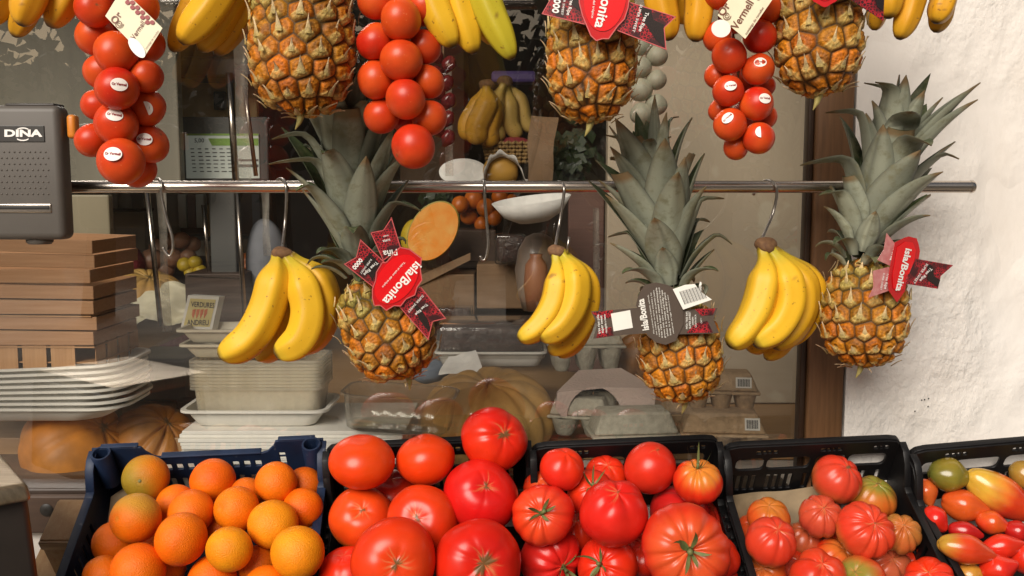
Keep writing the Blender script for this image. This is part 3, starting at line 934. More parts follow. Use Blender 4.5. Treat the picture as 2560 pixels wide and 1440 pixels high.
tag(mesh_obj('grey_partition', box((a.x + b.x) / 2, .82, (1.395 + 2.4) / 2, b.x - a.x, .03, 2.4 - 1.395, .003), M['olive_dark'], smooth=False), 'upper grey olive board behind the glass on the left', 'partition', kind='structure')
# ------------------------------------------------------------------ flat printed cards
def flat_plane(y0, cx, cy, gx=0.0, gy=0.0):
    "returns pix -> world on a tilted plane through P(cx,cy,y0); gx, gy are metres of depth per 100 px"
    o = P(cx, cy, y0)
    n = Vector((0, -1, 0))
    s = mpp(o) * 100
    e1 = Vector((s, gx, 0)); e2 = Vector((0, gy, -s))
    n = e1.cross(e2).normalized()
    def f(px, py, off=0.0):
        r = ray(px, py)
        t = (o - CAM).dot(n) / r.dot(n)
        return CAM + r * t + n * (-off if n.y > 0 else off)
    return f


def card(name, poly, pl, mat, parent, off=0.0, th=0.0007, label=None):
    a = [pl(x, y, off) for x, y in poly]; b = [pl(x, y, off - th) for x, y in poly]
    n = len(poly)
    f = [tuple(range(n)), tuple(range(2 * n - 1, n - 1, -1))]
    f += [(i, n + i, n + (i + 1) % n, (i + 1) % n) for i in range(n)]
    o = mesh_obj(name, (a + b, f), mat, parent, world=True, smooth=False)
    if label: o['label'] = label
    return o


def lettering(g, s, pl, x0, y0, x1, y1, off, hk=1.0, bold=0.01):
    "text from pixel (x0,y0) to (x1,y1) along its baseline; hk stretches its height"
    v, f = text_geo(s, bold)
    dx, dy = x1 - x0, y1 - y0
    out = []
    for a, b, _ in v:
        b *= hk
        out.append(pl(x0 + dx * a + dy * b, y0 + dy * a - dx * b, off))
    g.add(out, f)


def ellipse(cx, cy, rx, ry, rot=0, n=36, wave=0, wn=8):
    out = []
    for k in range(n):
        a = 2 * PI * k / n; q = 1 + wave * math.cos(wn * a)
        x, y = rx * q * math.cos(a), ry * q * math.sin(a)
        c, s = math.cos(rot), math.sin(rot)
        out.append((cx + x * c - y * s, cy + x * s + y * c))
    return out


def ribbon_mat():
    m = bpy.data.materials.new('black and red printed ribbon'); m.use_nodes = True
    nt = m.node_tree; N = nt.nodes; L = nt.links; b = N['Principled BSDF']
    tc = N.new('ShaderNodeTexCoord')
    v = N.new('ShaderNodeTexVoronoi'); v.feature = 'DISTANCE_TO_EDGE'; v.inputs['Scale'].default_value = 330
    L.new(tc.outputs['Object'], v.inputs['Vector'])
    n = N.new('ShaderNodeTexNoise'); n.inputs['Scale'].default_value = 38; n.inputs['Detail'].default_value = 2
    L.new(tc.outputs['Object'], n.inputs['Vector'])
    r = N.new('ShaderNodeMapRange'); r.inputs[1].default_value = .05; r.inputs[2].default_value = .16
    r.inputs[3].default_value = 1; r.inputs[4].default_value = 0
    L.new(v.outputs['Distance'], r.inputs[0])
    r2 = N.new('ShaderNodeMapRange'); r2.inputs[1].default_value = .40; r2.inputs[2].default_value = .52
    L.new(n.outputs['Fac'], r2.inputs[0])
    mu = N.new('ShaderNodeMath'); mu.operation = 'MULTIPLY'
    L.new(r.outputs[0], mu.inputs[0]); L.new(r2.outputs[0], mu.inputs[1])
    mx = N.new('ShaderNodeMix'); mx.data_type = 'RGBA'
    mx.inputs[6].default_value = (0.045, 0.012, 0.014, 1); mx.inputs[7].default_value = (0.45, 0.02, 0.03, 1)
    L.new(mu.outputs[0], mx.inputs[0]); L.new(mx.outputs[2], b.inputs['Base Color'])
    b.inputs['Roughness'].default_value = .28; b.inputs['Coat Weight'].default_value = .3
    return m
M['ribbon'] = ribbon_mat()


def edge_lines(name, poly, pl, parent, mat, w=2.2, off=0.0006):
    "thin printed border just inside the outline"
    cx = sum(p[0] for p in poly) / len(poly); cy = sum(p[1] for p in poly) / len(poly)
    g = G(); n = len(poly)
    for i in range(n):
        x0, y0 = poly[i]; x1, y1 = poly[(i + 1) % n]
        d = math.hypot(x1 - x0, y1 - y0)
        if d < 1: continue
        nx, ny = -(y1 - y0) / d, (x1 - x0) / d
        if (cx - x0) * nx + (cy - y0) * ny < 0: nx, ny = -nx, -ny
        g.add([pl(x0, y0, off), pl(x1, y1, off), pl(x1 + nx * w, y1 + ny * w, off), pl(x0 + nx * w, y0 + ny * w, off)], [(0, 1, 2, 3)])
    return g


M['pink_edge'] = pbr('pink card edge', color=(0.55, 0.10, 0.10), rough=0.4, var=0.1, vscale=100)

# ------------------------------------------------------------------ pineapples


def pineapple(c, axis, rpx, hpx, y, body, roll, crown_at, crown_axis, crown_kw, label, group, stem=True):
    """c: pixel centre of the fruit, axis: its crown end direction in the picture"""
    o = P(c[0], c[1], y)
    root = empty('pineapple', o, label, 'pineapple', group)
    ax = (RIGHT * axis[0] + UP * axis[1] - FWD * axis[2]).normalized()
    R_ = rpx * mpp(o); H_ = hpx * mpp(o)
    geo, cols = pine_body(*body, R_, H_, green=GREEN[body[0]], neyes=int(100 * (R_ * H_) / (.0583 * .150)))
    g = xf(geo, orient(ax, roll))
    mesh_obj('fruit', g, M['pineapple'], root, cols=cols)
    if stem:
        p0 = -ax * (H_ * .485)
        dn = (-ax + Vector((.25, 0, 0))).normalized()
        bx_ = ax.cross(Vector((0, 1, 0))).normalized()
        v, f = tube([p0, p0 - ax * .006, p0 - ax * .014 + bx_ * .002, p0 - ax * .022 + bx_ * .006], [.0052, .0048, .003, .0005], 8)
        mesh_obj('stem', (v, f), M['stem'], root)
    if crown_at:
        q = P(crown_at[0], crown_at[1], y + crown_kw.pop('dy', 0.0))
        cax = (RIGHT * crown_axis[0] + UP * crown_axis[1] - FWD * crown_axis[2]).normalized()
        geo, cols = pine_crown(**crown_kw)
        g = xf(geo, Matrix.Translation(q - o) @ orient(cax))
        mesh_obj('leaf_crown', g, M['leaf'], root, cols=cols)
    return root


M['stem'] = pbr('pineapple stem', color=(0.36, 0.32, 0.10), rough=0.6, var=0.4, vscale=120, var2=(0.3, 0.18, 0.06))
GREEN = {3: .5, 11: .36, 23: .42, 31: .45, 37: .40, 41: .38}
YR = -0.062                                            # lower row of fruit hangs just in front of the rail
YT = -0.20                                             # upper row hangs further out
GP = 'pineapples hanging along the rails'
pA = pineapple((965, 818), (-.40, .90, .05), 99, 262, YR, (3,), 0.6, (902, 700), (-.03, .98, .10), dict(seed=5, H=.292, N=58, lean=(-.04, -.26), dy=-.004),
               'hanging pineapple with tall grey green crown and tilted round red tag, beside the left bananas', GP)
pB = pineapple((1700, 872), (-.10, .99, .02), 92, 250, YR, (11,), 2.1, (1680, 758), (-.10, .98, .08), dict(seed=9, H=.256, N=58, lean=(-.10, -.06), dy=-.004),
               'hanging pineapple wearing the brown back side of its tag with barcode label', GP)
pC = pineapple((2162, 780), (.06, .99, .02), 94, 256, YR, (23,), 4.0, (2147, 668), (.14, .97, .06), dict(seed=16, H=.262, N=56, lean=(.13, -.06), dy=-.004),
               'rightmost hanging pineapple of the lower rail, against the white wall with red tag folded sideways', GP)
pD = pineapple((756, 95), (.02, .99, .0), 118, 372, YT, (31,), 3.3, (757, -88), (.0, .99, .0), dict(seed=51, H=0.25, N=46, dy=0.0), 'big untagged pineapple of the upper row between bananas and tomato string', GP)
pE = pineapple((1480, 112), (.02, .99, .0), 101, 372, YT, (37,), 5.2, (1482, -70), (.0, .99, .0), dict(seed=57, H=0.25, N=46, dy=0.0), 'upper row pineapple with round red tag and ribbons spread across its top', GP)
pF = pineapple((2046, 70), (.0, .99, .0), 97, 322, YT, (41,), 1.0, (2046, -90), (.0, .99, .0), dict(seed=61, H=0.24, N=46, dy=0.0), 'upper row pineapple at the right, over the window frame beside hanging tomatoes', GP)


def print_on(parent, pl, items, off, mat='white_print'):
    g = G(); tag_print(g, pl, items, off)
    return mesh_obj('lettering', g.geo, M[mat], parent, world=True, smooth=False)


def tag_print(g, pl, items, off):
    for it in items: lettering(g, it[0], pl, *it[1:5], off, it[5] if len(it) > 5 else 1.0, it[6] if len(it) > 6 else .012)


# red tag on the left pineapple (printing runs downwards to the left)
tA = empty('hang_tag', absloc(pA) * 0, parent=pA)
tA.location = P(990, 700, YR - .062) - absloc(pA)
pl = flat_plane(YR - .066, 990, 690, .002, .006)
pl2 = flat_plane(YR - .064, 990, 690, .004, .008)
r1 = [(860, 660), (890, 643), (901, 598), (962, 655), (938, 722)]
r2 = [(926, 581), (958, 575), (979, 543), (1002, 618), (958, 652)]
r3 = [(985, 752), (1052, 716), (1115, 796), (1082, 804), (1071, 850)]
rA = []
for r_ in (r1, r2, r3):
    rb = card('ribbon', r_, pl2, M['ribbon'], tA); rA.append(rb)
    g = edge_lines('border', r_, pl2, tA, None); mesh_obj('border', g.geo, M['pink_edge'], rb, world=True, smooth=False)
card('black_patch', [(905, 655), (925, 632), (952, 662), (930, 700)], pl2, M['tag_black'], tA, off=.0005, th=.0003)
card('black_patch', [(1032, 752), (1052, 772), (1070, 800), (1078, 835), (1060, 815), (1046, 795)], pl2, M['tag_black'], tA, off=.0005, th=.0003)
sh = [(1000, 617), (1024, 622), (1040, 634), (1055, 645), (1052, 672), (1056, 700), (1044, 718), (1038, 738), (1016, 748), (1002, 766), (985, 765), (966, 777), (950, 764), (935, 765), (930, 745), (930, 722), (938, 700), (940, 680), (955, 655), (965, 655), (985, 632)]
card('seal', sh, pl, M['tag_red_dark'], tA)
g = edge_lines('b', sh, pl, tA, None, 2.6); sb = mesh_obj('border', g.geo, M['pink_edge'], tA, world=True, smooth=False)
oA = card('oval', ellipse(992, 698, 44, 70, math.radians(37)), pl, M['tag_red'], tA, off=.0010, th=.0004)
print_on(oA, pl, [('isla/Bonita', 1040, 652, 956, 750, 1.0, .02), ('Todo el sabor del trópico', 1010, 653, 955, 716, .9, .005)], .0018)
print_on(rA[1], pl2, [('Piña', 992, 622, 957, 627, 1.0), ('SUPER', 975, 596, 956, 600), ('SWEET', 971, 586, 957, 589)], .0012)
print_on(rA[0], pl2, [('Tree Ripe', 941, 652, 908, 684, 1.0), ('SUPER SWEET', 927, 646, 900, 682, .9, .004), ('oooo', 900, 644, 880, 668, 1.6, .03)], .0012)
print_on(rA[2], pl2, [('Tree Ripe', 1066, 757, 1037, 784), ('SUPER SWEET', 1056, 736, 1018, 778, .9, .004)], .0012)

# brown back of the tag on the middle pineapple
tB = empty('hang_tag', P(1650, 790, YR - .062) - absloc(pB), parent=pB)
pl = flat_plane(YR - .066, 1650, 790, .001, .003); pl2 = flat_plane(YR - .0645, 1650, 790, .001, .003)
rB0 = card('ribbon', [(1478, 779), (1592, 770), (1640, 764), (1640, 832), (1560, 837), (1483, 847), (1493, 812)], pl2, M['tag_brown'], tB)
rB1 = card('ribbon', [(1692, 776), (1794, 770), (1784, 800), (1798, 833), (1692, 836)], pl2, M['tag_brown'], tB)
seal = [(1612, 712), (1640, 706), (1668, 712), (1690, 722), (1697, 745), (1708, 770), (1708, 812), (1696, 836), (1690, 852), (1664, 862), (1640, 856), (1620, 840), (1604, 815), (1600, 780), (1590, 765), (1596, 738)]
sB = card('seal', seal, pl, M['tag_brown'], tB)
lab = [(1682, 723), (1713, 712), (1737, 710), (1746, 722), (1750, 704), (1754, 706), (1753, 730), (1780, 749), (1708, 774)]
pl3 = flat_plane(YR - .069, 1730, 740, .004, -.004)
bl = card('barcode_label', lab, pl3, M['paper_white'], tB)
g = G()
for i in range(22):
    x = 1698 + i * 2.55; wv = .9 if i % 3 else 1.7
    y0 = 729 - i * .75; sl = .44
    g.add([pl3(x, y0, .0006), pl3(x + wv, y0, .0006), pl3(x + wv + 30 * sl, y0 + 32, .0006), pl3(x + 30 * sl, y0 + 32, .0006)], [(0, 1, 2, 3)])
mesh_obj('barcode', g.geo, M['black_print'], bl, world=True, smooth=False)
g = G()
tag_print(g, pl, [('isla/Bonita', 1622, 824, 1609, 746, 1.25, .03)], .0008)
lines = ['Piña madurada en la planta, cultivada', 'con cuidado en tierra volcánica y luz', 'recogida a mano en su punto justo', 'tree ripe super sweet pineapple', 'grown with care and picked by hand', 'when it is sweet and fully ripe', 'keep in a cool and dry place', 'conservar en lugar fresco y seco']
for i, s in enumerate(lines):
    a = 6 * abs(i - 3.5)
    tag_print(g, pl, [(s, 1636 + i * 7.0, 846 - a * .6, 1621 + i * 7.0, 716 + a, .62, .006)], .0008)
mesh_obj('lettering', g.geo, M['paper_white'], sB, world=True, smooth=False)
print_on(rB1, pl2, [('PIÑA TREE RIPE', 1719, 822, 1719, 778, 1.0), ('SUPER SWEET', 1727, 821, 1726, 778, 1.0), ('ORIGEN', 1734, 812, 1733, 792, 1.0), ('COSTA RICA', 1741, 818, 1740, 786, 1.0), ('CAT 1', 1755, 808, 1754, 795, 1.0)], .0008, 'paper_white')
print_on(rB0, pl2, [('tree ripe piña', 1501, 834, 1497, 786, 1.0), ('super sweet', 1509, 832, 1505, 788, 1.0), ('recogida a mano', 1518, 832, 1513, 785, 1.0)], .0008, 'paper_white')
for pp in ([(1480, 781), (1532, 775), (1530, 795), (1495, 797)], [(1490, 845), (1534, 838), (1528, 818), (1498, 822)]):
    card('red_print', pp, pl2, M['ribbon'], tB, off=.0004, th=.0003)
for pp in ([(1737, 772), (1788, 771), (1782, 788), (1752, 789)], [(1716, 832), (1782, 831), (1768, 802), (1740, 808)]):
    card('red_print', pp, pl2, M['ribbon'], tB, off=.0004, th=.0003)
card('blank_label', [(1527, 784), (1575, 775), (1582, 819), (1534, 828)], pl2, M['paper_white'], tB, off=.0007, th=.0004)

# tag on the right pineapple
tC = empty('hang_tag', P(2250, 680, YR - .055) - absloc(pC), parent=pC)
pl = flat_plane(YR - .058, 2250, 675, .03, .0); pl2 = flat_plane(YR - .056, 2250, 675, .02, .0)
rr1 = [(2290, 647), (2383, 663), (2352, 690), (2345, 722), (2262, 709)]
rr2 = [(2217, 583), (2236, 607), (2226, 665), (2194, 650), (2210, 624)]
rr3 = [(2183, 677), (2224, 667), (2222, 727), (2172, 744), (2184, 718)]
rC = [card('ribbon', rr1, pl2, M['ribbon'], tC)]
card('black_patch', [(2318, 660), (2330, 664), (2335, 690), (2350, 700), (2344, 718), (2318, 700)], pl2, M['tag_black'], tC, off=.0005, th=.0003)
M['ribbon_pale'] = pbr('glossy pink ribbon film', color=(0.42, 0.13, 0.13), rough=.2, coat=.8, var=.5, vscale=160, var2=(0.6, 0.32, 0.30))
for r_ in (rr2, rr3): rC.append(card('ribbon', r_, pl2, M['ribbon_pale'], tC))
sC = [(2238, 606), (2262, 594), (2272, 591), (2292, 596), (2297, 612), (2300, 628), (2296, 652), (2290, 680), (2268, 700), (2262, 728), (2243, 756), (2223, 728), (2220, 700), (2226, 670), (2232, 635)]
card('seal', sC, pl, M['tag_red_dark'], tC)
oC = card('oval', [(2242, 618), (2262, 604), (2280, 606), (2288, 625), (2284, 655), (2274, 682), (2262, 690), (2256, 722), (2244, 730), (2232, 720), (2230, 690), (2236, 655)], pl, M['tag_red'], tC, off=.0010, th=.0004)
print_on(oC, pl, [('isla/Bonita', 2262, 620, 2236, 726, .85, .03)], .0018)
print_on(rC[0], pl2, [('Tree Ripe', 2324, 668, 2296, 700), ('SUPER SWEET', 2314, 658, 2280, 706, .9, .004)], .0014)
print_on(rC[1], pl2, [('Piña', 2231, 622, 2222, 650)], .0014)
print_on(rC[2], pl2, [('Tree Ripe', 2216, 682, 2208, 722), ('SUPER SWEET', 2206, 682, 2198, 724, .9, .004)], .0014)

# tag on the upper pineapples
tE = empty('hang_tag', P(1500, 30, YT - .066) - absloc(pE), parent=pE)
pl = flat_plane(YT - .071, 1500, 30, .001, -.002); pl2 = flat_plane(YT - .068, 1500, 30, .001, -.002)
q1 = [(1384, -20), (1372, 4), (1354, 35), (1462, 62), (1452, -25)]
q2 = [(1568, 3), (1690, 42), (1661, 70), (1666, 125), (1540, 76)]
rE = []
for r_ in (q1, q2):
    rb = card('ribbon', r_, pl2, M['ribbon'], tE); rE.append(rb)
    g = edge_lines('b', r_, pl2, tE, None); mesh_obj('border', g.geo, M['pink_edge'], rb, world=True, smooth=False)
card('black_patch', [(1598, 14), (1628, 24), (1632, 48), (1660, 62), (1660, 118), (1640, 100), (1610, 55)], pl2, M['tag_black'], tE, off=.0005, th=.0003)
card('black_patch', [(1425, -15), (1447, -15), (1450, 28), (1432, 15)], pl2, M['tag_black'], tE, off=.0005, th=.0003)
sE = [(1446, -60), (1447, 8), (1455, 40), (1466, 66), (1476, 90), (1490, 103), (1506, 98), (1522, 98), (1532, 84), (1545, 66), (1562, 48), (1571, 20), (1576, -20), (1570, -60), (1540, -90), (1480, -90)]
card('seal', sE, pl, M['tag_red_dark'], tE)
g = edge_lines('b', sE, pl, tE, None, 2.6); mesh_obj('border', g.geo, M['pink_edge'], tE, world=True, smooth=False)
oE = card('oval', ellipse(1513, -5, 52, 84, math.radians(8)), pl, M['tag_red'], tE, off=.0010, th=.0004)
print_on(oE, pl, [('isla/Bonita', 1524, -78, 1486, 68, 1.0, .02), ('Todo el sabor del trópico', 1490, -60, 1478, 46, .8, .005)], .0018)
print_on(rE[1], pl2, [('Tree Ripe', 1614, 30, 1596, 78), ('SUPER SWEET', 1600, 12, 1580, 80, .8, .004)], .0014)
print_on(rE[0], pl2, [('Tree Ripe', 1428, -10, 1416, 38, 1.0), ('SUPER SWEET', 1412, -20, 1402, 38, .8, .004), ('oooo', 1388, -15, 1380, 32, 1.6, .03)], .0014)

tF = empty('hang_tag', P(2080, 0, YT - .064) - absloc(pF), parent=pF)
pl = flat_plane(YT - .068, 2080, 0, .001, -.002); pl2 = flat_plane(YT - .0655, 2080, 0, .012, -.002)
card('ribbon', [(2098, -20), (2208, 52), (2211, -5), (2215, -40), (2110, -60)], pl2, M['ribbon'], tF)
card('black_patch', [(2180, -30), (2210, -20), (2206, 28), (2192, 16)], pl2, M['tag_black'], tF, off=.0005, th=.0003)
card('seal', ellipse(2062, -50, 46, 66, 0, 40, .03, 8), pl, M['tag_red_dark'], tF)
card('oval', ellipse(2062, -50, 34, 52), pl, M['tag_red'], tF, off=.001, th=.0004)
g = G(); tag_print(g, pl, [('isla/Bonita', 2060, -92, 2054, -8, .9, .02)], .0018)
mesh_obj('lettering', g.geo, M['white_print'], tF, world=True, smooth=False)

# ------------------------------------------------------------------ bananas
def crown_blob(seed, r):
    rng = np.random.default_rng(seed)
    th, ph, f = sph_grid(20, 14)
    b = np.stack([np.sin(th) * np.cos(ph), np.sin(th) * np.sin(ph), np.cos(th)], 1)
    v = b * (1 + .16 * wob(rng, b, 4, 6))[:, None] * np.array([r * 1.25, r, r * .95])
    return v, f
M['banana_crown'] = pbr('dry banana crown', color=(0.11, 0.05, 0.022), rough=0.8, var=0.5, vscale=180, var2=(0.28, 0.15, 0.06), bump=.5, bscale=300, bdist=.002)


def bunch(crown_px, y, bananas, label, group, blob=.011, **kw):
    o = P(crown_px[0], crown_px[1], y)
    root = empty('banana_bunch', o, label, 'bananas', group)
    if blob: mesh_obj('crown', crown_blob(int(crown_px[0]), blob), M['banana_crown'], root)
    for i, (pts, rpx, dy, col, extra) in enumerate(bananas):
        n = len(pts)
        w3 = [P(px, py, y + dy * (k / (n - 1)) ** .7 if k else y) for k, (px, py) in enumerate(pts)]
        geo, c = banana_geo(int(crown_px[0]) + i * 7, w3, rpx * .89 * mpp(o), col=col, **extra)
        mesh_obj('banana', geo, M['banana'], root, world=True, cols=c)
    return root
Y1 = (0.72, 0.40, 0.018); Y2 = (0.66, 0.34, 0.014); YG_ = (0.50, 0.40, 0.03); YO = (0.62, 0.29, 0.012)
BG = 'banana bunches hanging along the rails'
bunch((704, 636), YR + .01, [
    ([(694, 636), (688, 690), (662, 780), (618, 850), (548, 892)], 49, -.035, Y1, dict(green=.3)),
    ([(714, 640), (752, 700), (772, 780), (750, 850), (688, 888)], 48, -.030, Y1, dict(green=.35)),
    ([(724, 640), (790, 690), (812, 760), (790, 835), (735, 880)], 44, .012, Y2, dict(green=.3)),
    ([(704, 642), (716, 720), (712, 790), (680, 860), (640, 896)], 44, .025, Y2, dict(green=.2)),
], 'ripe yellow banana bunch hanging left of the lower pineapple with red tag', BG)
bunch((1392, 628), YR + .01, [
    ([(1388, 630), (1394, 690), (1382, 760), (1346, 815), (1296, 850)], 37, -.030, Y1, dict(green=.4)),
    ([(1402, 630), (1432, 680), (1432, 750), (1400, 810), (1346, 846)], 44, -.028, Y1, dict(green=.4, brown=.15)),
    ([(1410, 632), (1462, 690), (1466, 770), (1430, 840), (1372, 882)], 36, .012, Y2, dict(green=.3)),
    ([(1406, 636), (1450, 720), (1462, 790), (1440, 850), (1398, 892)], 30, .035, Y2, dict(green=.4)),
], 'bruised ripe yellow banana bunch hanging in the middle of the lower rail', BG, blob=.0095)
bunch((1914, 615), YR + .01, [
    ([(1906, 618), (1914, 680), (1898, 760), (1866, 820), (1822, 866)], 45, -.030, Y1, dict(green=.3)),
    ([(1922, 618), (1962, 680), (1974, 750), (1946, 815), (1884, 862)], 46, -.028, Y1, dict(green=.4)),
    ([(1930, 622), (2000, 690), (2012, 760), (1985, 820), (1930, 868)], 40, .005, Y2, dict(green=.3)),
    ([(1934, 622), (2022, 690), (2032, 760), (2006, 815), (1955, 862)], 36, .030, Y2, dict(green=.3)),
    ([(1926, 622), (1980, 720), (1982, 790), (1955, 850), (1914, 898)], 36, .045, Y2, dict(green=.25)),
    ([(1910, 622), (1925, 720), (1920, 790), (1896, 850), (1868, 874)], 38, .035, Y2, dict(green=.2)),
], 'ripe yellow banana bunch hanging at the right of the lower rail before the window frame', BG)
TG = YT + .02
bunch((90, -190), TG, [
    ([(85, -190), (95, -110), (80, -20), (52, 64)], 48, -.03, YO, dict(green=.05)),
    ([(80, -190), (85, -110), (70, 0), (36, 92)], 42, .02, YO, dict(green=.05)),
    ([(105, -190), (170, -110), (172, -30), (124, 68)], 46, .0, YO, dict(green=.05)),
    ([(70, -190), (30, -110), (10, -20), (-30, 60)], 46, .01, YO, dict(green=.05)),
], 'amber bananas hanging in the top left corner of the photo', BG)
bunch((610, -190), TG, [
    ([(600, -190), (590, -100), (532, 10), (452, 108)], 50, -.035, Y2, dict(green=.05)),
    ([(590, -190), (545, -100), (490, 10), (430, 128)], 46, .03, YO, dict(green=.05)),
    ([(612, -190), (612, -90), (570, 20), (500, 128)], 44, -.01, Y2, dict(green=.05)),
    ([(622, -190), (634, -90), (606, 20), (540, 138)], 44, .01, YO, dict(green=.05, brown=.3)),
], 'amber bananas of the upper row between the stickered tomato string and the big pineapple', BG)
bunch((1150, -190), TG, [
    ([(1140, -190), (1086, -110), (1084, 0), (1134, 118)], 46, -.02, Y1, dict(green=.1)),
    ([(1150, -190), (1140, -110), (1146, 0), (1186, 134)], 46, -.01, Y1, dict(green=.1)),
    ([(1160, -190), (1190, -110), (1218, 10), (1282, 148)], 44, -.02, (0.46, 0.37, 0.022), dict(green=.3)),
    ([(1155, -190), (1165, -110), (1190, 0), (1236, 112)], 42, .035, Y2, dict(green=.1)),
], 'greenish yellow bananas hanging above and right of the plain tomato string', BG)
bunch((1700, -190), TG, [
    ([(1690, -190), (1655, -110), (1650, 0), (1676, 100)], 46, -.02, YO, dict(green=.05, brown=.2)),
    ([(1710, -190), (1748, -110), (1752, 0), (1738, 104)], 44, -.01, YO, dict(green=.05, brown=.3)),
    ([(1700, -190), (1700, -100), (1706, 0), (1716, 60)], 42, .03, YO, dict(green=.05)),
], 'amber bananas hanging beside the red ribbon of the upper tagged pineapple', BG)
bunch((2290, -190), TG, [
    ([(2275, -190), (2240, -110), (2226, -30), (2222, 46)], 40, -.02, YO, dict(green=.1, brown=.2)),
    ([(2270, -190), (2220, -110), (2200, -10), (2186, 76)], 34, .03, YO, dict(green=.1)),
    ([(2290, -190), (2292, -100), (2278, 0), (2248, 98)], 40, -.01, YO, dict(green=.15, brown=.3)),
    ([(2305, -190), (2362, -100), (2362, -10), (2338, 58)], 38, -.005, YO, dict(green=.15, brown=.3)),
    ([(2300, -190), (2350, -100), (2356, 0), (2340, 82)], 36, .03, YO, dict(green=.1)),
], 'dull amber bananas hanging in front of the white wall at the upper right', BG)

# ------------------------------------------------------------------ S hooks
def hook(pts, y, label, rad=.0021):
    n = len(pts)
    w3 = [P(p[0], p[1], y + (p[2] if len(p) > 2 else 0)) for p in pts]
    c = catmull(w3, 48)
    v, f = tube([Vector(q) for q in c], rad, 10)
    o = Vector(c[0])
    h = mesh_obj('hook', (v, f), M['hook_steel'], loc=o, world=True)
    return tag(h, label, 'hook', 'steel hooks hanging on the rail')
yh = -.0112
hook([(388, 462, .020), (388, 452, .014), (398, 448, .004), (404, 460, yh), (404, 490, yh), (416, 545, yh), (430, 590, yh), (432, 625, yh), (424, 640, yh), (412, 628, yh), (408, 618, yh)], 0, 'empty thin steel hook hanging beneath the stickered tomato string')
hook([(690, 462, .020), (692, 452, .014), (704, 447, .004), (714, 462, yh), (716, 500, yh), (712, 560, yh), (706, 615, yh - .02), (702, 640, yh - .035), (694, 648, yh - .04)], 0, 'steel hook holding the banana bunch left of the tagged pineapple')
hook([(1202, 466, .020), (1204, 456, .014), (1209, 452, .004), (1211, 466, yh), (1212, 500, yh), (1217, 560, yh), (1220, 610, yh), (1214, 645, yh), (1206, 650, yh), (1200, 640, yh)], 0, 'empty steel hook hanging in the middle, left of the bruised bananas')
hook([(1386, 468, .020), (1388, 458, .014), (1402, 455, .004), (1410, 468, yh), (1408, 500, yh), (1398, 560, yh), (1390, 605, yh - .02), (1388, 632, yh - .035), (1394, 642, yh - .04)], 0, 'steel hook holding the bruised middle banana bunch')
hook([(1884, 486, .026), (1892, 476, .030), (1900, 460, .020), (1920, 451, .004), (1938, 462, yh), (1942, 490, yh), (1930, 540, yh), (1908, 590, yh - .02), (1900, 612, yh - .035), (1905, 625, yh - .04)], 0, 'wide curved steel hook holding the right banana bunch')
mesh_obj('hook_tip', tube([P(1423, 592, YR - .0), P(1417, 632, YR)], .0018, 8), M['hook_steel'], bpy.data.objects['banana_bunch.001'], world=True)

# ------------------------------------------------------------------ strings of tomatoes
def patch(n, e1, e2, r, cx, cy, pts, lift):
    out = []
    for a, b in pts:
        d = (n + e1 * (cx + a) + e2 * (cy + b)).normalized()
        out.append(d * (r * lift))
    return out


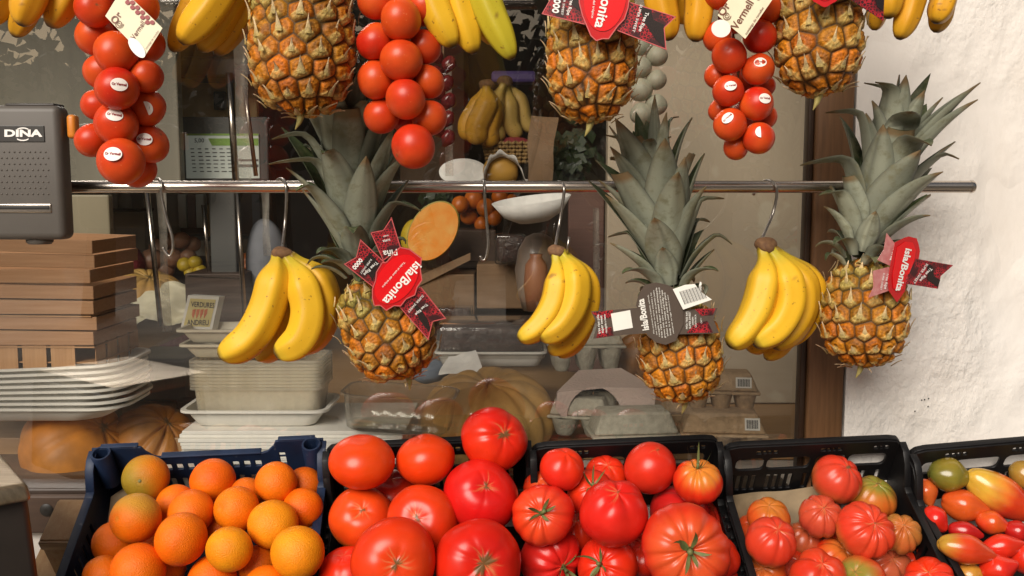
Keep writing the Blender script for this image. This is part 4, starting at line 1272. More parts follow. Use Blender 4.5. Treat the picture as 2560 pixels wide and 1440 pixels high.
def string(y, toms, label, hidden=8, seed=0, card_fn=None):
    o = P(toms[0][0], -160, y)
    root = empty('tomato_string', o, label, 'tomatoes', 'strings of small tomatoes hanging in the upper row')
    rng = random.Random(seed)
    placed = []
    for i, t in enumerate(toms):
        px, py, rp, dy = t[:4]; st = t[4] if len(t) > 4 else None
        rp = rp * 1.05; c = P(px, py, y + dy); r = rp * mpp(c)
        for _ in range(60):
            bad = False
            for q, qr in placed:
                gap = (c - q).length - .90 * (r + qr)
                if gap < 0:
                    vd = (c - CAM).normalized(); c = c + vd * (-gap * .6 + .0004); r = rp * mpp(c); bad = True
            if not bad: break
        placed.append((c, r))
        hue = rng.random()
        c1 = mix((0.54, 0.012, 0.006), (0.62, 0.060, 0.008), np.array([hue]))[0]
        geo, col = tomato(seed * 50 + i, r, squash=rng.uniform(.88, .96), lobes=rng.choice((0, 0, 3)), crease=.012, dip=.07, c1=c1, c2=(0.66, 0.085, 0.012), scar=.07, cracks=3, lump=.022, NU=44, NV=30)
        geo = xf(geo, orient((rng.uniform(-1, 1), rng.uniform(-.35, 1), rng.uniform(-.3, 1))))
        tm = mesh_obj('tomato', geo, M['tomato_matt'], root, cols=col, loc=c - o)
        if st:
            sx, sy, rot, peel = st
            n = view_axis(sx, sy).normalized()
            e1 = (RIGHT - n * RIGHT.dot(n)).normalized(); e2 = n.cross(e1) * -1
            if e2.dot(UP) < 0: e2 = -e2
            cr, sr = math.cos(rot), math.sin(rot)
            f1 = e1 * cr + e2 * sr; f2 = -e1 * sr + e2 * cr
            a_, b_ = .40, .31
            if not peel:
                ring = [(0, 0)] + [(a_ * math.cos(2 * PI * k / 28), b_ * math.sin(2 * PI * k / 28)) for k in range(28)]
                ff = [(0, 1 + k, 1 + (k + 1) % 28) for k in range(28)]
                sk = mesh_obj('sticker', (patch(n, f1, f2, r, 0, 0, ring, 1.012), ff), M['sticker'], tm)
                v, f = text_geo('Or Vermell', .035)
                pts = [((a - .5) * .66, (b - .06) * .80) for a, b, _ in v]
                mesh_obj('lettering', (patch(n, f1, f2, r, 0, 0, pts, 1.018), f), M['red_print'], sk)
            else:
                ring = [(.10 * peel, 0)] + [(a_ * .85 * math.cos(PI / 2 - PI * k / 16) * peel, .38 * math.sin(PI / 2 - PI * k / 16)) for k in range(17)] + [(0, -.2), (0, 0), (0, .2)]
                ff = [(0, 1 + k, 1 + (k + 1) % 20) for k in range(20)]
                sk = mesh_obj('sticker', (patch(n, f1, f2, r, 0, 0, ring, 1.025), ff), M['sticker'], tm)
                mk = [(.10 * peel, -.12), (.17 * peel, -.02), (.20 * peel, .10), (.14 * peel, -.02)]
                mesh_obj('lettering', (patch(n, f1, f2, r, 0, 0, mk, 1.026), [(0, 1, 2, 3)]), M['black_print'], sk)
    v, f = tube([o, P(toms[0][0] + 6, 60, y + .035), P(toms[-1][0], toms[-1][1], y + .03)], .0018, 6)
    mesh_obj('cord', (v, f), M['cardboard'], root, world=True)
    return root


s1 = string(YT + .0, [
    (293, 222, 51, -.02, (.46, .02, 0, 0)), (290, 310, 51, -.02, (.30, .28, 0, 0)), (302, 404, 56, -.02, (.05, .2, -.05, 0)), (290, 132, 52, -.02), (345, 14, 50, -.015),
    (368, 270, 45, -.005, (.3, -.2, .3, 1)), (372, 358, 48, -.005, (.15, .05, 0, 0)), (366, 192, 40, -.005), (362, 112, 48, .0), (236, 20, 46, -.005), (240, 92, 47, -.005), (252, 180, 42, .0), (247, 262, 41, .0), (232, 350, 42, .0), (345, 425, 44, .01),
    (270, -50, 50, -.01), (350, -75, 50, 0), (268, 50, 40, .03), (310, 260, 42, .04), (305, 350, 42, .04), (300, 180, 42, .04)],
    'long tomato string at left with oval white stickers and a printed card', seed=1)
s2 = string(YT + .0, [
    (1002, 48, 51, -.02), (1003, 150, 51, -.02), (1013, 248, 50, -.02), (1033, 367, 54, -.015), (940, 0, 46, -.005), (937, 103, 46, -.005), (940, 200, 47, -.005),
    (1060, 117, 43, .0), (1070, 204, 42, .0), (1073, 294, 43, .0), (953, 290, 42, .01), (1060, 20, 44, .01), (985, -50, 50, -.015), (1050, -75, 46, 0),
    (990, 100, 40, .04), (1010, 200, 40, .04), (1020, 300, 40, .04)], 'plain red tomato string without stickers in the upper middle', seed=2)
s3 = string(YT + .0, [
    (1823, 140, 43, -.015), (1895, 174, 39, -.015, (-.10, .25, 0, 0)), (1820, 227, 38, -.015, (-.05, .12, .15, 0)), (1892, 260, 41, -.015, (.25, .15, .05, 0)), (1825, 311, 40, -.015, (-.35, .25, .7, 0)),
    (1897, 345, 38, -.015, (-.12, .25, 0, -1)), (1840, 366, 33, .005), (1900, 92, 40, -.01), (1912, 20, 42, -.005), (1793, 92, 36, .005), (1793, 190, 31, .01), (1800, 275, 30, .015), (1912, 292, 30, .015), (1840, 40, 42, .0), (1800, -20, 42, .0), (1860, -60, 44, 0), (1912, 215, 26, .03), (1860, 200, 34, .04), (1860, 290, 34, .04)],
    'narrow tomato string with white stickers before the beige panel at right', seed=3)


def print_card(root, quad, y, text_pts, circle, photo=None):
    cx = sum(p[0] for p in quad) / 4; cy = sum(p[1] for p in quad) / 4
    pl = flat_plane(y, cx, cy, .0, -.004)
    cr = card('card', quad, pl, M['paper_cream'], root)
    if circle: card('round_label', ellipse(*circle), pl, M['sticker'], cr, off=.0012, th=.0005)
    g = G()
    for it in text_pts: lettering(g, it[0], pl, *it[1:5], .0008, *it[5:])
    mesh_obj('lettering', g.geo, M['brown_print'], cr, world=True, smooth=False)
    g = G()
    if photo:
        for x, y_, r_ in photo: 
            e = ellipse(x, y_, r_, r_ * .9, 0, 14); g.add([pl(a, b, .0008 + .00003 * x % .0002) for a, b in e], [tuple(range(14))])
        mesh_obj('tomato_picture', g.geo, M['red_print'], cr, world=True, smooth=False)
    # swirl ornament
    g = G()
    sx, sy, sr = text_pts[0][1] + 8, text_pts[0][2] - 2, 11
    pr = []
    for k in range(26):
        a = k * .5; q = sr * (1 - k / 30)
        pr.append((sx + q * math.cos(a), sy + q * math.sin(a)))
    for i in range(25):
        (x0, y0), (x1, y1) = pr[i], pr[i + 1]; d = math.hypot(x1 - x0, y1 - y0) + 1e-6
        nx, ny = -(y1 - y0) / d * .9, (x1 - x0) / d * .9
        g.add([pl(x0 - nx, y0 - ny, .0009), pl(x1 - nx, y1 - ny, .0009), pl(x1 + nx, y1 + ny, .0009), pl(x0 + nx, y0 + ny, .0009)], [(0, 1, 2, 3)])
    mesh_obj('ornament', g.geo, M['brown_print'], cr, world=True, smooth=False)
print_card(s1, [(263, 40), (305, -28), (406, 70), (361, 142)], YT - .062,
           [('Or', 290, 62, 306, 36, 1.0, .02), ('Vermell', 336, 100, 364, 58, 1.1, .012), ('tomàtiga de ramellet', 366, 124, 398, 78, .9, .004)], (343, 120, 14, 30, math.radians(-38)),
           [(335 + i * 6.2 + (3 if i % 2 else -3), 16 + i * 6.2 + (-3 if i % 2 else 3), 6.2) for i in range(-3, 8)])
print_card(s3, [(1794, 38), (1863, 97), (1958, -40), (1888, -98)], YT - .055,
           [('Or', 1808, 42, 1826, 14, 1.0, .02), ('Vermell', 1842, 76, 1884, 8, 1.1, .012), ('tomàtiga de ramellet', 1866, 88, 1910, 20, .9, .004)], (1802, 72, 24, 22, 0),
           [(1898 + i * 5 + (3 if i % 2 else -3), -8 - i * 6 + (-3 if i % 2 else 3), 6) for i in range(0, 8)])

# upper rail carrying the upper row (just above the picture)
rail('steel_rail', -250, YT + .02, -160, 2500, .0082, 'upper steel rail carrying the top row of hanging fruit')
# ------------------------------------------------------------------ tilted crates of fruit
T = math.radians(32)
YB = 0.066
O = P(1280, 1106, YB)
EV = Vector((0, -math.cos(T), -math.sin(T)))            # down the slope, towards the customer
EW = Vector((0, -math.sin(T), math.cos(T)))             # out of the crate


def on_slope(px, py, h):
    r = ray(px, py)
    t = (O + EW * h - CAM).dot(EW) / r.dot(EW)
    return CAM + r * t


def frame3(o, ex, ey, ez):
    return Matrix(((ex.x, ey.x, ez.x, o.x), (ex.y, ey.y, ez.y, o.y), (ex.z, ey.z, ez.z, o.z), (0, 0, 0, 1)))


def crate(px0, px1, yaw, mat, style, label, dipv=-.05, D=.40, H=.155, group='plastic crates lined up under the window', dw=0.0):
    a = on_slope(px0, 1106, dw); b = on_slope(px1, 1106, dw)
    W = (b - a).length
    R_ = Matrix.Rotation(yaw, 3, EW)
    ex = R_ @ Vector((1, 0, 0)); ev = R_ @ EV
    c0 = (a + b) / 2
    o = c0 - ex * W / 2
    root = empty('plastic_crate', c0 - EW * H, label, 'crate', group)
    th = .0045
    # back wall
    Mb = frame3(o, ex, EW, -ev)
    Ms0 = frame3(o, ev, EW, ex)
    Ms1 = frame3(o + ex * W, ev, EW, ex)
    Mf = frame3(o + ev * D, ex, EW, -ev)
    if style == 'black':
        cr = .022
        out = [(0, -H)] + [(0, -cr), (.003, -cr * .45), (cr * .4, -cr * .12), (cr, 0), (W - cr, 0), (W - cr * .4, -cr * .12), (W - .003, -cr * .45), (W, -cr)] + [(W, -H)]
        holes = []
        small = [.20, .23, .26, .285] + [.56, .59, .62, .645] + [.86, .885, .91]
        for s in small: holes.append(rrect(W * s - .0045, -.0155, W * s + .0045, -.0090, .0015, 2))
        for s0, s1 in ((.08, .24), (.255, .50), (.53, .70), (.715, .93)):
            holes.append(rrect(W * s0, -.050, W * s1, -.0255, .008, 3))
        k = 0
        x = .06
        while x < .93:
            if k % 5 != 4: holes.append(rrect(W * x, -.094, W * x + .0068, -.062, .001, 2))
            x += .042; k += 1
    else:
        out = [(0, -H), (0, .0), (.066, .0), (.070, -.001), (.074, -.010), (.084, -.021), (.094, -.024), (W - .094, -.024), (W - .084, -.021), (W - .074, -.010), (W - .070, -.001), (W - .066, 0), (W, 0), (W, -H)]
        holes = []
        x = .096
        while x < W - .10:
            holes.append(rrect(x, -.051, x + .0095, -.039, .0012, 2)); x += .0165
        for xx in (.058, W - .068): holes.append(rrect(xx, -.050, xx + .009, -.024, .001, 2))
        x = .03
        while x < W - .04:
            holes.append(rrect(x, -.118, x + .008, -.070, .001, 2)); x += .017
    mesh_obj('back_wall', xf(panel2d(out, holes, th, .0008), Mb @ Matrix.Translation((0, 0, -th / 2))), mat, root, world=True, sharp=35)
    outf = [(.006, -H), (.006, -.02), (W - .006, -.02), (W - .006, -H)]
    mesh_obj('front_wall', xf(panel2d(outf, [rrect(W * .3, -.075, W * .7, -.05, .01)], th, .0008), Mf), mat, root, world=True, sharp=35)
    # sides
    dip = dipv
    outs = [(th, -H), (th, -.004), (.020, -.006), (.034, dip * .35), (.052, dip * .95), (.062, dip), (D - .06, dip), (D - .04, dip * .5), (D - .006, -.012), (D - .006, -H)]
    hs = []
    x = .085
    while x < D - .09:
        hs.append(rrect(x, -.105, x + .0075, -.066, .001, 2)); x += .018
    for k, MM in enumerate((Ms0, Ms1)):
        off = th / 2 if k == 0 else -th / 2
        mesh_obj('side_wall', xf(panel2d(outs, hs, th, .0008), MM @ Matrix.Translation((0, 0, off))), mat, root, world=True, sharp=35)
    mesh_obj('floor', xf(box(W / 2, -H + .003, -D / 2, W - .012, .006, D - .012, .001), Mb), mat, root, world=True, sharp=35)
    # rim lip along the top edges: a folded-out ledge
    rim = G()
    lip = .0105
    def bar(p, q, wv, hv, up):
        d = (q - p); L = d.length; d.normalize()
        side = d.cross(up).normalized()
        m = frame3((p + q) / 2, d, side, up)
        rim.add(*xf(box(0, 0, 0, L, wv, hv, .0012, 2), m))
    if style == 'black':
        for (a0, b0), (a1, b1) in zip(out[1:-2], out[2:-1]):
            p = o + ex * a0 + EW * b0 - ev * .003; q = o + ex * a1 + EW * b1 - ev * .003
            d = (q - p).normalized(); up = d.cross(ev).normalized()
            if up.dot(EW) < -.1: up = -up
            bar(p - d * .0006 + up * .0006, q + d * .0006 + up * .0006, .0095, .0030, up)
        bar(o + ex * .030 - EW * .021 + ev * .0015, o + ex * (W - .030) - EW * .021 + ev * .0015, .0022, .003, EW)
    else:
        bar(o + ex * .094 - EW * .0235, o + ex * (W - .094) - EW * .0235, .011, .0035, EW)
        for x0, x1_ in ((.012, .066), (W - .066, W - .012)):
            bar(o + ex * x0 + EW * .0008, o + ex * x1_ + EW * .0008, .0085, .0034, EW)
        bar(o + ex * .03 - EW * .033 + ev * .002, o + ex * (W - .03) - EW * .033 + ev * .002, .0025, .003, EW)
    for sx, sg in ((0, -1), (W, 1)):
        pts = [(th, -.004), (.020, -.006), (.034, dip * .35), (.052, dip * .95), (.062, dip), (D - .06, dip), (D - .04, dip * .5), (D - .006, -.012)]
        for (v0, w0), (v1, w1) in zip(pts[:-1], pts[1:]):
            p = o + ex * (sx - sg * .0015) + ev * v0 + EW * w0; q = o + ex * (sx - sg * .0015) + ev * v1 + EW * w1
            d = (q - p).normalized(); up = ex.cross(d).normalized()
            if up.dot(EW) < 0: up = -up
            bar(p - d * .0008, q + d * .0008, lip if style == 'black' else .0125, .0034, up)
            if style == 'black':
                bar(p - EW * .011 - d * .0008 + ex * sg * .001, q - EW * .011 + d * .0008 + ex * sg * .001, .007, .0028, up)
    # outside ribs on the sides
    for sx, sg in ((0, -1), (W, 1)):
        for v_ in (.075, .16, .25, .33):
            p = o + ex * (sx + sg * .002) + ev * v_ + EW * (dip - .002); q = p - EW * (H + dip - .02)
            bar(p, q, .005, .004, ex)
    mesh_obj('rim', rim.geo, mat, root, world=True, sharp=35)
    if style == 'blue':
        for xx in (.016, W - .016):
            prof = [(.0095, -.06), (.0142, -.06), (.0142, .001), (.0135, .0022), (.0112, .0022), (.0105, .001), (.0098, -.03), (.0098, -.06)]
            m = frame3(o + ex * xx + ev * .0135, ex, ev * -1, EW)
            mesh_obj('corner_socket', xf(lathe(prof, 28), m), mat, root, world=True, sharp=35)
    root['_w'] = W
    del root['_w']
    return root, o, ex, ev, W


cB = crate(236, 806, .06, M['blue_plastic'], 'blue', 'dark blue plastic crate full of oranges', dipv=-.040, dw=-.002)
c1 = crate(815, 1322, .07, M['black_plastic'], 'black', 'black plastic crate of big smooth beef tomatoes beside the blue crate', dipv=-.078)
c2 = crate(1328, 1802, .06, M['black_plastic'], 'black', 'black plastic crate of ribbed red tomatoes with green calyxes', dipv=-.078)
c3 = crate(1808, 2262, .06, M['black_plastic'], 'black', 'black plastic crate of small pink ribbed tomatoes on brown paper')
c4 = crate(2268, 2760, .11, M['black_plastic'], 'black', 'black plastic crate of pointed plum tomatoes at the right edge')

# sloped stand under the crates
Hc = .155
st = empty('display_stand', (0.1, -.1, 0), 'sloped wooden display stand carrying the crates', 'stand')
xl = on_slope(150, 1300, -.16).x; xr = on_slope(2900, 1300, -.16).x
base = O - EW * (Hc + .014)
m = frame3(base, Vector((1, 0, 0)), EV, EW)
mesh_obj('shelf_board', xf(box((xl + xr) / 2, .205, 0, xr - xl + .02, .44, .02, .002), m), M['plywood'], st, world=True)
for lx in (xl + .05, xr - .05):
    for v_ in (.02, .38):
        q = base + EV * v_ - EW * .012; q.x = lx
        mesh_obj('leg', box(lx, q.y, q.z / 2, .04, .04, q.z, .002), M['plywood'], st, world=True)
# worn plywood cheek with a rounded top corner, left of the blue crate
pa = on_slope(150, 1245, -.045); pb = on_slope(222, 1245, -.045)
pw = pb.x - pa.x
v1 = (on_slope(150, 1352, -.042) - pa).dot(EV)
out = [(0, -.16), (0, .002), (.003, .007), (.009, .010), (v1 - .002, .010), (v1, .008), (v1, -.16)]
off = (pa - O).dot(EV)
m = frame3(Vector((pa.x, O.y, O.z)) + EV * off - EW * .052, EV, EW, Vector((1, 0, 0)))
mesh_obj('cheek', xf(panel2d(out, [], pw, .0015), m @ Matrix.Translation((0, 0, pw / 2))), M['plywood'], st, world=True, sharp=30)
mesh_obj('ply_edge', xf(box(v1 + .001, .001, pw / 2, .004, .015, pw * 1.02, .0008), m), M['plywood_edge'], st, world=True)


# ------------------------------------------------------------------ placing the fruit
def settle(items, h, k=.93):
    """items (px,py,rpx,h..): front ones first. Overlapping neighbours are moved apart along their own
    sight lines (front one nearer, back one further), kept in front of the back wall and above the floor."""
    n = len(items)
    C_ = []
    for it in items:
        C_.append(on_slope(it[0], it[1], it[3] if it[3] is not None else h))
    D_ = [(c - CAM).normalized() for c in C_]
    for step in range(260):
        R = [it[2] * mpp(c) for it, c in zip(items, C_)]
        moved = False
        for i in range(n):
            for j in range(i + 1, n):
                gap = (C_[i] - C_[j]).length - k * (R[i] + R[j])
                if gap < -2e-4:
                    s_ = min(.003, -gap * .5)
                    C_[i] = C_[i] - D_[i] * (s_ * .35); C_[j] = C_[j] + D_[j] * (s_ * .65); moved = True
        for i in range(n):
            q = C_[i] - O
            v_ = q.dot(EV); w_ = q.dot(EW); r = R[i]
            lim = r * .93 + .006
            if v_ < lim and w_ < r * .6:
                C_[i] = C_[i] - D_[i] * min(.004, (lim - v_) * .6); moved = True
            if w_ < -.149 + r * .8:
                C_[i] = C_[i] - D_[i] * .002
        if not moved: break
    return [(c, it[2] * mpp(c)) for it, c in zip(items, C_)]


OR = [
    (745, 1382, 67, None, 'Y', (.1, .3), 'big yellow orange in the blue crate, lowest against the right wall'),
    (682, 1310, 63, None, 'Y', (-.2, -.9), 'yellow orange in the blue crate, upper left of the lowest right one'),
    (574, 1374, 58, None, 'Y', (.3, .8), 'pale orange in the front middle of the blue crate'),
    (453, 1347, 66, None, 'O', (-.95, .1), 'large smooth orange near the centre of the blue crate'),
    (345, 1425, 66, None, 'O', (.2, .5), 'big orange cut by the bottom photo edge, left part of the blue crate'),
    (530, 1452, 62, None, 'O', (.0, .9), 'orange cut by the bottom photo edge, middle of the blue crate'),
    (668, 1472, 62, None, 'O', (.0, .9), 'orange barely showing at the bottom edge, right part of the blue crate'),
    (593, 1273, 57, None, 'S', (-.50, .22), 'orange with a dark green stem button facing left, in the crate centre'),
    (757, 1270, 50, None, 'O', (.3, -.8), 'orange touching the right wall of the blue crate, half way down'),
    (478, 1282, 58, None, 'N', (-.75, .6), 'orange with a pale bump, above the large smooth centre orange'),
    (690, 1207, 52, None, 'O', (.1, -.4), 'topmost orange on the right side of the blue crate'),
    (531, 1200, 56, None, 'O', (-.1, -.92), 'topmost orange in the middle of the blue crate'),
    (364, 1195, 57, None, 'G', (.1, .05), 'greenish speckled orange at the back left of the blue crate'),
    (340, 1296, 61, None, 'T', (-.4, .2), 'orange with faint green tinge under the greenish speckled one'),
    (288, 1357, 55, None, 'O', (-.3, .5), 'orange against the left wall of the blue crate'),
    (262, 1440, 52, None, 'O', (.1, .8), 'orange in the bottom left corner of the blue crate'),
    (415, 1420, 48, None, 'S', (.05, .25), 'small orange with green stem button near the bottom edge'),
    (440, 1262, 50, None, 'N', (.3, -.2), 'orange mostly hidden behind the one with the pale bump'),
    (375, 1388, 48, None, 'O', (.2, .5), 'orange hidden between the left front oranges'),
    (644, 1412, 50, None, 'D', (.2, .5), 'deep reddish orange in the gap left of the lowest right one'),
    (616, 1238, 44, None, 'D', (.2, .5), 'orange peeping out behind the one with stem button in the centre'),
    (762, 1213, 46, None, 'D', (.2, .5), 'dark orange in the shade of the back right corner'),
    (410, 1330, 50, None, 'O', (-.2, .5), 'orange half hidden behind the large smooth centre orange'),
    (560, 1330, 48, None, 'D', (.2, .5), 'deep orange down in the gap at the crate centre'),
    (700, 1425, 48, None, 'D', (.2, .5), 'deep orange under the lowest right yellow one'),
]
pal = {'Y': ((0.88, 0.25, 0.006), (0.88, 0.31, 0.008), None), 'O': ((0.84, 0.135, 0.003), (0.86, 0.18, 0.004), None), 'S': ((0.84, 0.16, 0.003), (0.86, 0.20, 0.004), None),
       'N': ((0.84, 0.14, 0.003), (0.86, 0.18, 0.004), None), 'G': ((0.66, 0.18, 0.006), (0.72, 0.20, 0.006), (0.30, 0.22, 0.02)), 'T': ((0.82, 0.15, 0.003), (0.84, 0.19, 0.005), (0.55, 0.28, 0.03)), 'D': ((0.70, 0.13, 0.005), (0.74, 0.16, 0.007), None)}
M['orange_stem'] = pbr('orange stem button', color=(0.10, 0.11, 0.03), rough=.7, var=.5, vscale=200, var2=(.3, .25, .1))
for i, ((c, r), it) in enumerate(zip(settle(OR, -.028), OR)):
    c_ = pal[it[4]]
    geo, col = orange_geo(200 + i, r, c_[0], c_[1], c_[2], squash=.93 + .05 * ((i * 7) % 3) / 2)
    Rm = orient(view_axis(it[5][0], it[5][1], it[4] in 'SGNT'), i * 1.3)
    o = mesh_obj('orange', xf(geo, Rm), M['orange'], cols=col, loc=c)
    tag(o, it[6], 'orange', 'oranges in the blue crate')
    if it[4] in 'SG':
        z = r * (.95 - .055)
        v, f = lathe([(.0001, z + .0012), (r * .045, z + .0012), (r * .075, z + .0004), (r * .085, z - .001)], 10)
        n = len(v)
        mesh_obj('stem_button', xf((v, f), Rm), M['orange_stem'], o)

BEEF = [   # px, py, r, h, stem(sx,sy,front), params, label
    (985, 1402, 106, None, (.19, .16), dict(lobes=5, crease=.03, squash=.78, scar=.13, cracks=18, c1=(.68, .045, .006), c2=(.66, .02, .006)), 'large beef tomato with brown corky scar in the front middle of its crate'),
    (1195, 1405, 110, None, (.22, .22), dict(lobes=6, crease=.06, squash=.75, scar=.24, cracks=22, c1=(.66, .025, .006), c2=(.56, .010, .006)), 'large beef tomato with a long jagged brown scar, front right of its crate'),
    (1055, 1303, 91, None, (-.10, .33), dict(lobes=4, crease=.025, squash=.85, scar=.10, cracks=16, c1=(.72, .07, .007), c2=(.68, .03, .006), under=(.68, .26, .03), un_amt=.35), 'orange red beef tomato with star shaped scar in the centre of its crate'),
    (1152, 1455, 62, None, (.0, .7), dict(lobes=5, crease=.03, scar=.05), 'beef tomato cut by the bottom edge between the two scarred ones'),
    (1200, 1238, 93, None, (.24, .49), dict(lobes=5, crease=.03, squash=.9, scar=.10, cracks=12, c1=(.58, .008, .008), c2=(.64, .015, .008)), 'deep red beef tomato with small star scar under the topmost tilted one'),
    (1234, 1098, 82, .045, (.42, .30), dict(lobes=6, crease=.07, squash=.86, scar=.17, cracks=16, c1=(.64, .012, .006), c2=(.68, .035, .006)), 'tilted beef tomato with a long scar, topmost of its crate at the right'),
    (905, 1155, 82, .005, (.05, .96), dict(lobes=0, squash=.80, dip=.07, scar=.0, cracks=0, lump=.02, c1=(.70, .040, .004), c2=(.72, .060, .006)), 'smooth flattened orange red tomato at the back left of the beef tomato crate'),
    (1063, 1149, 74, .005, (-.15, .92), dict(lobes=3, crease=.05, squash=.86, dip=.08, scar=0, cracks=0, every=.7, c1=(.70, .040, .004), c2=(.72, .056, .006)), 'smooth orange red tomato with one vertical fold at the back middle of its crate'),
    (903, 1296, 83, None, (.18, .52), dict(lobes=4, crease=.035, squash=.9, scar=.07, cracks=14, c1=(.66, .035, .006), c2=(.70, .065, .007), under=(.52, .26, .03), un_amt=.8), 'beef tomato with yellow green underside at the left wall of its crate'),
    (868, 1432, 74, None, (-.1, .9), dict(lobes=5, crease=.03, scar=0, cracks=4), 'beef tomato in the bottom left corner of its crate, half hidden'),
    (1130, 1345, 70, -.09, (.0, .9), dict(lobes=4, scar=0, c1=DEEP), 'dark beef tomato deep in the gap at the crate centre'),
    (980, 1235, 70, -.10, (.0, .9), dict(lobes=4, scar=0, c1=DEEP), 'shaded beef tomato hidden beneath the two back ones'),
]
RIB = [
    (1532, 1282, 88, None, (.10, .78), dict(lobes=4, crease=.07, squash=.98, every=.5, dip=.10, scar=.05, cracks=8, c1=(.66, .014, .009), c2=(.60, .024, .010), lump=.05), None, 'big lumpy red tomato with a pale crease in the centre of the second black crate'),
    (1712, 1372, 114, None, (.02, .20), dict(lobes=11, crease=.075, squash=.74, dip=.18, scar=.09, cracks=16, every=.35, c1=(.68, .016, .009), c2=(.60, .03, .010), shoulder=(.62, .14, .03), sh_amt=.45), (.38, .35), 'largest ribbed tomato with spreading green calyx at the front of its crate'),
    (1355, 1287, 78, None, (-.06, .30), dict(lobes=10, crease=.07, squash=.76, dip=.16, scar=.09, cracks=14, shoulder=(.66, .14, .04), sh_amt=.3, c1=(.68, .016, .009)), (.40, .45), 'ribbed tomato with green calyx at the left wall of its crate'),
    (1378, 1396, 80, None, (.48, -.12), dict(lobes=8, crease=.06, squash=.84, dip=.14, scar=.06, cracks=4, c1=(.68, .018, .013), c2=(.58, .014, .009)), (.55, .3), 'pinkish ribbed tomato with calyx facing right, bottom left of its crate'),
    (1518, 1416, 76, None, (-.40, .34), dict(lobes=8, crease=.06, squash=.84, dip=.14, scar=.06, cracks=4, c1=(.68, .016, .009)), (.55, .5), 'ribbed tomato with curly calyx at the bottom middle of its crate'),
    (1623, 1169, 65, None, (.25, .80), dict(lobes=0, squash=.97, scar=.06, cracks=4, dip=.04, c1=(.70, .022, .011), c2=(.60, .03, .011)), None, 'smooth round tomato, topmost at the back of its crate'),
    (1405, 1173, 56, None, (.2, .85), dict(lobes=3, crease=.04, squash=.97, dip=.05, scar=0, cracks=0, every=.6, c1=(.68, .022, .011)), None, 'round tomato at the back left of the second black crate'),
    (1480, 1232, 62, None, (.0, .52), dict(lobes=7, crease=.04, scar=.06, dip=.12, c1=(.58, .018, .009)), (.5, .7), 'tomato with upright calyx, half hidden behind the lumpy centre one'),
    (1745, 1205, 61, None, (-.1, .86), dict(lobes=9, crease=.06, dip=.13, squash=.85, scar=.05, shoulder=(.66, .25, .03), sh_amt=.8, c1=(.58, .022, .009), every=.6), (.45, 1.3), 'ribbed tomato with orange shoulders and wiry calyx at the back right of its crate'),
    (1515, 1188, 52, None, (.1, .8), dict(lobes=6, crease=.05, scar=0, c1=(.68, .024, .010)), None, 'small tomato peeping between the two back round ones'),
    (1698, 1285, 78, None, (.1, .9), dict(lobes=4, crease=.03, squash=.9, scar=0, cracks=0, c1=(.48, .014, .014), c2=(.52, .014, .009)), None, 'dark wet looking tomato right of the lumpy centre one'),
    (1782, 1392, 66, None, (.2, .9), dict(lobes=8, crease=.06, scar=0, c1=(.50, .016, .014)), None, 'ribbed tomato squeezed against the right wall of its crate'),
    (1762, 1296, 48, None, (.5, .8), dict(lobes=8, crease=.06, scar=0, c1=(.48, .014, .014)), None, 'tomato half hidden behind the dark wet looking one'),
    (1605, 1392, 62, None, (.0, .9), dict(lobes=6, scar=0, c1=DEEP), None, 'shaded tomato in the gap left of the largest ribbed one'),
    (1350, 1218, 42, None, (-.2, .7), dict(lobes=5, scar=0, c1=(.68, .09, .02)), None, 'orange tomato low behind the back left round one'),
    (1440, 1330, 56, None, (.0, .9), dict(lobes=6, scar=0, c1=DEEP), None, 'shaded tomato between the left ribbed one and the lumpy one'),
    (1815, 1446, 42, None, (-.3, .6), dict(lobes=6, scar=.05, c1=(.58, .022, .009)), None, 'tomato at the bottom right corner of the second black crate'),
]
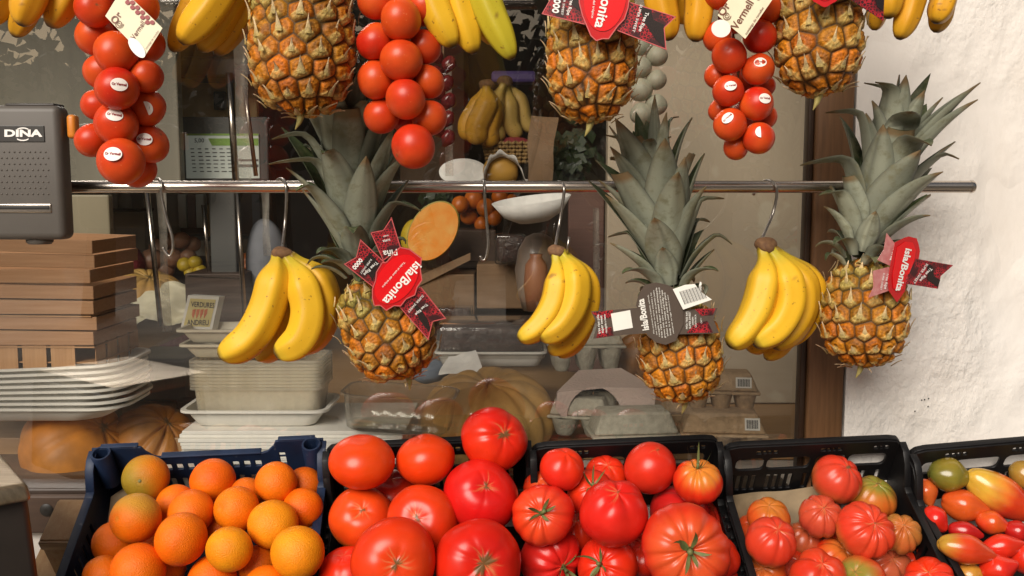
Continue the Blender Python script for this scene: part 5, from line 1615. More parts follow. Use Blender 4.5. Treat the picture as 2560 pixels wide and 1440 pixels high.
PNK = [
    (2166, 1324, 72, None, (.15, .55), dict(lobes=11, crease=.085, squash=.80, dip=.15, scar=.04, cracks=8, every=.35, c1=PINK, c2=(.60, .06, .02), under=(.46, .24, .04), un_amt=.7), 'biggest pink tomato with deep ribs, right of centre in the third black crate'),
    (2092, 1201, 63, None, (.35, .72), dict(lobes=7, crease=.045, squash=.93, dip=.12, scar=.13, cracks=6, every=.5, c1=PINK, c2=(.56, .05, .022)), 'pink red tomato with brown top, highest in the third black crate'),
    (1926, 1356, 66, None, (.2, .75), dict(lobes=7, crease=.05, squash=.88, scar=0, every=.6, c1=PINK, c2=(.58, .05, .02), under=(.36, .22, .03), un_amt=.4), 'smooth pink tomato at the left of the third black crate'),
    (1906, 1434, 60, None, (-.2, .6), dict(lobes=6, crease=.05, scar=0, every=.6, c1=PINK, shoulder=(.62, .22, .03), sh_amt=.5), 'pink tomato with yellow spot at the bottom left of the third black crate'),
    (2046, 1440, 72, None, (.0, .8), dict(lobes=4, crease=.08, scar=0, every=.8, c1=(.68, .07, .02), c2=(.58, .03, .011)), 'wide folded red tomato at the bottom middle of the third black crate'),
    (2150, 1447, 60, None, (-.5, .6), dict(lobes=3, crease=.03, scar=.05, every=.6, c1=(.68, .09, .02), c2=(.58, .05, .02), shoulder=(.24, .20, .03), sh_amt=1.0), 'tomato with olive green shoulder at the bottom edge of the third crate'),
    (2322, 1452, 62, None, (-.3, .7), dict(lobes=7, crease=.06, scar=.04, every=.5, c1=(.68, .05, .03)), 'bright pink tomato in the bottom right corner of the third crate'),
    (2181, 1246, 60, None, (.1, .86), dict(lobes=6, crease=.04, squash=.88, dip=.1, scar=.08, every=.5, c1=(.60, .14, .015), c2=(.60, .06, .014), shoulder=(.22, .20, .03), sh_amt=1.0), 'yellowish tomato with green top behind the biggest ribbed one'),
    (2051, 1288, 56, None, (-.05, .62), dict(lobes=8, crease=.07, squash=.9, scar=.03, every=.6, c1=(.50, .05, .03), c2=(.54, .07, .03)), 'dull pink ribbed tomato in the middle of the third crate'),
    (1922, 1292, 54, None, (-.1, .85), dict(lobes=6, crease=.04, squash=.82, scar=.03, c1=(.60, .06, .012), c2=(.54, .12, .015), shoulder=(.40, .22, .03), sh_amt=.35), 'brownish orange tomato at the back left on the brown paper'),
    (2252, 1335, 52, None, (-.1, .7), dict(lobes=9, crease=.09, squash=.95, scar=.05, every=.8, c1=(.48, .10, .025), c2=(.40, .20, .04), under=(.30, .26, .06), un_amt=.9), 'greenish ribbed tomato at the right wall of the third crate'),
    (2008, 1348, 50, None, (.2, .8), dict(lobes=7, crease=.05, scar=0, every=.6, c1=(.46, .06, .028), c2=(.40, .10, .03)), 'dull red tomato between the left and middle pink ones'),
    (2095, 1398, 56, None, (.3, .8), dict(lobes=7, crease=.05, scar=0, every=.6, c1=(.54, .06, .02), shoulder=(.5, .2, .03), sh_amt=.6), 'orange pink tomato beneath the biggest ribbed one'),
    (2215, 1412, 62, None, (.1, .6), dict(lobes=4, crease=.09, scar=0, every=.8, c1=(.62, .07, .035), c2=(.48, .10, .04)), 'pale pink folded tomato low at the right of the third crate'),
    (2270, 1395, 44, None, (.3, .8), dict(lobes=5, crease=.05, scar=0, c1=(.54, .08, .03)), 'small pink tomato against the right wall below the greenish one'),
    (1884, 1326, 46, None, (-.3, .8), dict(lobes=5, crease=.04, scar=0, c1=(.60, .06, .014), c2=(.56, .09, .02)), 'orange tomato tucked at the left wall of the third crate'),
    (2108, 1330, 46, None, (.0, .8), dict(lobes=6, scar=0, c1=(.44, .05, .025)), 'shaded tomato in the gap left of the biggest ribbed one'),  # gap shade put into the darker red, next one too
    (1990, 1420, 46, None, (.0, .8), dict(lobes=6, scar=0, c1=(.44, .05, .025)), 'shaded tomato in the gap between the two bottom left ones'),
]
for lst, h, cat, group, seed in ((BEEF, -.030, 'tomato', 'big smooth beef tomatoes in the first black crate', 300),
                                 (RIB, -.034, 'tomato', 'ribbed red tomatoes in the second black crate', 400),
                                 (PNK, -.066, 'tomato', 'small pink ribbed tomatoes in the third black crate', 500)):
    for i, ((c, r), it) in enumerate(zip(settle(lst, h, .88), lst)):
        kw = dict(it[5])
        if cat == 'tomato' and seed >= 400: kw['crease'] = kw.get('crease', .05) * (1.6 if seed == 500 else 1.35)
        if seed == 500:
            kw.setdefault('under', (.40, .20, .03)); kw.setdefault('un_amt', .45)
        kw.setdefault('lump', .055 if seed == 300 else .045)
        if seed == 300: kw['crease'] = kw.get('crease', .03) * .6
        geo, col = tomato(seed + i, r, **kw)
        Rm = orient(view_axis(*it[4]), i * 1.7 + .4)
        o = mesh_obj('tomato', xf(geo, Rm), M['tomato'], cols=col, loc=c)
        tag(o, it[-1], cat, group)
        if len(it) == 8 and it[6]:
            ln, up = it[6]
            g = calyx(seed + i, r, kw.get('dip', .12), kw.get('squash', .82), 6 if i % 2 else 5, ln, up)
            mesh_obj('calyx', xf(g, Rm), M['calyx'], o)

# pointed plum tomatoes: (px,py, half length px, half width px, angle deg of the pointed end, towards viewer, ...)
PLUM = [
    (2508, 1243, 108, 50, -33, .05, dict(c1=(.62, .05, .012), c2=(.60, .03, .012), shoulder=(.62, .36, .04), sh_amt=1.2), 'long plum tomato with yellow shoulder, largest in the right crate'),
    (2376, 1188, 56, 44, -12, .0, dict(c1=(.17, .15, .02), c2=(.26, .17, .02), shoulder=(.10, .11, .02), sh_amt=.8), 'dark green unripe tomato at the back of the right crate'),
    (2412, 1265, 62, 41, -12, .35, dict(c1=(.58, .09, .014), c2=(.60, .06, .012), scar=.0), 'orange red plum tomato with dark round end facing right'),
    (2316, 1231, 36, 28, -80, .4, dict(c1=(.56, .11, .02), c2=(.55, .05, .015)), 'small orange plum tomato at the left wall of the right crate'),
    (2338, 1299, 38, 32, -50, .3, dict(c1=(.62, .018, .012), c2=(.64, .03, .007)), 'short red plum tomato under the small orange one'),
    (2418, 1374, 76, 38, -14, .05, dict(c1=(.56, .03, .012), c2=(.60, .06, .012), shoulder=(.44, .24, .03), sh_amt=1.0), 'pointed plum tomato with olive stem end lying along the left wall'),
    (2508, 1366, 54, 31, 8, .05, dict(c1=(.62, .02, .012), c2=(.66, .03, .007)), 'sharply pointed bright red plum tomato, point to the right'),
    (2482, 1308, 42, 30, -15, .35, dict(c1=(.62, .02, .012), c2=(.60, .08, .012)), 'small glossy red plum tomato below the long yellow shouldered one'),
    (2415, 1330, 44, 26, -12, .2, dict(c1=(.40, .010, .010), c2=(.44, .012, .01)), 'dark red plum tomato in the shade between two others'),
    (2498, 1422, 48, 38, 20, .2, dict(c1=(.62, .02, .012), c2=(.66, .03, .007)), 'red plum tomato at the bottom edge, right of the yellow one'),
    (2428, 1438, 44, 30, 0, .1, dict(c1=(.50, .24, .03), c2=(.54, .2, .03)), 'yellowish plum tomato at the bottom left of the right crate'),
    (2566, 1400, 48, 40, -60, .2, dict(c1=(.62, .02, .012), c2=(.66, .03, .007)), 'red plum tomato cut by the right photo edge, low down'),
    (2568, 1190, 46, 36, -30, .1, dict(c1=(.46, .20, .03), c2=(.30, .18, .03)), 'green and orange plum tomato cut by the right photo edge, high up'),
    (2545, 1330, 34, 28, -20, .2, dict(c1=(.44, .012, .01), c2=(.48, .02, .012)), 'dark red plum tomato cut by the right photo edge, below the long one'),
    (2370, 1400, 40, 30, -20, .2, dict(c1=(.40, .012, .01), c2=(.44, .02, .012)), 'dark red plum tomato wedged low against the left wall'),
]
items = [(p[0], p[1], (p[2] * .45 + p[3] * .55), None) for p in PLUM]
for i, ((c, r), p) in enumerate(zip(settle(items, -.058, .80), PLUM)):
    a = math.radians(p[4])
    ax = RIGHT * math.cos(a) + UP * math.sin(a) - FWD * p[5]
    k = mpp(c); W_ = p[3] * k; L_ = p[2] * k
    kw = dict(p[6]); kw.setdefault('scar', .09)
    geo, col = tomato(600 + i, W_, squash=1.0, lobes=3, crease=.03, dip=.06, cracks=0, every=.8, elong=(L_ / W_, .42, .08), lump=.035, **kw)
    o = mesh_obj('plum_tomato', xf(geo, orient(-ax, i * 1.1)), M['plum'], cols=col, loc=c)
    tag(o, p[7], 'plum tomato', 'plum tomatoes in the right black crate')
    if i == 2:
        q = ax.normalized() * (L_ * .93) + Vector((0, 0, 0))
        ring = lathe([(.0001, .0016), (W_ * .10, .0016), (W_ * .2, .0004), (W_ * .26, -.002)], 14)
        mesh_obj('dark_end', xf(ring, Matrix.Translation(q) @ orient(ax)), M['black_print'], o)

# brown paper lining the back of the third crate and the blue one
def sheet(name, quad, n, amp, seed, mat, label=None, cat=None, parent=None, freq=30):
    "crumpled sheet through four world corners (a,b,c,d)"
    rng = np.random.default_rng(seed)
    a, b, c, d = [np.array(q) for q in quad]
    v = []
    for i in range(n):
        for j in range(n):
            s, t = i / (n - 1), j / (n - 1)
            v.append((a * (1 - s) + b * s) * (1 - t) + (d * (1 - s) + c * s) * t)
    v = np.array(v)
    nrm = np.cross(b - a, d - a); nrm /= np.linalg.norm(nrm)
    v = v + nrm * (amp * wob(rng, v, freq, 7) + amp * .5 * np.abs(wob(rng, v, freq * 2.3, 6)))[:, None]
    v = v + np.stack([wob(rng, v, freq, 4), wob(rng, v, freq, 4), wob(rng, v, freq, 4)], 1) * amp * .6
    f = [(i * n + j, i * n + j + 1, (i + 1) * n + j + 1, (i + 1) * n + j) for i in range(n - 1) for j in range(n - 1)]
    o = mesh_obj(name, (v, f), mat, parent, world=True, loc=Vector(v.mean(0)) if parent is None else None)
    return tag(o, label, cat)
M['kraft'] = pbr('kraft paper', color=(0.25, 0.18, 0.10), rough=.75, var=.3, vscale=40)
_, o3, ex3, ev3, W3 = c3
def loc3(x, v_, w_): return o3 + ex3 * x + ev3 * v_ + EW * w_
sheet('paper_liner', [loc3(.008, .012, -.098), loc3(W3 * .62, .012, -.085), loc3(W3 * .62, .16, -.13), loc3(.008, .16, -.13)], 40, .014, 5, M['kraft'], 'crumpled brown paper lining the third black crate behind the pink tomatoes', 'paper')
_, o_, ex_, ev_, W_ = cB
def locb(x, v_, w_): return o_ + ex_ * x + ev_ * v_ + EW * w_
sheet('paper_liner', [locb(.012, .03, -.075), locb(.03, .012, -.075), locb(.06, .10, -.12), locb(.012, .13, -.12)], 20, .006, 6, M['kraft'], 'scrap of brown paper inside the back left corner of the blue crate', 'paper')
# ------------------------------------------------------------------ weighing scale at the left
def zrect(px0, py0, px1, py1, y):
    a = P(px0, py0, y); b = P(px1, py1, y)
    return min(a.x, b.x), max(a.x, b.x), min(a.z, b.z), max(a.z, b.z)
yf = -.085
x0, x1, z0, z1 = zrect(-150, 262, 163, 600, yf)
xr_ = P(184, 400, yf + .092).x
sc = empty('weighing_scale', ((x0 + x1) / 2, -.03, z0), 'dark grey shop scale with label printer head, orange button and badge, at the left edge', 'scale')
mesh_obj('printer_head', box((x0 + x1) / 2, yf + .016, (z0 + z1) / 2, x1 - x0, .032, z1 - z0, .009, 4), M['scale_grey'], sc, world=True, sharp=50)
mesh_obj('rear_housing', box((x0 + xr_) / 2, yf + .062, (z0 + z1) / 2 - .001, xr_ - x0, .060, z1 - z0 + .002, .014, 4), M['scale_dark'], sc, world=True, sharp=50)
xa, xb, za, zb_ = zrect(5, 255, 130, 262, yf)
mesh_obj('lid_strip', box((xa + xb) / 2, yf + .02, z1 + .0005, xb - xa, .028, .004, .0015), M['scale_dark'], sc, world=True, sharp=50)
bq = P(177, 315, yf + .035)
mesh_obj('feed_button', box((P(155, 315, yf).x + P(180, 315, yf).x) / 2, yf + .017, P(0, 315, yf).z, P(187, 315, yf).x - P(164, 315, yf).x, .016, .030, .0045, 4), M['orange_plastic'], sc, world=True, sharp=50)
xa, xb, za, zb_ = zrect(-8, 314, 113, 355, yf)
mesh_obj('badge', box((xa + xb) / 2, yf - .0003, (za + zb_) / 2, xb - xa, .002, zb_ - za, .0006), M['badge'], sc, world=True, smooth=False)
pl = flat_plane(yf - .0020, 60, 334)
g = G()
lettering(g, 'DINA', pl, 11, 341, 106, 341, 0, .62, .045)
for sg in (-1, 1):
    arc = []
    for k in range(13):
        a = math.radians(32 + 116 * k / 12)
        arc.append((57 + 17 * math.cos(a), 334 - sg * (9 + 8.5 * math.sin(a) - 2)))
    for i in range(12):
        (a0, b0), (a1, b1) = arc[i], arc[i + 1]
        g.add([pl(a0, b0), pl(a1, b1), pl(a1, b1 + 3.0), pl(a0, b0 + 3.0)], [(0, 1, 2, 3)])
mesh_obj('lettering', g.geo, M['white_print'], sc, world=True, smooth=False)
# paper slot
xa, xb, za, zb_ = zrect(-20, 509, 130, 532, yf)
mesh_obj('slot_rim', box((xa + xb) / 2, yf - .0004, (za + zb_) / 2, xb - xa, .003, zb_ - za, .0014, 3), M['steel'], sc, world=True)
mesh_obj('slot', box((xa + xb) / 2, yf - .0016, (za + zb_) / 2 + .0012, xb - xa - .004, .002, (zb_ - za) * .45, .0006), M['black_print'], sc, world=True)
dm = G()
for r_ in range(8):
    for c_ in range(12):
        px = 10 + c_ * 13 - (6 if r_ % 2 else 0); py = 380 + r_ * 15
        if px > 122: continue
        dm.add(*xf(lathe([(.0014, -.0002), (.0010, .0008), (.0001, .0010)], 8), Matrix.Translation(P(px, py, yf)) @ Matrix.Rotation(PI / 2, 4, 'X')))
M['dimple'] = pbr('grey dimple', color=(.095, .083, .072), rough=.45, var=.1, vscale=100)
mesh_obj('dimples', dm.geo, M['dimple'], sc, world=True)
mesh_obj('release_tab', xf(lathe([(.0001, 0), (.014, 0), (.017, .003), (.017, .008), (.0001, .008)], 24, (1, .8)), Matrix.Translation((P(78, 600, yf).x, yf + .022, z0 - .0065))), M['scale_grey'], sc, world=True, sharp=40)
# column (out of the picture) and base
M['platter'] = pbr('worn steel platter', color=(.34, .27, .18), rough=.38, metal=.75, stretch=(3, 60, 20), var=.4, vscale=4, rvar=.1)
cn = P(80, 1206, -.20)
Rz = Matrix.Rotation(math.radians(38), 4, 'Z')
m = Matrix.Translation(cn) @ Rz
mesh_obj('platter', xf(box(-.14, .10, -.012, .28, .20, .022, .006, 3, (.97, .95)), m), M['platter'], sc, world=True, sharp=50)
m2 = Matrix.Translation(P(97, 1230, -.19) + Vector((0, 0, 0))) @ Rz
mesh_obj('base', xf(box(-.145, .105, -.085, .29, .21, .17, .010, 3, (.93, .93)), m2), M['scale_dark'], sc, world=True, sharp=50)
xcl = P(-420, 800, 0).x
mesh_obj('column', box(xcl, yf + .09, (z0 + cn.z) / 2 + .1, .05, .05, z0 - cn.z + .28, .01, 3), M['scale_dark'], sc, world=True, sharp=50)
mesh_obj('arm', box((xcl + x0) / 2 + .01, yf + .062, z0 + .14, x0 - xcl + .06, .03, .04, .006, 3), M['scale_dark'], sc, world=True, sharp=50)

# ------------------------------------------------------------------ stacked punnets and trays
def rr_tray(w, d, h, cr=.02, lip=.006, taper=.86, thick=.0016, nseg=6, rib=0.0, nrib=44):
    "open tray of rounded rectangles, base at z=0"
    loops = []
    def loop(sw, sd, z, rib_=0.0):
        pts = rrect(-w / 2 * sw, -d / 2 * sd, w / 2 * sw, d / 2 * sd, cr * min(sw, sd), nseg)
        if rib_:   # resample around for ribs
            P_ = []
            n = len(pts)
            per = [0]
            for i in range(n): per.append(per[-1] + math.hypot(pts[(i + 1) % n][0] - pts[i][0], pts[(i + 1) % n][1] - pts[i][1]))
        return [(x, y, z) for x, y in pts]
    def resample(lp, n, amp):
        per = [0]
        m = len(lp)
        for i in range(m):
            a_, b_ = lp[i], lp[(i + 1) % m]; per.append(per[-1] + math.hypot(b_[0] - a_[0], b_[1] - a_[1]))
        out = []; j = 0
        for k in range(n):
            s = per[-1] * k / n
            while per[j + 1] < s: j += 1
            t = (s - per[j]) / max(per[j + 1] - per[j], 1e-9)
            a_, b_ = lp[j], lp[(j + 1) % m]
            x = a_[0] + (b_[0] - a_[0]) * t; y = a_[1] + (b_[1] - a_[1]) * t
            q = 1 + amp * (1 if (k // 2) % 2 else -1)
            out.append((x * q, y * q, a_[2]))
        return out
    n = nrib * 4
    seq = [loop(taper * .3, taper * .3, thick), loop(taper * .92, taper * .92, thick), loop(taper, taper, thick + h * .08), loop(1, 1, h), loop(1, 1, h)]
    L = []
    L.append(resample(loop(taper * .25, taper * .25, 0), n, 0))
    L.append(resample(loop(taper * .94, taper * .94, 0), n, 0))
    L.append(resample(loop(taper, taper, h * .07), n, rib))
    L.append(resample(loop(taper + (1 - taper) * .5, taper + (1 - taper) * .5, h * .5), n, rib))
    L.append(resample(loop(.985, .985, h * .93), n, rib))
    L.append(resample(loop(.99, .99, h), n, 0))
    lw = 1 + 2 * lip / w; ld = 1 + 2 * lip / d
    L.append(resample(loop(lw, ld, h), n, 0))
    L.append(resample(loop(lw * 1.003, ld * 1.003, h - .004), n, 0))
    v = []; f = []
    for lp in L: v += lp
    for i in range(len(L) - 1):
        for k in range(n):
            k2 = (k + 1) % n
            f.append((i * n + k, i * n + k2, (i + 1) * n + k2, (i + 1) * n + k))
    f.append(tuple(range(n - 1, -1, -1)))
    return v, f


ORD = ['topmost', 'second', 'third', 'fourth', 'fifth', 'sixth', 'seventh', 'eighth', 'ninth', 'tenth', 'eleventh', 'twelfth']
YP = .30
# white foam trays at the lower left, bottom one resting on the pumpkin
a = P(-330, 1060, YP - .06); b = P(306, 1060, YP - .06)
wt = (b.x - a.x); ztr = P(0, 1058, YP - .06).z
for i in range(8):
    k = 7 - i
    tw = 1 - .006 * (k % 3)
    geo = rr_tray(wt * tw, .17, .026, .055, .004, .80, nrib=24)
    o = mesh_obj('foam_tray', geo, M['foam'], loc=((a.x + b.x) / 2 + .002 * ((i * 5) % 3 - 1), YP + .02, ztr + i * .0092), sharp=60)
    o.rotation_euler = (0, math.radians(-.35 * i), 0)
    tag(o, '%s white foam tray of the stack under the wooden punnets' % (ORD[k] if k else 'topmost'), 'foam tray', 'white foam trays stacked at the lower left')
ztop = ztr + 7 * .0092 + .026

# wooden veneer punnets, nested
a = P(-300, 900, YP - .05); b = P(246, 900, YP - .05)
wp = b.x - a.x; cx_ = (a.x + b.x) / 2
zc_ = P(0, 946, YP - .05).z
def punnet(w, d, h, slats):
    g = G(); gs = G()
    th = .0022
    bh = .0222
    g.add(*box(0, -d / 2, h - bh / 2, w, th, bh, .0008)); g.add(*box(0, d / 2, h - bh / 2, w, th, bh, .0008))
    for s in (-1, 1): g.add(*box(s * (w / 2 - .001), 0, h - bh / 2, th, d - .002, bh - .001, .0008))
    if slats:
        x = -w / 2 + .02
        while x < w / 2 - .01:
            gs.add(*box(x, -d / 2 + .003, (h - .022) / 2, .040, .0014, h - .022, .0004)); x += .0475
        for s in (-1, 1):
            y = -d / 2 + .03
            while y < d / 2:
                gs.add(*box(s * (w / 2 - .004), y, (h - .022) / 2, .0014, .036, h - .022, .0004)); y += .045
    gs.add(*box(0, 0, .001, w - .006, d - .004, .002))
    return g, gs
for i in range(7):
    k = 6 - i
    g, gs = punnet(wp, .17, .078, i == 0)
    zz = zc_ + i * .0258
    r_ = empty('wooden_punnet', (cx_ + .0015 * ((i * 7) % 4 - 1.5), YP + .035, zz), '%s pale wooden veneer punnet of the stack left behind the glass' % ORD[k], 'punnet', 'wooden veneer punnets stacked behind the glass')
    mesh_obj('rim_band', g.geo, M['wood'], r_, smooth=False)
    mesh_obj('slats', gs.geo, M['wood_slat'], r_, smooth=False)
    r_.location.y += (.0, .003, -.002, .002, -.003, .004, .0)[i]
    r_.rotation_euler = (0, math.radians((0, .5, .1, .7, .3, 1.0, 1.7)[i]), math.radians(1.2 * ((i * 3) % 3 - 1)))

# sheets of white wrapping paper and the tray with clear punnets
YS = .27
a = P(452, 1140, YS - .07); b = P(1010, 1140, YS - .07)
zs0 = ZC + .0005
zs1 = P(0, 1078, YS - .07).z
ps = G(); nl = 9
rngp = random.Random(4)
for i in range(nl):
    t = (zs1 - zs0) / nl
    ps.add(*box((a.x + b.x) / 2 + rngp.uniform(-.004, .004), YS + .03 + rngp.uniform(-.004, .004), zs0 + t * (i + .5), b.x - a.x, .20, t * .94, .0006))
tag(mesh_obj('paper_stack', ps.geo, M['paper_white'], smooth=False, loc=((a.x + b.x) / 2, YS, zs0), world=True), 'stack of white wrapping paper under the clear punnets', 'paper')
a = P(452, 1083, YS - .06); b = P(808, 1083, YS - .06)
geo = rr_tray(b.x - a.x, .125, P(0, 1030, YS - .06).z - zs1, .02, .006, .84, nrib=24)
cxp = (a.x + b.x) / 2
ft = mesh_obj('foam_tray', geo, M['foam'], loc=(cxp, YS + .01, zs1 + .0008), sharp=60)
tag(ft, 'white foam tray carrying the stack of clear punnets', 'foam tray')
a = P(478, 1030, YS - .045); b = P(800, 1030, YS - .045)
wq = b.x - a.x; zq = zs1 + .009
for i in range(9):
    k = 8 - i
    geo = rr_tray(wq, .10, .056, .012, .004, .93, rib=.006, nrib=26)
    o = mesh_obj('clear_punnet', geo, M['milky_plastic'], loc=((a.x + b.x) / 2, YS + .008, zq + i * .0056), sharp=60)
    tag(o, '%s ribbed clear punnet of the nested stack on the white tray' % ORD[k], 'punnet', 'nested clear plastic punnets')
zq2 = zq + 8 * .0056 + .056
M['cream_plastic'] = pbr('cream moulded box', color=(.62, .56, .42), rough=.45, var=.12, vscale=40)
for i in range(2):
    a = P(470 - i * 6, 880, YS); b = P(700 - i * 4, 880, YS)
    o = mesh_obj('cream_box', rr_tray(b.x - a.x, .085, .024, .01, .005, .78, nrib=20), M['cream_plastic'], loc=((a.x + b.x) / 2, YS + .012, zq2 + .0005 + i * .0245), sharp=60)
    tag(o, ('upper' if i else 'lower') + ' cream coloured moulded box on top of the clear punnets', 'box', 'cream boxes on the clear punnets')
zq3 = zq2 + .001 + .0605

# little sign VERDURES ANDREU leaning on the cream box
ys = YS + .03
pl = flat_plane(ys, 503, 780, 0, 0)
sg_ = empty('shop_sign', P(500, 826, ys), 'small white framed yellow sign with painted carrots and handwritten words', 'sign')
qd = [(470, 738), (548, 742), (530, 824), (451, 822)]
aq = [pl(*q) for q in qd]; bq_ = [pl(*q) + Vector((.006, .012, 0)) for q in qd]
mesh_obj('frame', (aq + bq_, [(0, 1, 2, 3), (7, 6, 5, 4), (0, 4, 5, 1), (1, 5, 6, 2), (2, 6, 7, 3), (3, 7, 4, 0)]), M['foam'], sg_, world=True, smooth=False)
M['sign_yellow'] = pbr('pale yellow sign face', color=(.62, .50, .17), rough=.5, var=.3, vscale=50, var2=(.70, .64, .38))
card('face', [(476, 746), (540, 749), (524, 817), (459, 815)], pl, M['sign_yellow'], sg_, off=.0006, th=.0004)
g = G(); tag_print(g, pl, [('VERDURES', 478, 766, 536, 770, 1.5, .01), ('ANDREU', 468, 812, 522, 813, 1.4, .015)], .0012)
mesh_obj('lettering', g.geo, M['black_print'], sg_, world=True, smooth=False)
M['carrot_paint'] = pbr('orange paint', color=(.62, .13, .02), rough=.6, var=.2, vscale=90)
g = G()
for q, x in enumerate((482, 492, 502, 512)):
    e = [(x, 774), (x + 8, 772), (x + 6, 784), (x + 1 - q, 797), (x - 2, 786)]
    g.add([pl(*p, .0011) for p in e], [tuple(range(5))])
mesh_obj('carrots', g.geo, M['carrot_paint'], sg_, world=True, smooth=False)

# one clear punnet lying open in front of the pumpkin
a = P(848, 1080, YG + .03); b = P(1130, 1080, YG + .03)
zl = P(0, 1083, YG + .03).z
o = mesh_obj('clear_punnet', rr_tray(b.x - a.x, .105, .060, .03, .004, .93, rib=.008, nrib=20), M['clear_plastic'], loc=((a.x + b.x) / 2, YG + .085, zs1 + .001), sharp=60)
o.rotation_euler = (0, math.radians(3.0), math.radians(-4))
tag(o, 'single open clear plastic punnet before the pale pumpkin', 'punnet')

# ------------------------------------------------------------------ pumpkins
def pumpkin(px, py, rx, ry, y, c1, c2, seed, axis, label, lobes=11, crease=.085, zfix=None, mat='pumpkin'):
    c = P(px, py, y); r = rx * mpp(c)
    geo, col = tomato(seed, r, squash=ry / rx, lobes=lobes, crease=crease, dip=.14, c1=c1, c2=c2, scar=.12, cracks=0, every=.85, lump=.02, NU=110, NV=50)
    if zfix: c.z = zfix
    o = mesh_obj('pumpkin', xf(geo, orient(axis, seed)), M[mat], cols=col, loc=c)
    return tag(o, label, 'pumpkin', 'pumpkins behind the glass')
PA = (.56, .29, .075); PBc = (.64, .38, .12); PC_ = (.62, .22, .022); PD = (.70, .29, .04)
pumpkin(1222, 1048, 170, 122, .325, PA, PBc, 31, (0, -.25, 1), 'large pale tan ribbed pumpkin behind the clear punnet and top tomato')
pumpkin(196, 1130, 142, 118, .345, PC_, PD, 32, (.75, -.15, .7), 'dark orange ribbed pumpkin at the lower left under the foam trays', lobes=8, crease=.06)
pumpkin(384, 1112, 108, 100, .40, PC_, (.42, .20, .05), 33, (.6, -.35, .8), 'orange brown pumpkin wedged between the foam trays and the white paper stack')
pumpkin(368, 730, 92, 52, 1.00, (.66, .34, .07), (.62, .38, .11), 34, (.25, -.2, 1), 'bright ribbed pumpkin on crumpled paper further inside the shop', lobes=13)
pumpkin(1592, 900, 62, 72, .50, (.34, .17, .05), (.30, .13, .04), 35, (.3, -.3, .9), 'dark ochre pumpkin half hidden behind the brown tagged pineapple', lobes=6, crease=.13)
sheet('wrapping_paper', [P(282, 728, .93), P(470, 712, .93), P(470, 802, .86), P(282, 802, .86)], 30, .016, 8, M['paper_cream'], 'crumpled cream wrapping paper beneath the inner pumpkin', 'paper', freq=60)

# ------------------------------------------------------------------ egg cartons
def egg_carton(w, d, hl, hb, cups, label_plate=False, seed=0, bow=.80):
    lid = box(0, 0, hb + hl / 2, w, d, hl, min(w, d) * .07, 4, (bow, .72))
    base = G()
    base.add(*box(0, 0, hb - .003, w + .006, d + .006, .005, .002))
    n = cups
    for i in range(n):
        for j in (-1, 1):
            cx = -w / 2 + w * (i + .5) / n
            rr = w / n / 2
            base.add(*xf(lathe([(.0001, 0), (rr * .48, 0), (rr * .62, hb * .12), (rr * .97, hb - .004)], 14), Matrix.Translation((cx, j * d * .25, 0))))
    return lid, base
def carton(px0, py0, px1, py1, y, mat, label, cups=3, yaw=0, lidk=.5, plate=None, rest=None, d=None, tilt=0):
    a = P(px0, py1, y); b = P(px1, py0, y)
    w = b.x - a.x; h = b.z - a.z
    d = d or w * .55
    z = rest if rest is not None else a.z
    o = empty('egg_carton', ((a.x + b.x) / 2, y + d / 2, z), label, 'egg carton', 'egg cartons behind the glass')
    lid, base = egg_carton(w, d, h * lidk, h * (1 - lidk), cups)
    mesh_obj('lid', lid, mat, o, sharp=50)
    mesh_obj('cup_tray', base.geo, mat, o, sharp=60)
    hb = h * (1 - lidk)
    if plate:
        x0, x1_ = plate
        # printed sticker on the sloping front of the lid
        zf = hb + h * lidk * .22; zt_ = hb + h * lidk * .80
        yf0 = -d / 2 * (1 - .28 * .22); yf1 = -d / 2 * (1 - .28 * .80)
        q = [(x0 * w, yf0 - .0012, zf), (x1_ * w, yf0 - .0012, zf), (x1_ * w, yf1 - .0012, zt_), (x0 * w, yf1 - .0012, zt_)]
        mesh_obj('label', (q, [(0, 1, 2, 3)]), M['paper_white'], o, smooth=False)
        g = G(); m = 13
        for i in range(m):
            s0 = .12 + .76 * i / m; s1 = s0 + (.03 if i % 3 else .045)
            def pt(s, t): 
                return (x0 * w + (x1_ - x0) * w * s, (yf0 * (1 - t) + yf1 * t) - .0018, zf * (1 - t) + zt_ * t)
            g.add([pt(s0, .15), pt(s1, .15), pt(s1, .85), pt(s0, .85)], [(0, 1, 2, 3)])
        mesh_obj('barcode', g.geo, M['black_print'], o, smooth=False)
    o.rotation_euler = (0, tilt, yaw)
    return o, w, h, d
YE = .20
zf_ = ZC + .0006
ca, *_ = carton(1478, 1035, 1698, 1122, YE, M['pulp_grey'], 'closed grey egg carton in front, with a plain domed lid', 3, math.radians(6), .62, rest=P(0, 1122, YE).z)
cb, *_ = carton(1380, 1020, 1530, 1115, YE + .07, M['pulp_grey'], 'grey egg carton half hidden behind the domed grey one, beside the pale pumpkin', 2, math.radians(-14), .45, rest=P(0, 1122, YE).z)
cc, *_ = carton(1712, 1037, 1922, 1116, YE + .01, M['pulp_beige'], 'lower beige egg carton with a barcode label, next to the window frame', 3, math.radians(-5), .62, plate=(.24, .42), rest=P(0, 1116, YE + .01).z)
cd, *_ = carton(1722, 940, 1902, 1042, YE + .05, M['pulp_beige'], 'upper beige egg carton with barcode label and three cups showing', 3, math.radians(-6), .42, plate=(.18, .40), rest=P(0, 1038, YE + .05).z)
ce, *_ = carton(1500, 985, 1745, 1085, YE + .14, M['pulp_beige'], 'brownish egg carton in the shade behind the pineapple and other cartons', 3, 0, .5, rest=P(0, 1085, YE + .14).z)
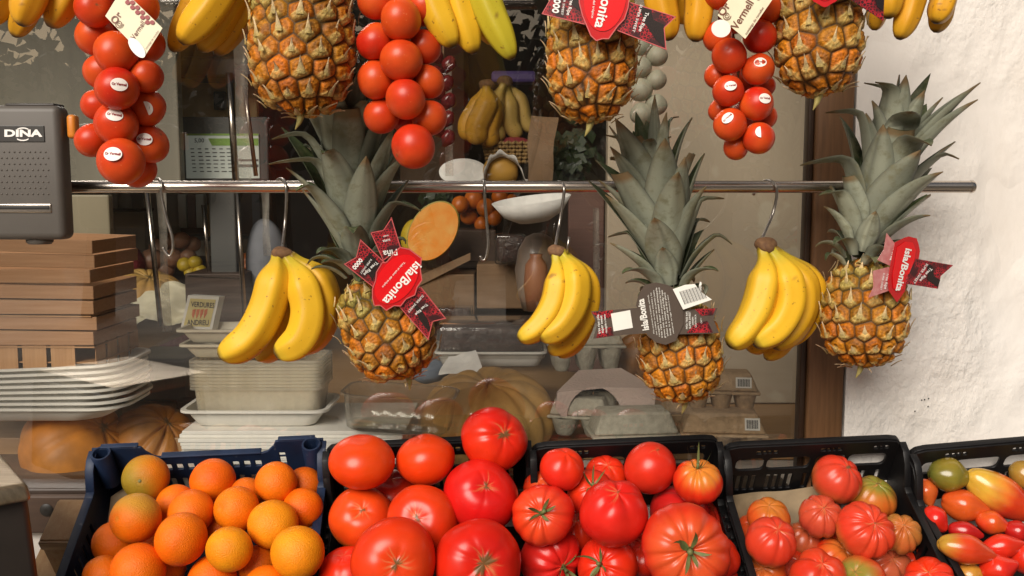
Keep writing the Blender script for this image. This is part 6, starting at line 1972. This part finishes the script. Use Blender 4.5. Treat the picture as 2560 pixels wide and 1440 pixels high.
cf, *_ = carton(1372, 820, 1560, 930, YE + .20, M['pulp_grey'], 'pale grey egg carton at the top of the pile behind the middle bananas', 3, math.radians(4), .40, rest=P(0, 930, YE + .20).z)
# open pink carton lid with its half-round cut-out
yk = YE + .075
a = P(1388, 1030, yk); b = P(1640, 1030, yk)
w_ = b.x - a.x; h_ = P(0, 968, yk).z - P(0, 1042, yk).z
out = [(0, h_ * .30), (.010, 0), (.020, 0)]
for k in range(13):
    an = PI - PI * k / 12
    out.append((.020 + .046 + .046 * math.cos(an) * 1.0, .050 * math.sin(an)))
out += [(w_ * .98, 0), (w_, h_ * .98), (w_ * .5, h_), (0.004, h_ * .84)]
pk = empty('egg_carton', ((a.x + b.x) / 2, yk, P(0, 1042, yk).z), 'pinkish egg carton lid standing open with a half round cut-out', 'egg carton', 'egg cartons behind the glass')
m = Matrix.Translation((-w_ / 2, 0, 0)) @ Matrix.Rotation(PI / 2, 4, 'X')
mesh_obj('lid_side', xf(panel2d(out, [], .003, .001), m), M['pulp_pink'], pk, sharp=40)
d_ = .085
mesh_obj('lid_top', ([(-w_ / 2 + .002, 0, h_ * .84), (0, 0, h_), (w_ / 2, 0, h_ * .98), (w_ / 2 - .05, d_, h_ * 1.32), (-w_ / 2 + .045, d_, h_ * 1.24)], [(0, 1, 4), (1, 3, 4), (1, 2, 3)]), M['pulp_pink'], pk, smooth=False)
mesh_obj('lid_end', ([(-w_ / 2, 0, h_ * .30), (-w_ / 2 + .002, 0, h_ * .84), (-w_ / 2 + .045, d_, h_ * 1.24), (-w_ / 2 + .02, d_, h_ * .4)], [(0, 1, 2, 3)]), M['pulp_pink'], pk, smooth=False)
g = G()
for i in range(2):
    g.add(*xf(lathe([(.0001, 0), (.012, 0), (.016, .006), (.023, .036)], 14), Matrix.Translation((-w_ / 2 + .045 + i * .045, .045, .002))))
mesh_obj('cup_tray', g.geo, M['pulp_grey'], pk)

# wooden ledge under the cartons, pumpkins and paper (raises them above the counter)
# ------------------------------------------------------------------ further inside
def blob(name, px, py, rx, ry, y, mat, label, cat, seed=0, lump=.08, group=None, ryd=None, axis=None, sq=None):
    c = P(px, py, y); k = mpp(c)
    rng = np.random.default_rng(seed)
    th, ph, f = sph_grid(40, 28)
    b = np.stack([np.sin(th) * np.cos(ph), np.sin(th) * np.sin(ph), np.cos(th)], 1)
    v = b * (1 + lump * wob(rng, b, 3, 6) + lump * .5 * wob(rng, b, 7, 6))[:, None] * np.array([rx * k, (ryd or min(rx, ry)) * k, ry * k])
    o = mesh_obj(name, (v, f), mat, loc=c)
    return tag(o, label, cat, group)

M['gunmetal'] = pbr('dark machine casing', color=(.035, .036, .034), rough=.4, var=.2, vscale=10)
M['frame_grey'] = pbr('grey screen frame', color=(.10, .10, .095), rough=.4, var=.1, vscale=20)
M['tan_board'] = pbr('tan board', color=(.62, .46, .22), rough=.6, var=.25, vscale=6)
M['green_paint'] = pbr('green label strip', color=(.26, .46, .08), rough=.4, var=.1, vscale=20)
M['pale_grey'] = pbr('pale grey sheet', color=(.55, .57, .52), rough=.5, var=.12, vscale=12)
M['red_mesh'] = pbr('red net', color=(.32, .04, .045), rough=.6, var=.5, vscale=130, var2=(.12, .02, .03), bump=.5, bscale=200, bdist=.003)
M['onion'] = pbr('brown onion', color=(.36, .17, .10), rough=.4, var=.4, vscale=40, var2=(.45, .28, .16))
M['lemon'] = pbr('yellow fruit', color=(.60, .42, .03), rough=.45, var=.2, vscale=60)
M['berry'] = pbr('dark red beans', color=(.26, .04, .06), rough=.35, var=.6, vscale=90, var2=(.48, .22, .24), bump=.8, bscale=120, bdist=.004)
M['grey_box'] = pbr('grey box', color=(.21, .20, .19), rough=.5, var=.3, vscale=14)
M['denim'] = pbr('grey blue cloth', color=(.23, .24, .27), rough=.85, var=.35, vscale=16)
M['papaya'] = pbr('papaya flesh', color=(.86, .27, .025), rough=.35, var=.85, vscale=38, var2=(.86, .46, .12), coat=.3)
M['papaya_skin'] = pbr('papaya skin', color=(.34, .27, .03), rough=.5, var=.4, vscale=40, var2=(.16, .18, .03))
M['mandarin'] = pbr('mandarin', color=(.62, .15, .012), rough=.4, var=.3, vscale=40)
M['dates'] = pbr('dark dates', color=(.045, .018, .016), rough=.35, var=.5, vscale=60, bump=.9, bscale=80, bdist=.006)
M['white_cloth'] = pbr('white paper cloth', color=(.80, .78, .74), rough=.8, var=.12, vscale=50, bump=.4, bscale=120, bdist=.002)
M['plantain'] = pbr('ochre plantain', color=(.52, .28, .04), rough=.5, var=.4, vscale=25, var2=(.36, .20, .05))
M['wicker'] = pbr('wicker', color=(.38, .23, .08), rough=.7, var=.4, vscale=100)
M['garlic'] = pbr('pale garlic', color=(.40, .40, .30), rough=.55, var=.25, vscale=30)
M['greens'] = pbr('dark leafy greens', color=(.035, .055, .02), rough=.55, var=.5, vscale=60)
M['slat_brown'] = pbr('reddish brown slats', color=(.15, .075, .055), rough=.55, stretch=(2, 2, 70), var=.6, vscale=3, var2=(.075, .036, .028))
M['copper'] = pbr('terracotta form', color=(.40, .17, .09), rough=.4, var=.3, vscale=10)
M['purple'] = pbr('purple film', color=(.13, .08, .30), rough=.4, var=.3, vscale=40)
M['blue_cloth'] = pbr('blue grey cloth', color=(.17, .21, .27), rough=.8, var=.3, vscale=30)
M['white_metal'] = pbr('white enamel', color=(.55, .56, .53), rough=.4, var=.25, vscale=8)

# produce rack standing on the counter
def pbox(name, px0, py0, px1, py1, y, th, mat, label, cat, group=None, bev=.003, parent=None):
    a = P(px0, py1, y); b = P(px1, py0, y)
    o = mesh_obj(name, box((a.x + b.x) / 2, y + th / 2, (a.z + b.z) / 2, b.x - a.x, th, b.z - a.z, bev), mat, parent, smooth=False, world=True,
                 loc=None if parent else ((a.x + b.x) / 2, y + th / 2, a.z))
    if not parent: tag(o, label, cat, group)
    return o
zsh = P(1200, 790, .85).z
a = P(1010, 800, .85); b = P(1512, 800, .85)
rk = empty('produce_rack', ((a.x + b.x) / 2, 1.05, ZC), 'dark wooden rack inside the shop under the cardboard boxes', 'rack')
mesh_obj('shelf', box((a.x + b.x) / 2, 1.10, zsh - .012, b.x - a.x, .5, .02, .002), M['dark_wood'], rk, world=True, smooth=False)
for lx in (a.x + .02, b.x - .02):
    for ly in (.88, 1.32):
        mesh_obj('leg', box(lx, ly, (ZC + zsh - .024) / 2, .03, .03, zsh - .024 - ZC, .002), M['dark_wood'], rk, world=True, smooth=False)
mesh_obj('back_panel', box((a.x + b.x) / 2, 1.34, (ZC + zsh - .024) / 2, b.x - a.x - .02, .01, zsh - .03 - ZC, .001), M['dark_wood'], rk, world=True, smooth=False)
# cardboard boxes on it
for (q, lab, mat) in (((1040, 686, 1186, 788), 'brown cardboard box with raised flap beneath the papaya', 'cardboard'), ((1192, 660, 1332, 772), 'brown cardboard box right of the flapped one behind the empty hook', 'cardboard')):
    o = pbox('cardboard_box', *q, .86, .18, M[mat], lab, 'box', 'cardboard boxes on the dark rack')
fl = [P(1046, 690, .859), P(1176, 632, .84), P(1176, 650, .84), P(1046, 716, .857)]
mesh_obj('flap', (fl + [p + Vector((0, .004, 0)) for p in fl], [(0, 1, 2, 3), (7, 6, 5, 4), (0, 4, 5, 1), (1, 5, 6, 2), (2, 6, 7, 3), (3, 7, 4, 0)]), M['cardboard'], bpy.data.objects['cardboard_box'], world=True, smooth=False)
pbox('dark_crate', 1120, 575, 1240, 655, .95, .15, M['dark_wood'], 'dark crate behind the empty middle hook', 'crate')
# papaya half
c = P(1083, 578, .83); k = mpp(c)
pp = empty('papaya_half', c, 'cut papaya half showing bright orange flesh behind the glass', 'papaya')
th, ph, f = sph_grid(40, 24)
b_ = np.stack([np.sin(th) * np.cos(ph), np.sin(th) * np.sin(ph), np.cos(th)], 1)
v = b_ * np.array([58 * k, 40 * k, 82 * k]); v[:, 1] = np.where(v[:, 1] < 0, v[:, 1] * .05, v[:, 1])
Rm = Matrix.Rotation(math.radians(33), 4, 'Y')
mesh_obj('skin', xf((v, f), Rm), M['papaya_skin'], pp)
ev_ = [(55 * k * math.cos(t), -.004 - .002, 79 * k * math.sin(t)) for t in np.linspace(0, 2 * PI, 40, endpoint=False)]
mesh_obj('flesh', xf((ev_ + [(0, -.0035, 0)], [(i, (i + 1) % 40, 40) for i in range(40)]), Rm), M['papaya'], pp)
tag(blob('papaya', 1035, 600, 34, 50, .95, M['lemon'], 'yellow green whole papaya behind the cut one', 'papaya', 3, .03), None)
for i, (px, py, r_) in enumerate([(1150, 512, 22), (1185, 498, 24), (1172, 540, 22), (1215, 520, 24), (1250, 492, 22), (1205, 560, 20), (1235, 545, 20), (1280, 505, 20)]):
    blob('mandarin', px, py, r_, r_, .98 + .02 * (i % 3), M['mandarin'], 'small orange mandarin in the pile right of the cut papaya', 'mandarin', i, .02, 'mandarins piled beside the cut papaya')
# packed tray of dates
a = P(1092, 915, .50); b = P(1362, 915, .50)
dt = empty('date_tray', ((a.x + b.x) / 2, .55, a.z), 'clear wrapped white tray of dark dates behind the middle bananas', 'tray')
mesh_obj('tray', xf(rr_tray(b.x - a.x, .13, .03, .015, .004, .9, nrib=20), Matrix.Translation((0, .0, 0))), M['foam'], dt, sharp=60)
mesh_obj('dates', xf(box(0, 0, .05, b.x - a.x - .01, .12, .055, .015, 4), Matrix.Identity(4)), M['dates'], dt)
mesh_obj('film', box(0, 0, .048, b.x - a.x + .004, .136, .068, .012, 3), M['film'], dt)
sheet('crumpled_paper', [P(1100, 945, .42), P(1210, 930, .42), P(1195, 878, .46), P(1120, 890, .46)], 18, .006, 12, M['white_cloth'], 'crumpled white paper between the date tray and the pale pumpkin', 'paper', freq=60)
blob('cloth', 1075, 925, 48, 32, .52, M['blue_cloth'], 'blue grey cloth right of the left pineapple foot', 'cloth', 7, .12)
# upper middle: plantains, basket, wrapped melon, part of a mirrored hat
hx = P(1215, 215, .86)
for j, (cr_, yy, lab, pts) in enumerate((((1216, 212), .86, 'ochre plantain bunch inside the shop, left one', [([(1214, 214), (1196, 262), (1168, 310), (1172, 352)], 26, 0), ([(1216, 214), (1216, 262), (1192, 320), (1200, 362)], 28, -.02), ([(1218, 214), (1232, 270), (1222, 330), (1236, 366)], 26, 0)]),
                                ((1262, 205), .90, 'pale plantain bunch inside the shop beside the purple bag', [([(1260, 208), (1238, 256), (1230, 310), (1256, 352)], 25, -.02), ([(1264, 208), (1272, 262), (1276, 310), (1300, 345)], 22, 0), ([(1268, 208), (1298, 250), (1312, 300), (1330, 330)], 20, .02)]))):
    o0 = P(cr_[0], cr_[1], yy)
    rt = empty('plantain_bunch', o0, lab, 'plantains', 'plantain bunches inside the shop')
    mesh_obj('crown', crown_blob(5 + j, .014), M['banana_crown'], rt)
    for i, (p_, r_, dy) in enumerate(pts):
        w3 = [P(x, y_, yy + dy) for x, y_ in p_]
        geo, cc_ = banana_geo(50 + j * 9 + i, w3, r_ * mpp(o0), col=(.60, .30, .03) if j == 0 else (.56, .36, .09), green=.1, n=30, ns=14)
        mesh_obj('plantain', geo, M['banana'], rt, world=True, cols=cc_)
pbox('purple_bag', 1228, 176, 1340, 206, .98, .06, M['purple'], 'purple plastic bag strip above the plantains', 'bag', bev=.008)
c = P(1285, 372, .90); k = mpp(c)
bk = empty('wicker_basket', P(1280, 405, .90), 'woven wicker basket with dark red cloth under the plantains', 'basket')
g = G()
for r_ in range(6):
    for s_ in range(26):
        a0 = PI + PI * s_ / 26; rad = (62 + r_ * 2) * k
        p = Vector((math.cos(a0) * rad, math.sin(a0) * rad * .6, (r_ * 9) * k + (.002 if (s_ + r_) % 2 else -.002)))
        q = Vector((math.cos(a0 + PI / 26) * rad, math.sin(a0 + PI / 26) * rad * .6, (r_ * 9) * k - (.002 if (s_ + r_) % 2 else -.002)))
        g.add(*tube([p, (p + q) / 2 + Vector((0, -.004 if s_ % 2 else .001, 0)), q], .0042, 6))
mesh_obj('weave', g.geo, M['wicker'], bk)
mesh_obj('lining', xf(lathe([(.001, 0), (58 * k, 0), (60 * k, 45 * k), (30 * k, 60 * k), (.001, 62 * k)], 24, (1, .58)), Matrix.Identity(4)), M['red_mesh'], bk)
blob('melon', 1252, 428, 44, 40, .80, M['plantain'], 'yellow melon wrapped in white paper behind the rail', 'melon', 11, .04)
sheet('wrapping_paper', [P(1200, 470, .76), P(1228, 385, .76), P(1330, 395, .78), P(1350, 470, .78)], 3, .001, 13, M['white_cloth']) if False else None
def ribbon3(name, pts, y, wpx, mat, label, cat, seed=1):
    n = 40
    c = catmull(pts, n)
    v = []; f = []
    rng = np.random.default_rng(seed)
    for i, (x, y_) in enumerate(c):
        a_ = P(x, y_ - wpx / 2 * (.6 + .4 * math.sin(i * .9)), y - .01); b2 = P(x + 4, y_ + wpx / 2, y + .03)
        m2 = (a_ + b2) / 2 + Vector((0, -.018, 0))
        v += [a_, m2, b2]
    for i in range(n - 1):
        for q in range(2): f.append((i * 3 + q, i * 3 + q + 1, i * 3 + 4 + q, i * 3 + 3 + q))
    return tag(mesh_obj(name, (v, f), mat, loc=Vector(v[0]), world=True), label, cat)
ribbon3('wrapping_paper', [(1208, 440), (1222, 402), (1250, 384), (1290, 402), (1308, 440), (1326, 470)], .76, 22, M['white_cloth'], 'white wrapping paper folded around the yellow melon', 'paper')
c = P(1158, 432, .80); k = mpp(c)
pt = mesh_obj('reflected_hat_part', xf(lathe([(.001, -.006), (50 * k, -.006), (60 * k, .002), (60 * k, .006), (48 * k, 0), (.001, 0)], 40, (1, .62)), Matrix.Rotation(math.radians(62), 4, 'X')), M['white_cloth'], loc=c)
tag(pt, 'white disc added for part of a mirrored hat, just above the rail', 'plate')  # disc added for the left part of the mirrored hat
# shallow white form added to imitate a hat brim mirrored in the pane
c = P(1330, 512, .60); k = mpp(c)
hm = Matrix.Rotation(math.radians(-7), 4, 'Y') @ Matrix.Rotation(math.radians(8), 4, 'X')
tag(mesh_obj('reflected_brim', xf(lathe([(.001, -44 * k), (40 * k, -42 * k), (74 * k, -24 * k), (100 * k, 14 * k), (97 * k, 14 * k), (72 * k, -20 * k), (38 * k, -37 * k), (.001, -39 * k)], 48, (1, .7)), hm), M['white_cloth'], loc=c),
    'white form added for a hat brim mirrored in the glass, just below the rail', 'dish')
# forms added for a mirrored person; slatted board at the right
c = P(1345, 770, .74); k = mpp(c)
M['jar'] = pbr('grey glazed form', color=(.30, .24, .20), rough=.28, var=.2, vscale=12)
prof = [(.001, 0), (38 * k, 0), (50 * k, 40 * k), (58 * k, 100 * k), (50 * k, 150 * k), (32 * k, 182 * k), (12 * k, 192 * k), (.001, 193 * k)]
tag(mesh_obj('reflected_shoulder', lathe(prof, 40), M['jar'], loc=Vector((c.x, c.y, P(0, 775, .74).z))), 'rounded grey brown form added for a mirrored shoulder, left of the middle bananas', 'jar')
tag(mesh_obj('reflected_arm', lathe([(.001, 0), (22 * k, 0), (30 * k, 60 * k), (26 * k, 110 * k), (14 * k, 128 * k), (16 * k, 136 * k), (.001, 136 * k)], 28), M['copper'], loc=Vector((P(1340, 770, .66).x, .66, P(1340, 776, .66).z))), 'slim terracotta form added for the forearm of the mirrored person', 'jar')
pbox('slatted_board', 1418, 470, 1512, 930, .80, .02, M['slat_brown'], 'reddish brown slatted board at the left edge of the beige partition', 'board')
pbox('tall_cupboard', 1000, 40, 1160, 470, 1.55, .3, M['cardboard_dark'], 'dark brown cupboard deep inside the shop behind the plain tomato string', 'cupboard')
# leafy greens
def leafy(px, py, w, h, y, n, label, seed):
    rng = random.Random(seed); c = P(px, py, y); k = mpp(c); g = G()
    for i in range(n):
        p = Vector((rng.gauss(0, .4) * w * k, rng.gauss(0, .3) * w * k, rng.gauss(0, .4) * h * k))
        a_ = rng.uniform(0, 6.28); L = rng.uniform(.018, .04); ww = L * .35
        d = Vector((math.cos(a_), rng.uniform(-.5, .5), math.sin(a_))).normalized()
        s = d.cross(Vector((rng.uniform(-1, 1), -1, rng.uniform(-1, 1)))).normalized() * ww
        g.add([p, p + d * L * .5 + s, p + d * L, p + d * L * .5 - s], [(0, 1, 2, 3)])
    return tag(mesh_obj('leafy_greens', g.geo, M['greens'], loc=c), label, 'greens')
leafy(1425, 395, 60, 70, .85, 170, 'dark leafy greens behind the left leaves of the middle pineapple', 3)
leafy(1095, 520, 50, 40, 1.05, 90, 'dark herbs behind the cut papaya', 4)
# film bag
ribbon3('paper_bag', [(1352, 290), (1330, 380), (1300, 470), (1262, 570), (1246, 640)], .66, 60, M['film'], 'clear cellophane bag hanging behind the rail, left of the white brim form', 'bag', 4)
fb_ = sheet('brown_bag', [P(1328, 285, .74), P(1392, 290, .74), P(1375, 460, .74), P(1316, 460, .74)], 18, .006, 21, M['cardboard'], 'tall brown paper bag between the plantains and the tagged pineapple', 'bag', freq=40)
# garlic string
gr = empty('garlic_string', P(1625, 60, .36), 'string of pale garlic bulbs behind the glass beside the beige partition', 'garlic')
for i, (px, py, r_) in enumerate([(1602, 110, 30), (1642, 140, 28), (1600, 168, 30), (1640, 200, 27), (1602, 225, 31), (1640, 262, 28), (1604, 285, 30), (1636, 330, 26), (1606, 345, 26), (1640, 80, 28), (1604, 60, 28)]):
    c = P(px, py, .36); r = r_ * mpp(c)
    geo, col = tomato(700 + i, r, squash=.92, lobes=7, crease=.03, dip=-.06, scar=0, cracks=0, every=.9, NU=40, NV=26)
    mesh_obj('bulb', xf(geo, orient((.2 * (1 if i % 2 else -1), -.3, 1))), M['garlic'], gr, loc=c - absloc(gr))
v, f = tube([P(1625, 40, .37), P(1622, 340, .37)], .002, 6); mesh_obj('cord', (v, f), M['cardboard'], gr, world=True)

# left part of the interior
sc2 = empty('till_screen', P(556, 446, .92), 'till screen with green header and rows of small cells, seen above the rail', 'screen')
M['screen_lit'] = pbr('lit screen', color=(.62, .66, .60), rough=.3, var=.06, vscale=30)
b_ = M['screen_lit'].node_tree.nodes['Principled BSDF']; b_.inputs['Emission Color'].default_value = (.62, .70, .62, 1); b_.inputs['Emission Strength'].default_value = .12
pbox('bezel', 452, 292, 668, 452, .93, .02, M['frame_grey'], None, None, parent=sc2)
pbox('display', 466, 334, 646, 446, .926, .004, M['screen_lit'], None, None, parent=sc2, bev=.0005)
pl = flat_plane(.925, 556, 390)
g = G(); g.add([pl(466, 334), pl(646, 334), pl(646, 339), pl(466, 339)], [(0, 1, 2, 3)]); g.add([pl(520, 346), pl(646, 346), pl(646, 364), pl(530, 364)], [(0, 1, 2, 3)])
mesh_obj('header', g.geo, M['green_paint'], sc2, world=True, smooth=False)
g = G()
for r_ in range(7):
    for c_ in range(6):
        x = 476 + c_ * 18 + r_; y_ = 371 + r_ * 9.4
        g.add([pl(x, y_), pl(x + 9 + (r_ * c_) % 5, y_), pl(x + 9 + (r_ * c_) % 5, y_ + 2.4), pl(x, y_ + 2.4)], [(0, 1, 2, 3)])
g.add([pl(596, 398), pl(646, 398), pl(646, 403), pl(596, 403)], [(0, 1, 2, 3)]); g.add([pl(596, 411), pl(646, 411), pl(646, 418), pl(596, 418)], [(0, 1, 2, 3)])
mesh_obj('cells', g.geo, M['frame_grey'], sc2, world=True, smooth=False)
pl_ = flat_plane(.9245, 556, 390); g = G(); lettering(g, '5,00', pl_, 486, 356, 510, 356, 0); mesh_obj('digits', g.geo, M['black_print'], sc2, world=True, smooth=False)
mesh_obj('stand', box(P(556, 452, .95).x, .96, (ZC + P(0, 452, .95).z) / 2, .06, .04, P(0, 452, .95).z - ZC, .003), M['frame_grey'], sc2, world=True, smooth=False)
pbox('tan_board', 415, 196, 640, 300, 1.10, .02, M['tan_board'], 'tan board with a dark switch box, above the till screen', 'board')
pbox('switch_box', 534, 228, 562, 274, 1.08, .018, M['gunmetal'], 'small dark switch box on the tan board', 'switch')
pbox('machine_head', 452, 140, 640, 194, .98, .16, M['gunmetal'], 'dark machine head above the tan board, under the upper bananas', 'machine', bev=.008)
for (p, q, y, r_, lab) in (((573, 182), (590, 462), .80, .0075, 'vertical shiny metal post in front of the till screen'), ((606, 178), (640, 440), .86, .005, 'thin second metal post right of the shiny one'),
                           ((368, 476), (402, 815), .75, .0055, 'slanted metal post left of the empty hook'), ((508, 512), (524, 690), .95, .0045, 'short metal post above the dark glass case'), ((594, 482), (612, 800), .78, .0055, 'metal post behind the left banana bunch')):
    v, f = tube([P(*p, y), P(*q, y)], r_, 12); tag(mesh_obj('metal_post', (v, f), M['steel'], loc=P(*q, y), world=True), lab, 'post', 'metal posts inside the shop')
pbox('white_cabinet', 262, 476, 358, 640, 1.45, .3, M['white_metal'], 'white enamel cabinet behind the olive partition', 'cabinet')
for i, px in enumerate((285, 312)):
    c = P(px, 522, 1.36)
    tag(mesh_obj('spice_jar', lathe([(.001, 0), (.018, 0), (.018, .032), (.015, .036), (.015, .042), (.001, .042)], 20), M['pale_grey'], loc=c, sharp=40), ('right' if i else 'left') + ' small pale jar on the shelf of the white cabinet', 'jar', 'jars on the cabinet')
pbox('jar_shelf', 262, 522, 345, 530, 1.32, .12, M['gunmetal'], 'thin dark shelf under the two small jars', 'shelf')
blob('net_sack', 305, 660, 55, 48, 1.15, M['red_mesh'], 'dark red net sack beside the olive partition', 'sack', 15, .1)
for i, (px, py, r_) in enumerate([(380, 650, 30), (412, 672, 26), (360, 690, 22), (398, 620, 26), (432, 645, 26), (452, 600, 24), (480, 610, 22), (425, 600, 22), (470, 640, 20)]):
    blob('onion', px, py, r_, r_ * .9, 1.18 + .02 * (i % 4), M['onion'], 'reddish brown onion in the pile above the inner pumpkin', 'onion', i, .04, 'onions piled inside the shop')
for i, (px, py, r_) in enumerate([(462, 662, 20), (488, 656, 18), (500, 676, 17), (476, 682, 16)]):
    blob('lemon', px, py, r_, r_ * .9, 1.1, M['lemon'], 'yellow lemon in the small pile above the dark glass case', 'lemon', i, .03, 'lemons piled inside the shop')
blob('produce_heap', 640, 660, 46, 30, 1.15, M['mandarin'], 'heap of orange produce behind the left bananas', 'produce', 17, .25)
dk = pbox('display_case', 466, 684, 606, 822, .90, .14, M['dark_wood'], 'dark wooden display case behind the small yellow sign', 'case')
g = G(); pl = flat_plane(.898, 540, 700); g.add([pl(470, 688), pl(602, 694), pl(602, 697), pl(470, 691)], [(0, 1, 2, 3)]); mesh_obj('trim', g.geo, M['steel'], dk, world=True, smooth=False)
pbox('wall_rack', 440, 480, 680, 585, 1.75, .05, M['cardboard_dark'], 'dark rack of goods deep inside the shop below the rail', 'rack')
pbox('ochre_sheet', 520, 512, 570, 615, 1.6, .02, M['tan_board'], 'ochre sheet hanging deep inside the shop', 'sheet')
for i, (px, mt) in enumerate(((455, 'pale_grey'), (478, 'slat_brown'), (500, 'pale_grey'), (586, 'pale_grey'), (640, 'denim'))):
    pbox('goods_packet', px - 9, 486, px + 9, 570, 1.70, .03, M[mt], ['grey packet at the left of the deep rack', 'brown packet between two grey ones', 'grey packet left of the ochre sheet', 'grey packet right of the ochre sheet', 'bluish packet at the right of the deep rack'][i], 'packet', 'packets on the deep rack')
pbox('long_tray', 430, 600, 600, 640, 1.3, .2, M['pale_grey'], 'long pale tray behind the onions and lemons', 'tray')
blob('dim_person_form', 668, 660, 52, 118, 1.02, M['denim'], 'grey blue form added for a dim person behind the left banana bunch', 'sack', 19, .05)  # lump added in place of a dim human shape
# beans in a clear tray, grey box
bt = empty('bean_tray', P(390, 905, .78), 'clear lidded tray of dark red beans leaning inside the window', 'tray')
q = [P(318, 900, .74), P(470, 832, .86), P(478, 862, .84), P(420, 912, .74)]
mesh_obj('beans', (q + [p + Vector((0, .03, -.02)) for p in q], [(0, 1, 2, 3), (7, 6, 5, 4), (0, 4, 5, 1), (1, 5, 6, 2), (2, 6, 7, 3), (3, 7, 4, 0)]), M['berry'], bt, world=True)
q = [P(304, 906, .735), P(462, 822, .85), P(484, 862, .83), P(420, 922, .735)]
mesh_obj('lid', (q, [(0, 1, 2, 3)]), M['clear_plastic'], bt, world=True, smooth=False)
pbox('grey_box', 308, 898, 468, 1004, .62, .16, M['grey_box'], 'grey plastic box under the bean tray', 'box', bev=.006)
pbox('wood_strip', 440, 1003, 482, 1030, .58, .04, M['dark_wood'], 'dark wooden strip left of the clear punnet stack', 'strip')
# ledge below the left pumpkin, seen past the scale
pbox('counter_front', -200, 1240, 260, 1334, .100, .012, M['dark_wood'], 'dark wooden counter front under the left pumpkin', 'panel')
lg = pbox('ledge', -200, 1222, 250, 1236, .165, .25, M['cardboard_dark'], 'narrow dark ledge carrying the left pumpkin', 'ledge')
c = P(115, 1276, .098)
mesh_obj('knot_hole', xf(lathe([(.001, .0), (.009, .0), (.010, -.001)], 20), Matrix.Translation(c) @ Matrix.Rotation(PI / 2, 4, 'X')), M['black_print'], bpy.data.objects['counter_front'], world=True)

# clear strips added as bright reflection streaks, wrapped goods inside the window
M['strip'] = glass_mat('plastic strip', tint=(.93, .92, .9), refl=2.5, haze=.30, hazecol=(.9, .84, .74), rough=.12, hscale=14)
def strip(px0, py0, px1, py1, w, y, label):
    a = P(px0, py0, y); b = P(px1, py1, y); n = 14; v = []; f = []
    k = mpp(a) * w / 2
    for i in range(n):
        t = i / (n - 1); p = a.lerp(b, t)
        for q in (-1, -.4, .4, 1):
            v.append(p + Vector((q * k, .006 * (1 - q * q) + .004 * math.sin(t * 7 + q), 0)))
    for i in range(n - 1):
        for q in range(3): f.append((i * 4 + q, i * 4 + q + 1, i * 4 + 5 + q, i * 4 + 4 + q))
    tag(mesh_obj('streak_strip', (v, f), M['strip'], loc=a, world=True), label, 'plastic strip', 'clear strips added as reflection streaks in the window')
strip(598, 60, 612, 470, 34, .74, 'wide clear strip added as a reflection streak beside the shiny metal post')
strip(402, 470, 418, 830, 22, .66, 'clear strip added as a reflection streak left of the empty left hook')
strip(662, 470, 668, 640, 18, .70, 'short clear strip added as a reflection streak left of the left bananas hook')
strip(880, 300, 905, 640, 26, .72, 'clear strip added as a reflection streak behind the crown of the red tagged pineapple')
strip(1118, 150, 1124, 440, 20, .72, 'clear strip added as a reflection streak right of the plain tomato string')
strip(1490, 520, 1494, 900, 16, .72, 'narrow clear strip added as a reflection streak before the slatted board')
# dark string added to imitate the tomato string mirrored in the pane
ps_ = empty('mirrored_string', P(1110, 120, .62), 'dark string added for the mirrored image of the plain tomato string', 'peppers')
for i in range(10):
    px = 1100 + (16 if i % 2 else -10) + (i * 5) % 7; py = 140 + i * 23
    c = P(px, py, .62); k = mpp(c)
    geo, col = tomato(800 + i, 19 * k, squash=1, lobes=4, crease=.08, dip=.06, c1=(.10, .010, .012), c2=(.16, .018, .018), scar=0, cracks=0, every=.9, lump=.08, elong=(1.35, .4, .1), NU=36, NV=24)
    mesh_obj('pepper', xf(geo, orient((.4 * (1 if i % 2 else -1), -.4, .8))), M['plum'], ps_, loc=c - absloc(ps_), cols=col)
v, f = tube([P(1108, 110, .63), P(1112, 350, .63)], .002, 6); mesh_obj('cord', (v, f), M['cardboard'], ps_, world=True)
# film wrapped packs on the dark rack
for i, (px0, py0, px1, py1, y, mt, lab) in enumerate(((1236, 585, 1318, 662, .80, 'dates', 'film wrapped dark pack on the right cardboard box'), (1400, 640, 1440, 770, .82, 'copper', 'tall reddish pack behind the bruised bananas'), (1058, 770, 1180, 806, .78, 'dates', 'low dark pack in front of the flapped cardboard box'))):
    a = P(px0, py1, y); b = P(px1, py0, y); w_ = b.x - a.x; h_ = b.z - a.z
    r_ = empty('wrapped_pack', ((a.x + b.x) / 2, y, a.z), lab, 'pack', 'film wrapped packs inside the shop')
    mesh_obj('contents', box(0, .03, h_ / 2, w_ * .92, .05, h_ * .9, min(w_, h_) * .2, 3), M[mt], r_)
    mesh_obj('film', box(0, .03, h_ / 2, w_, .058, h_, min(w_, h_) * .12, 3), M['film'], r_)
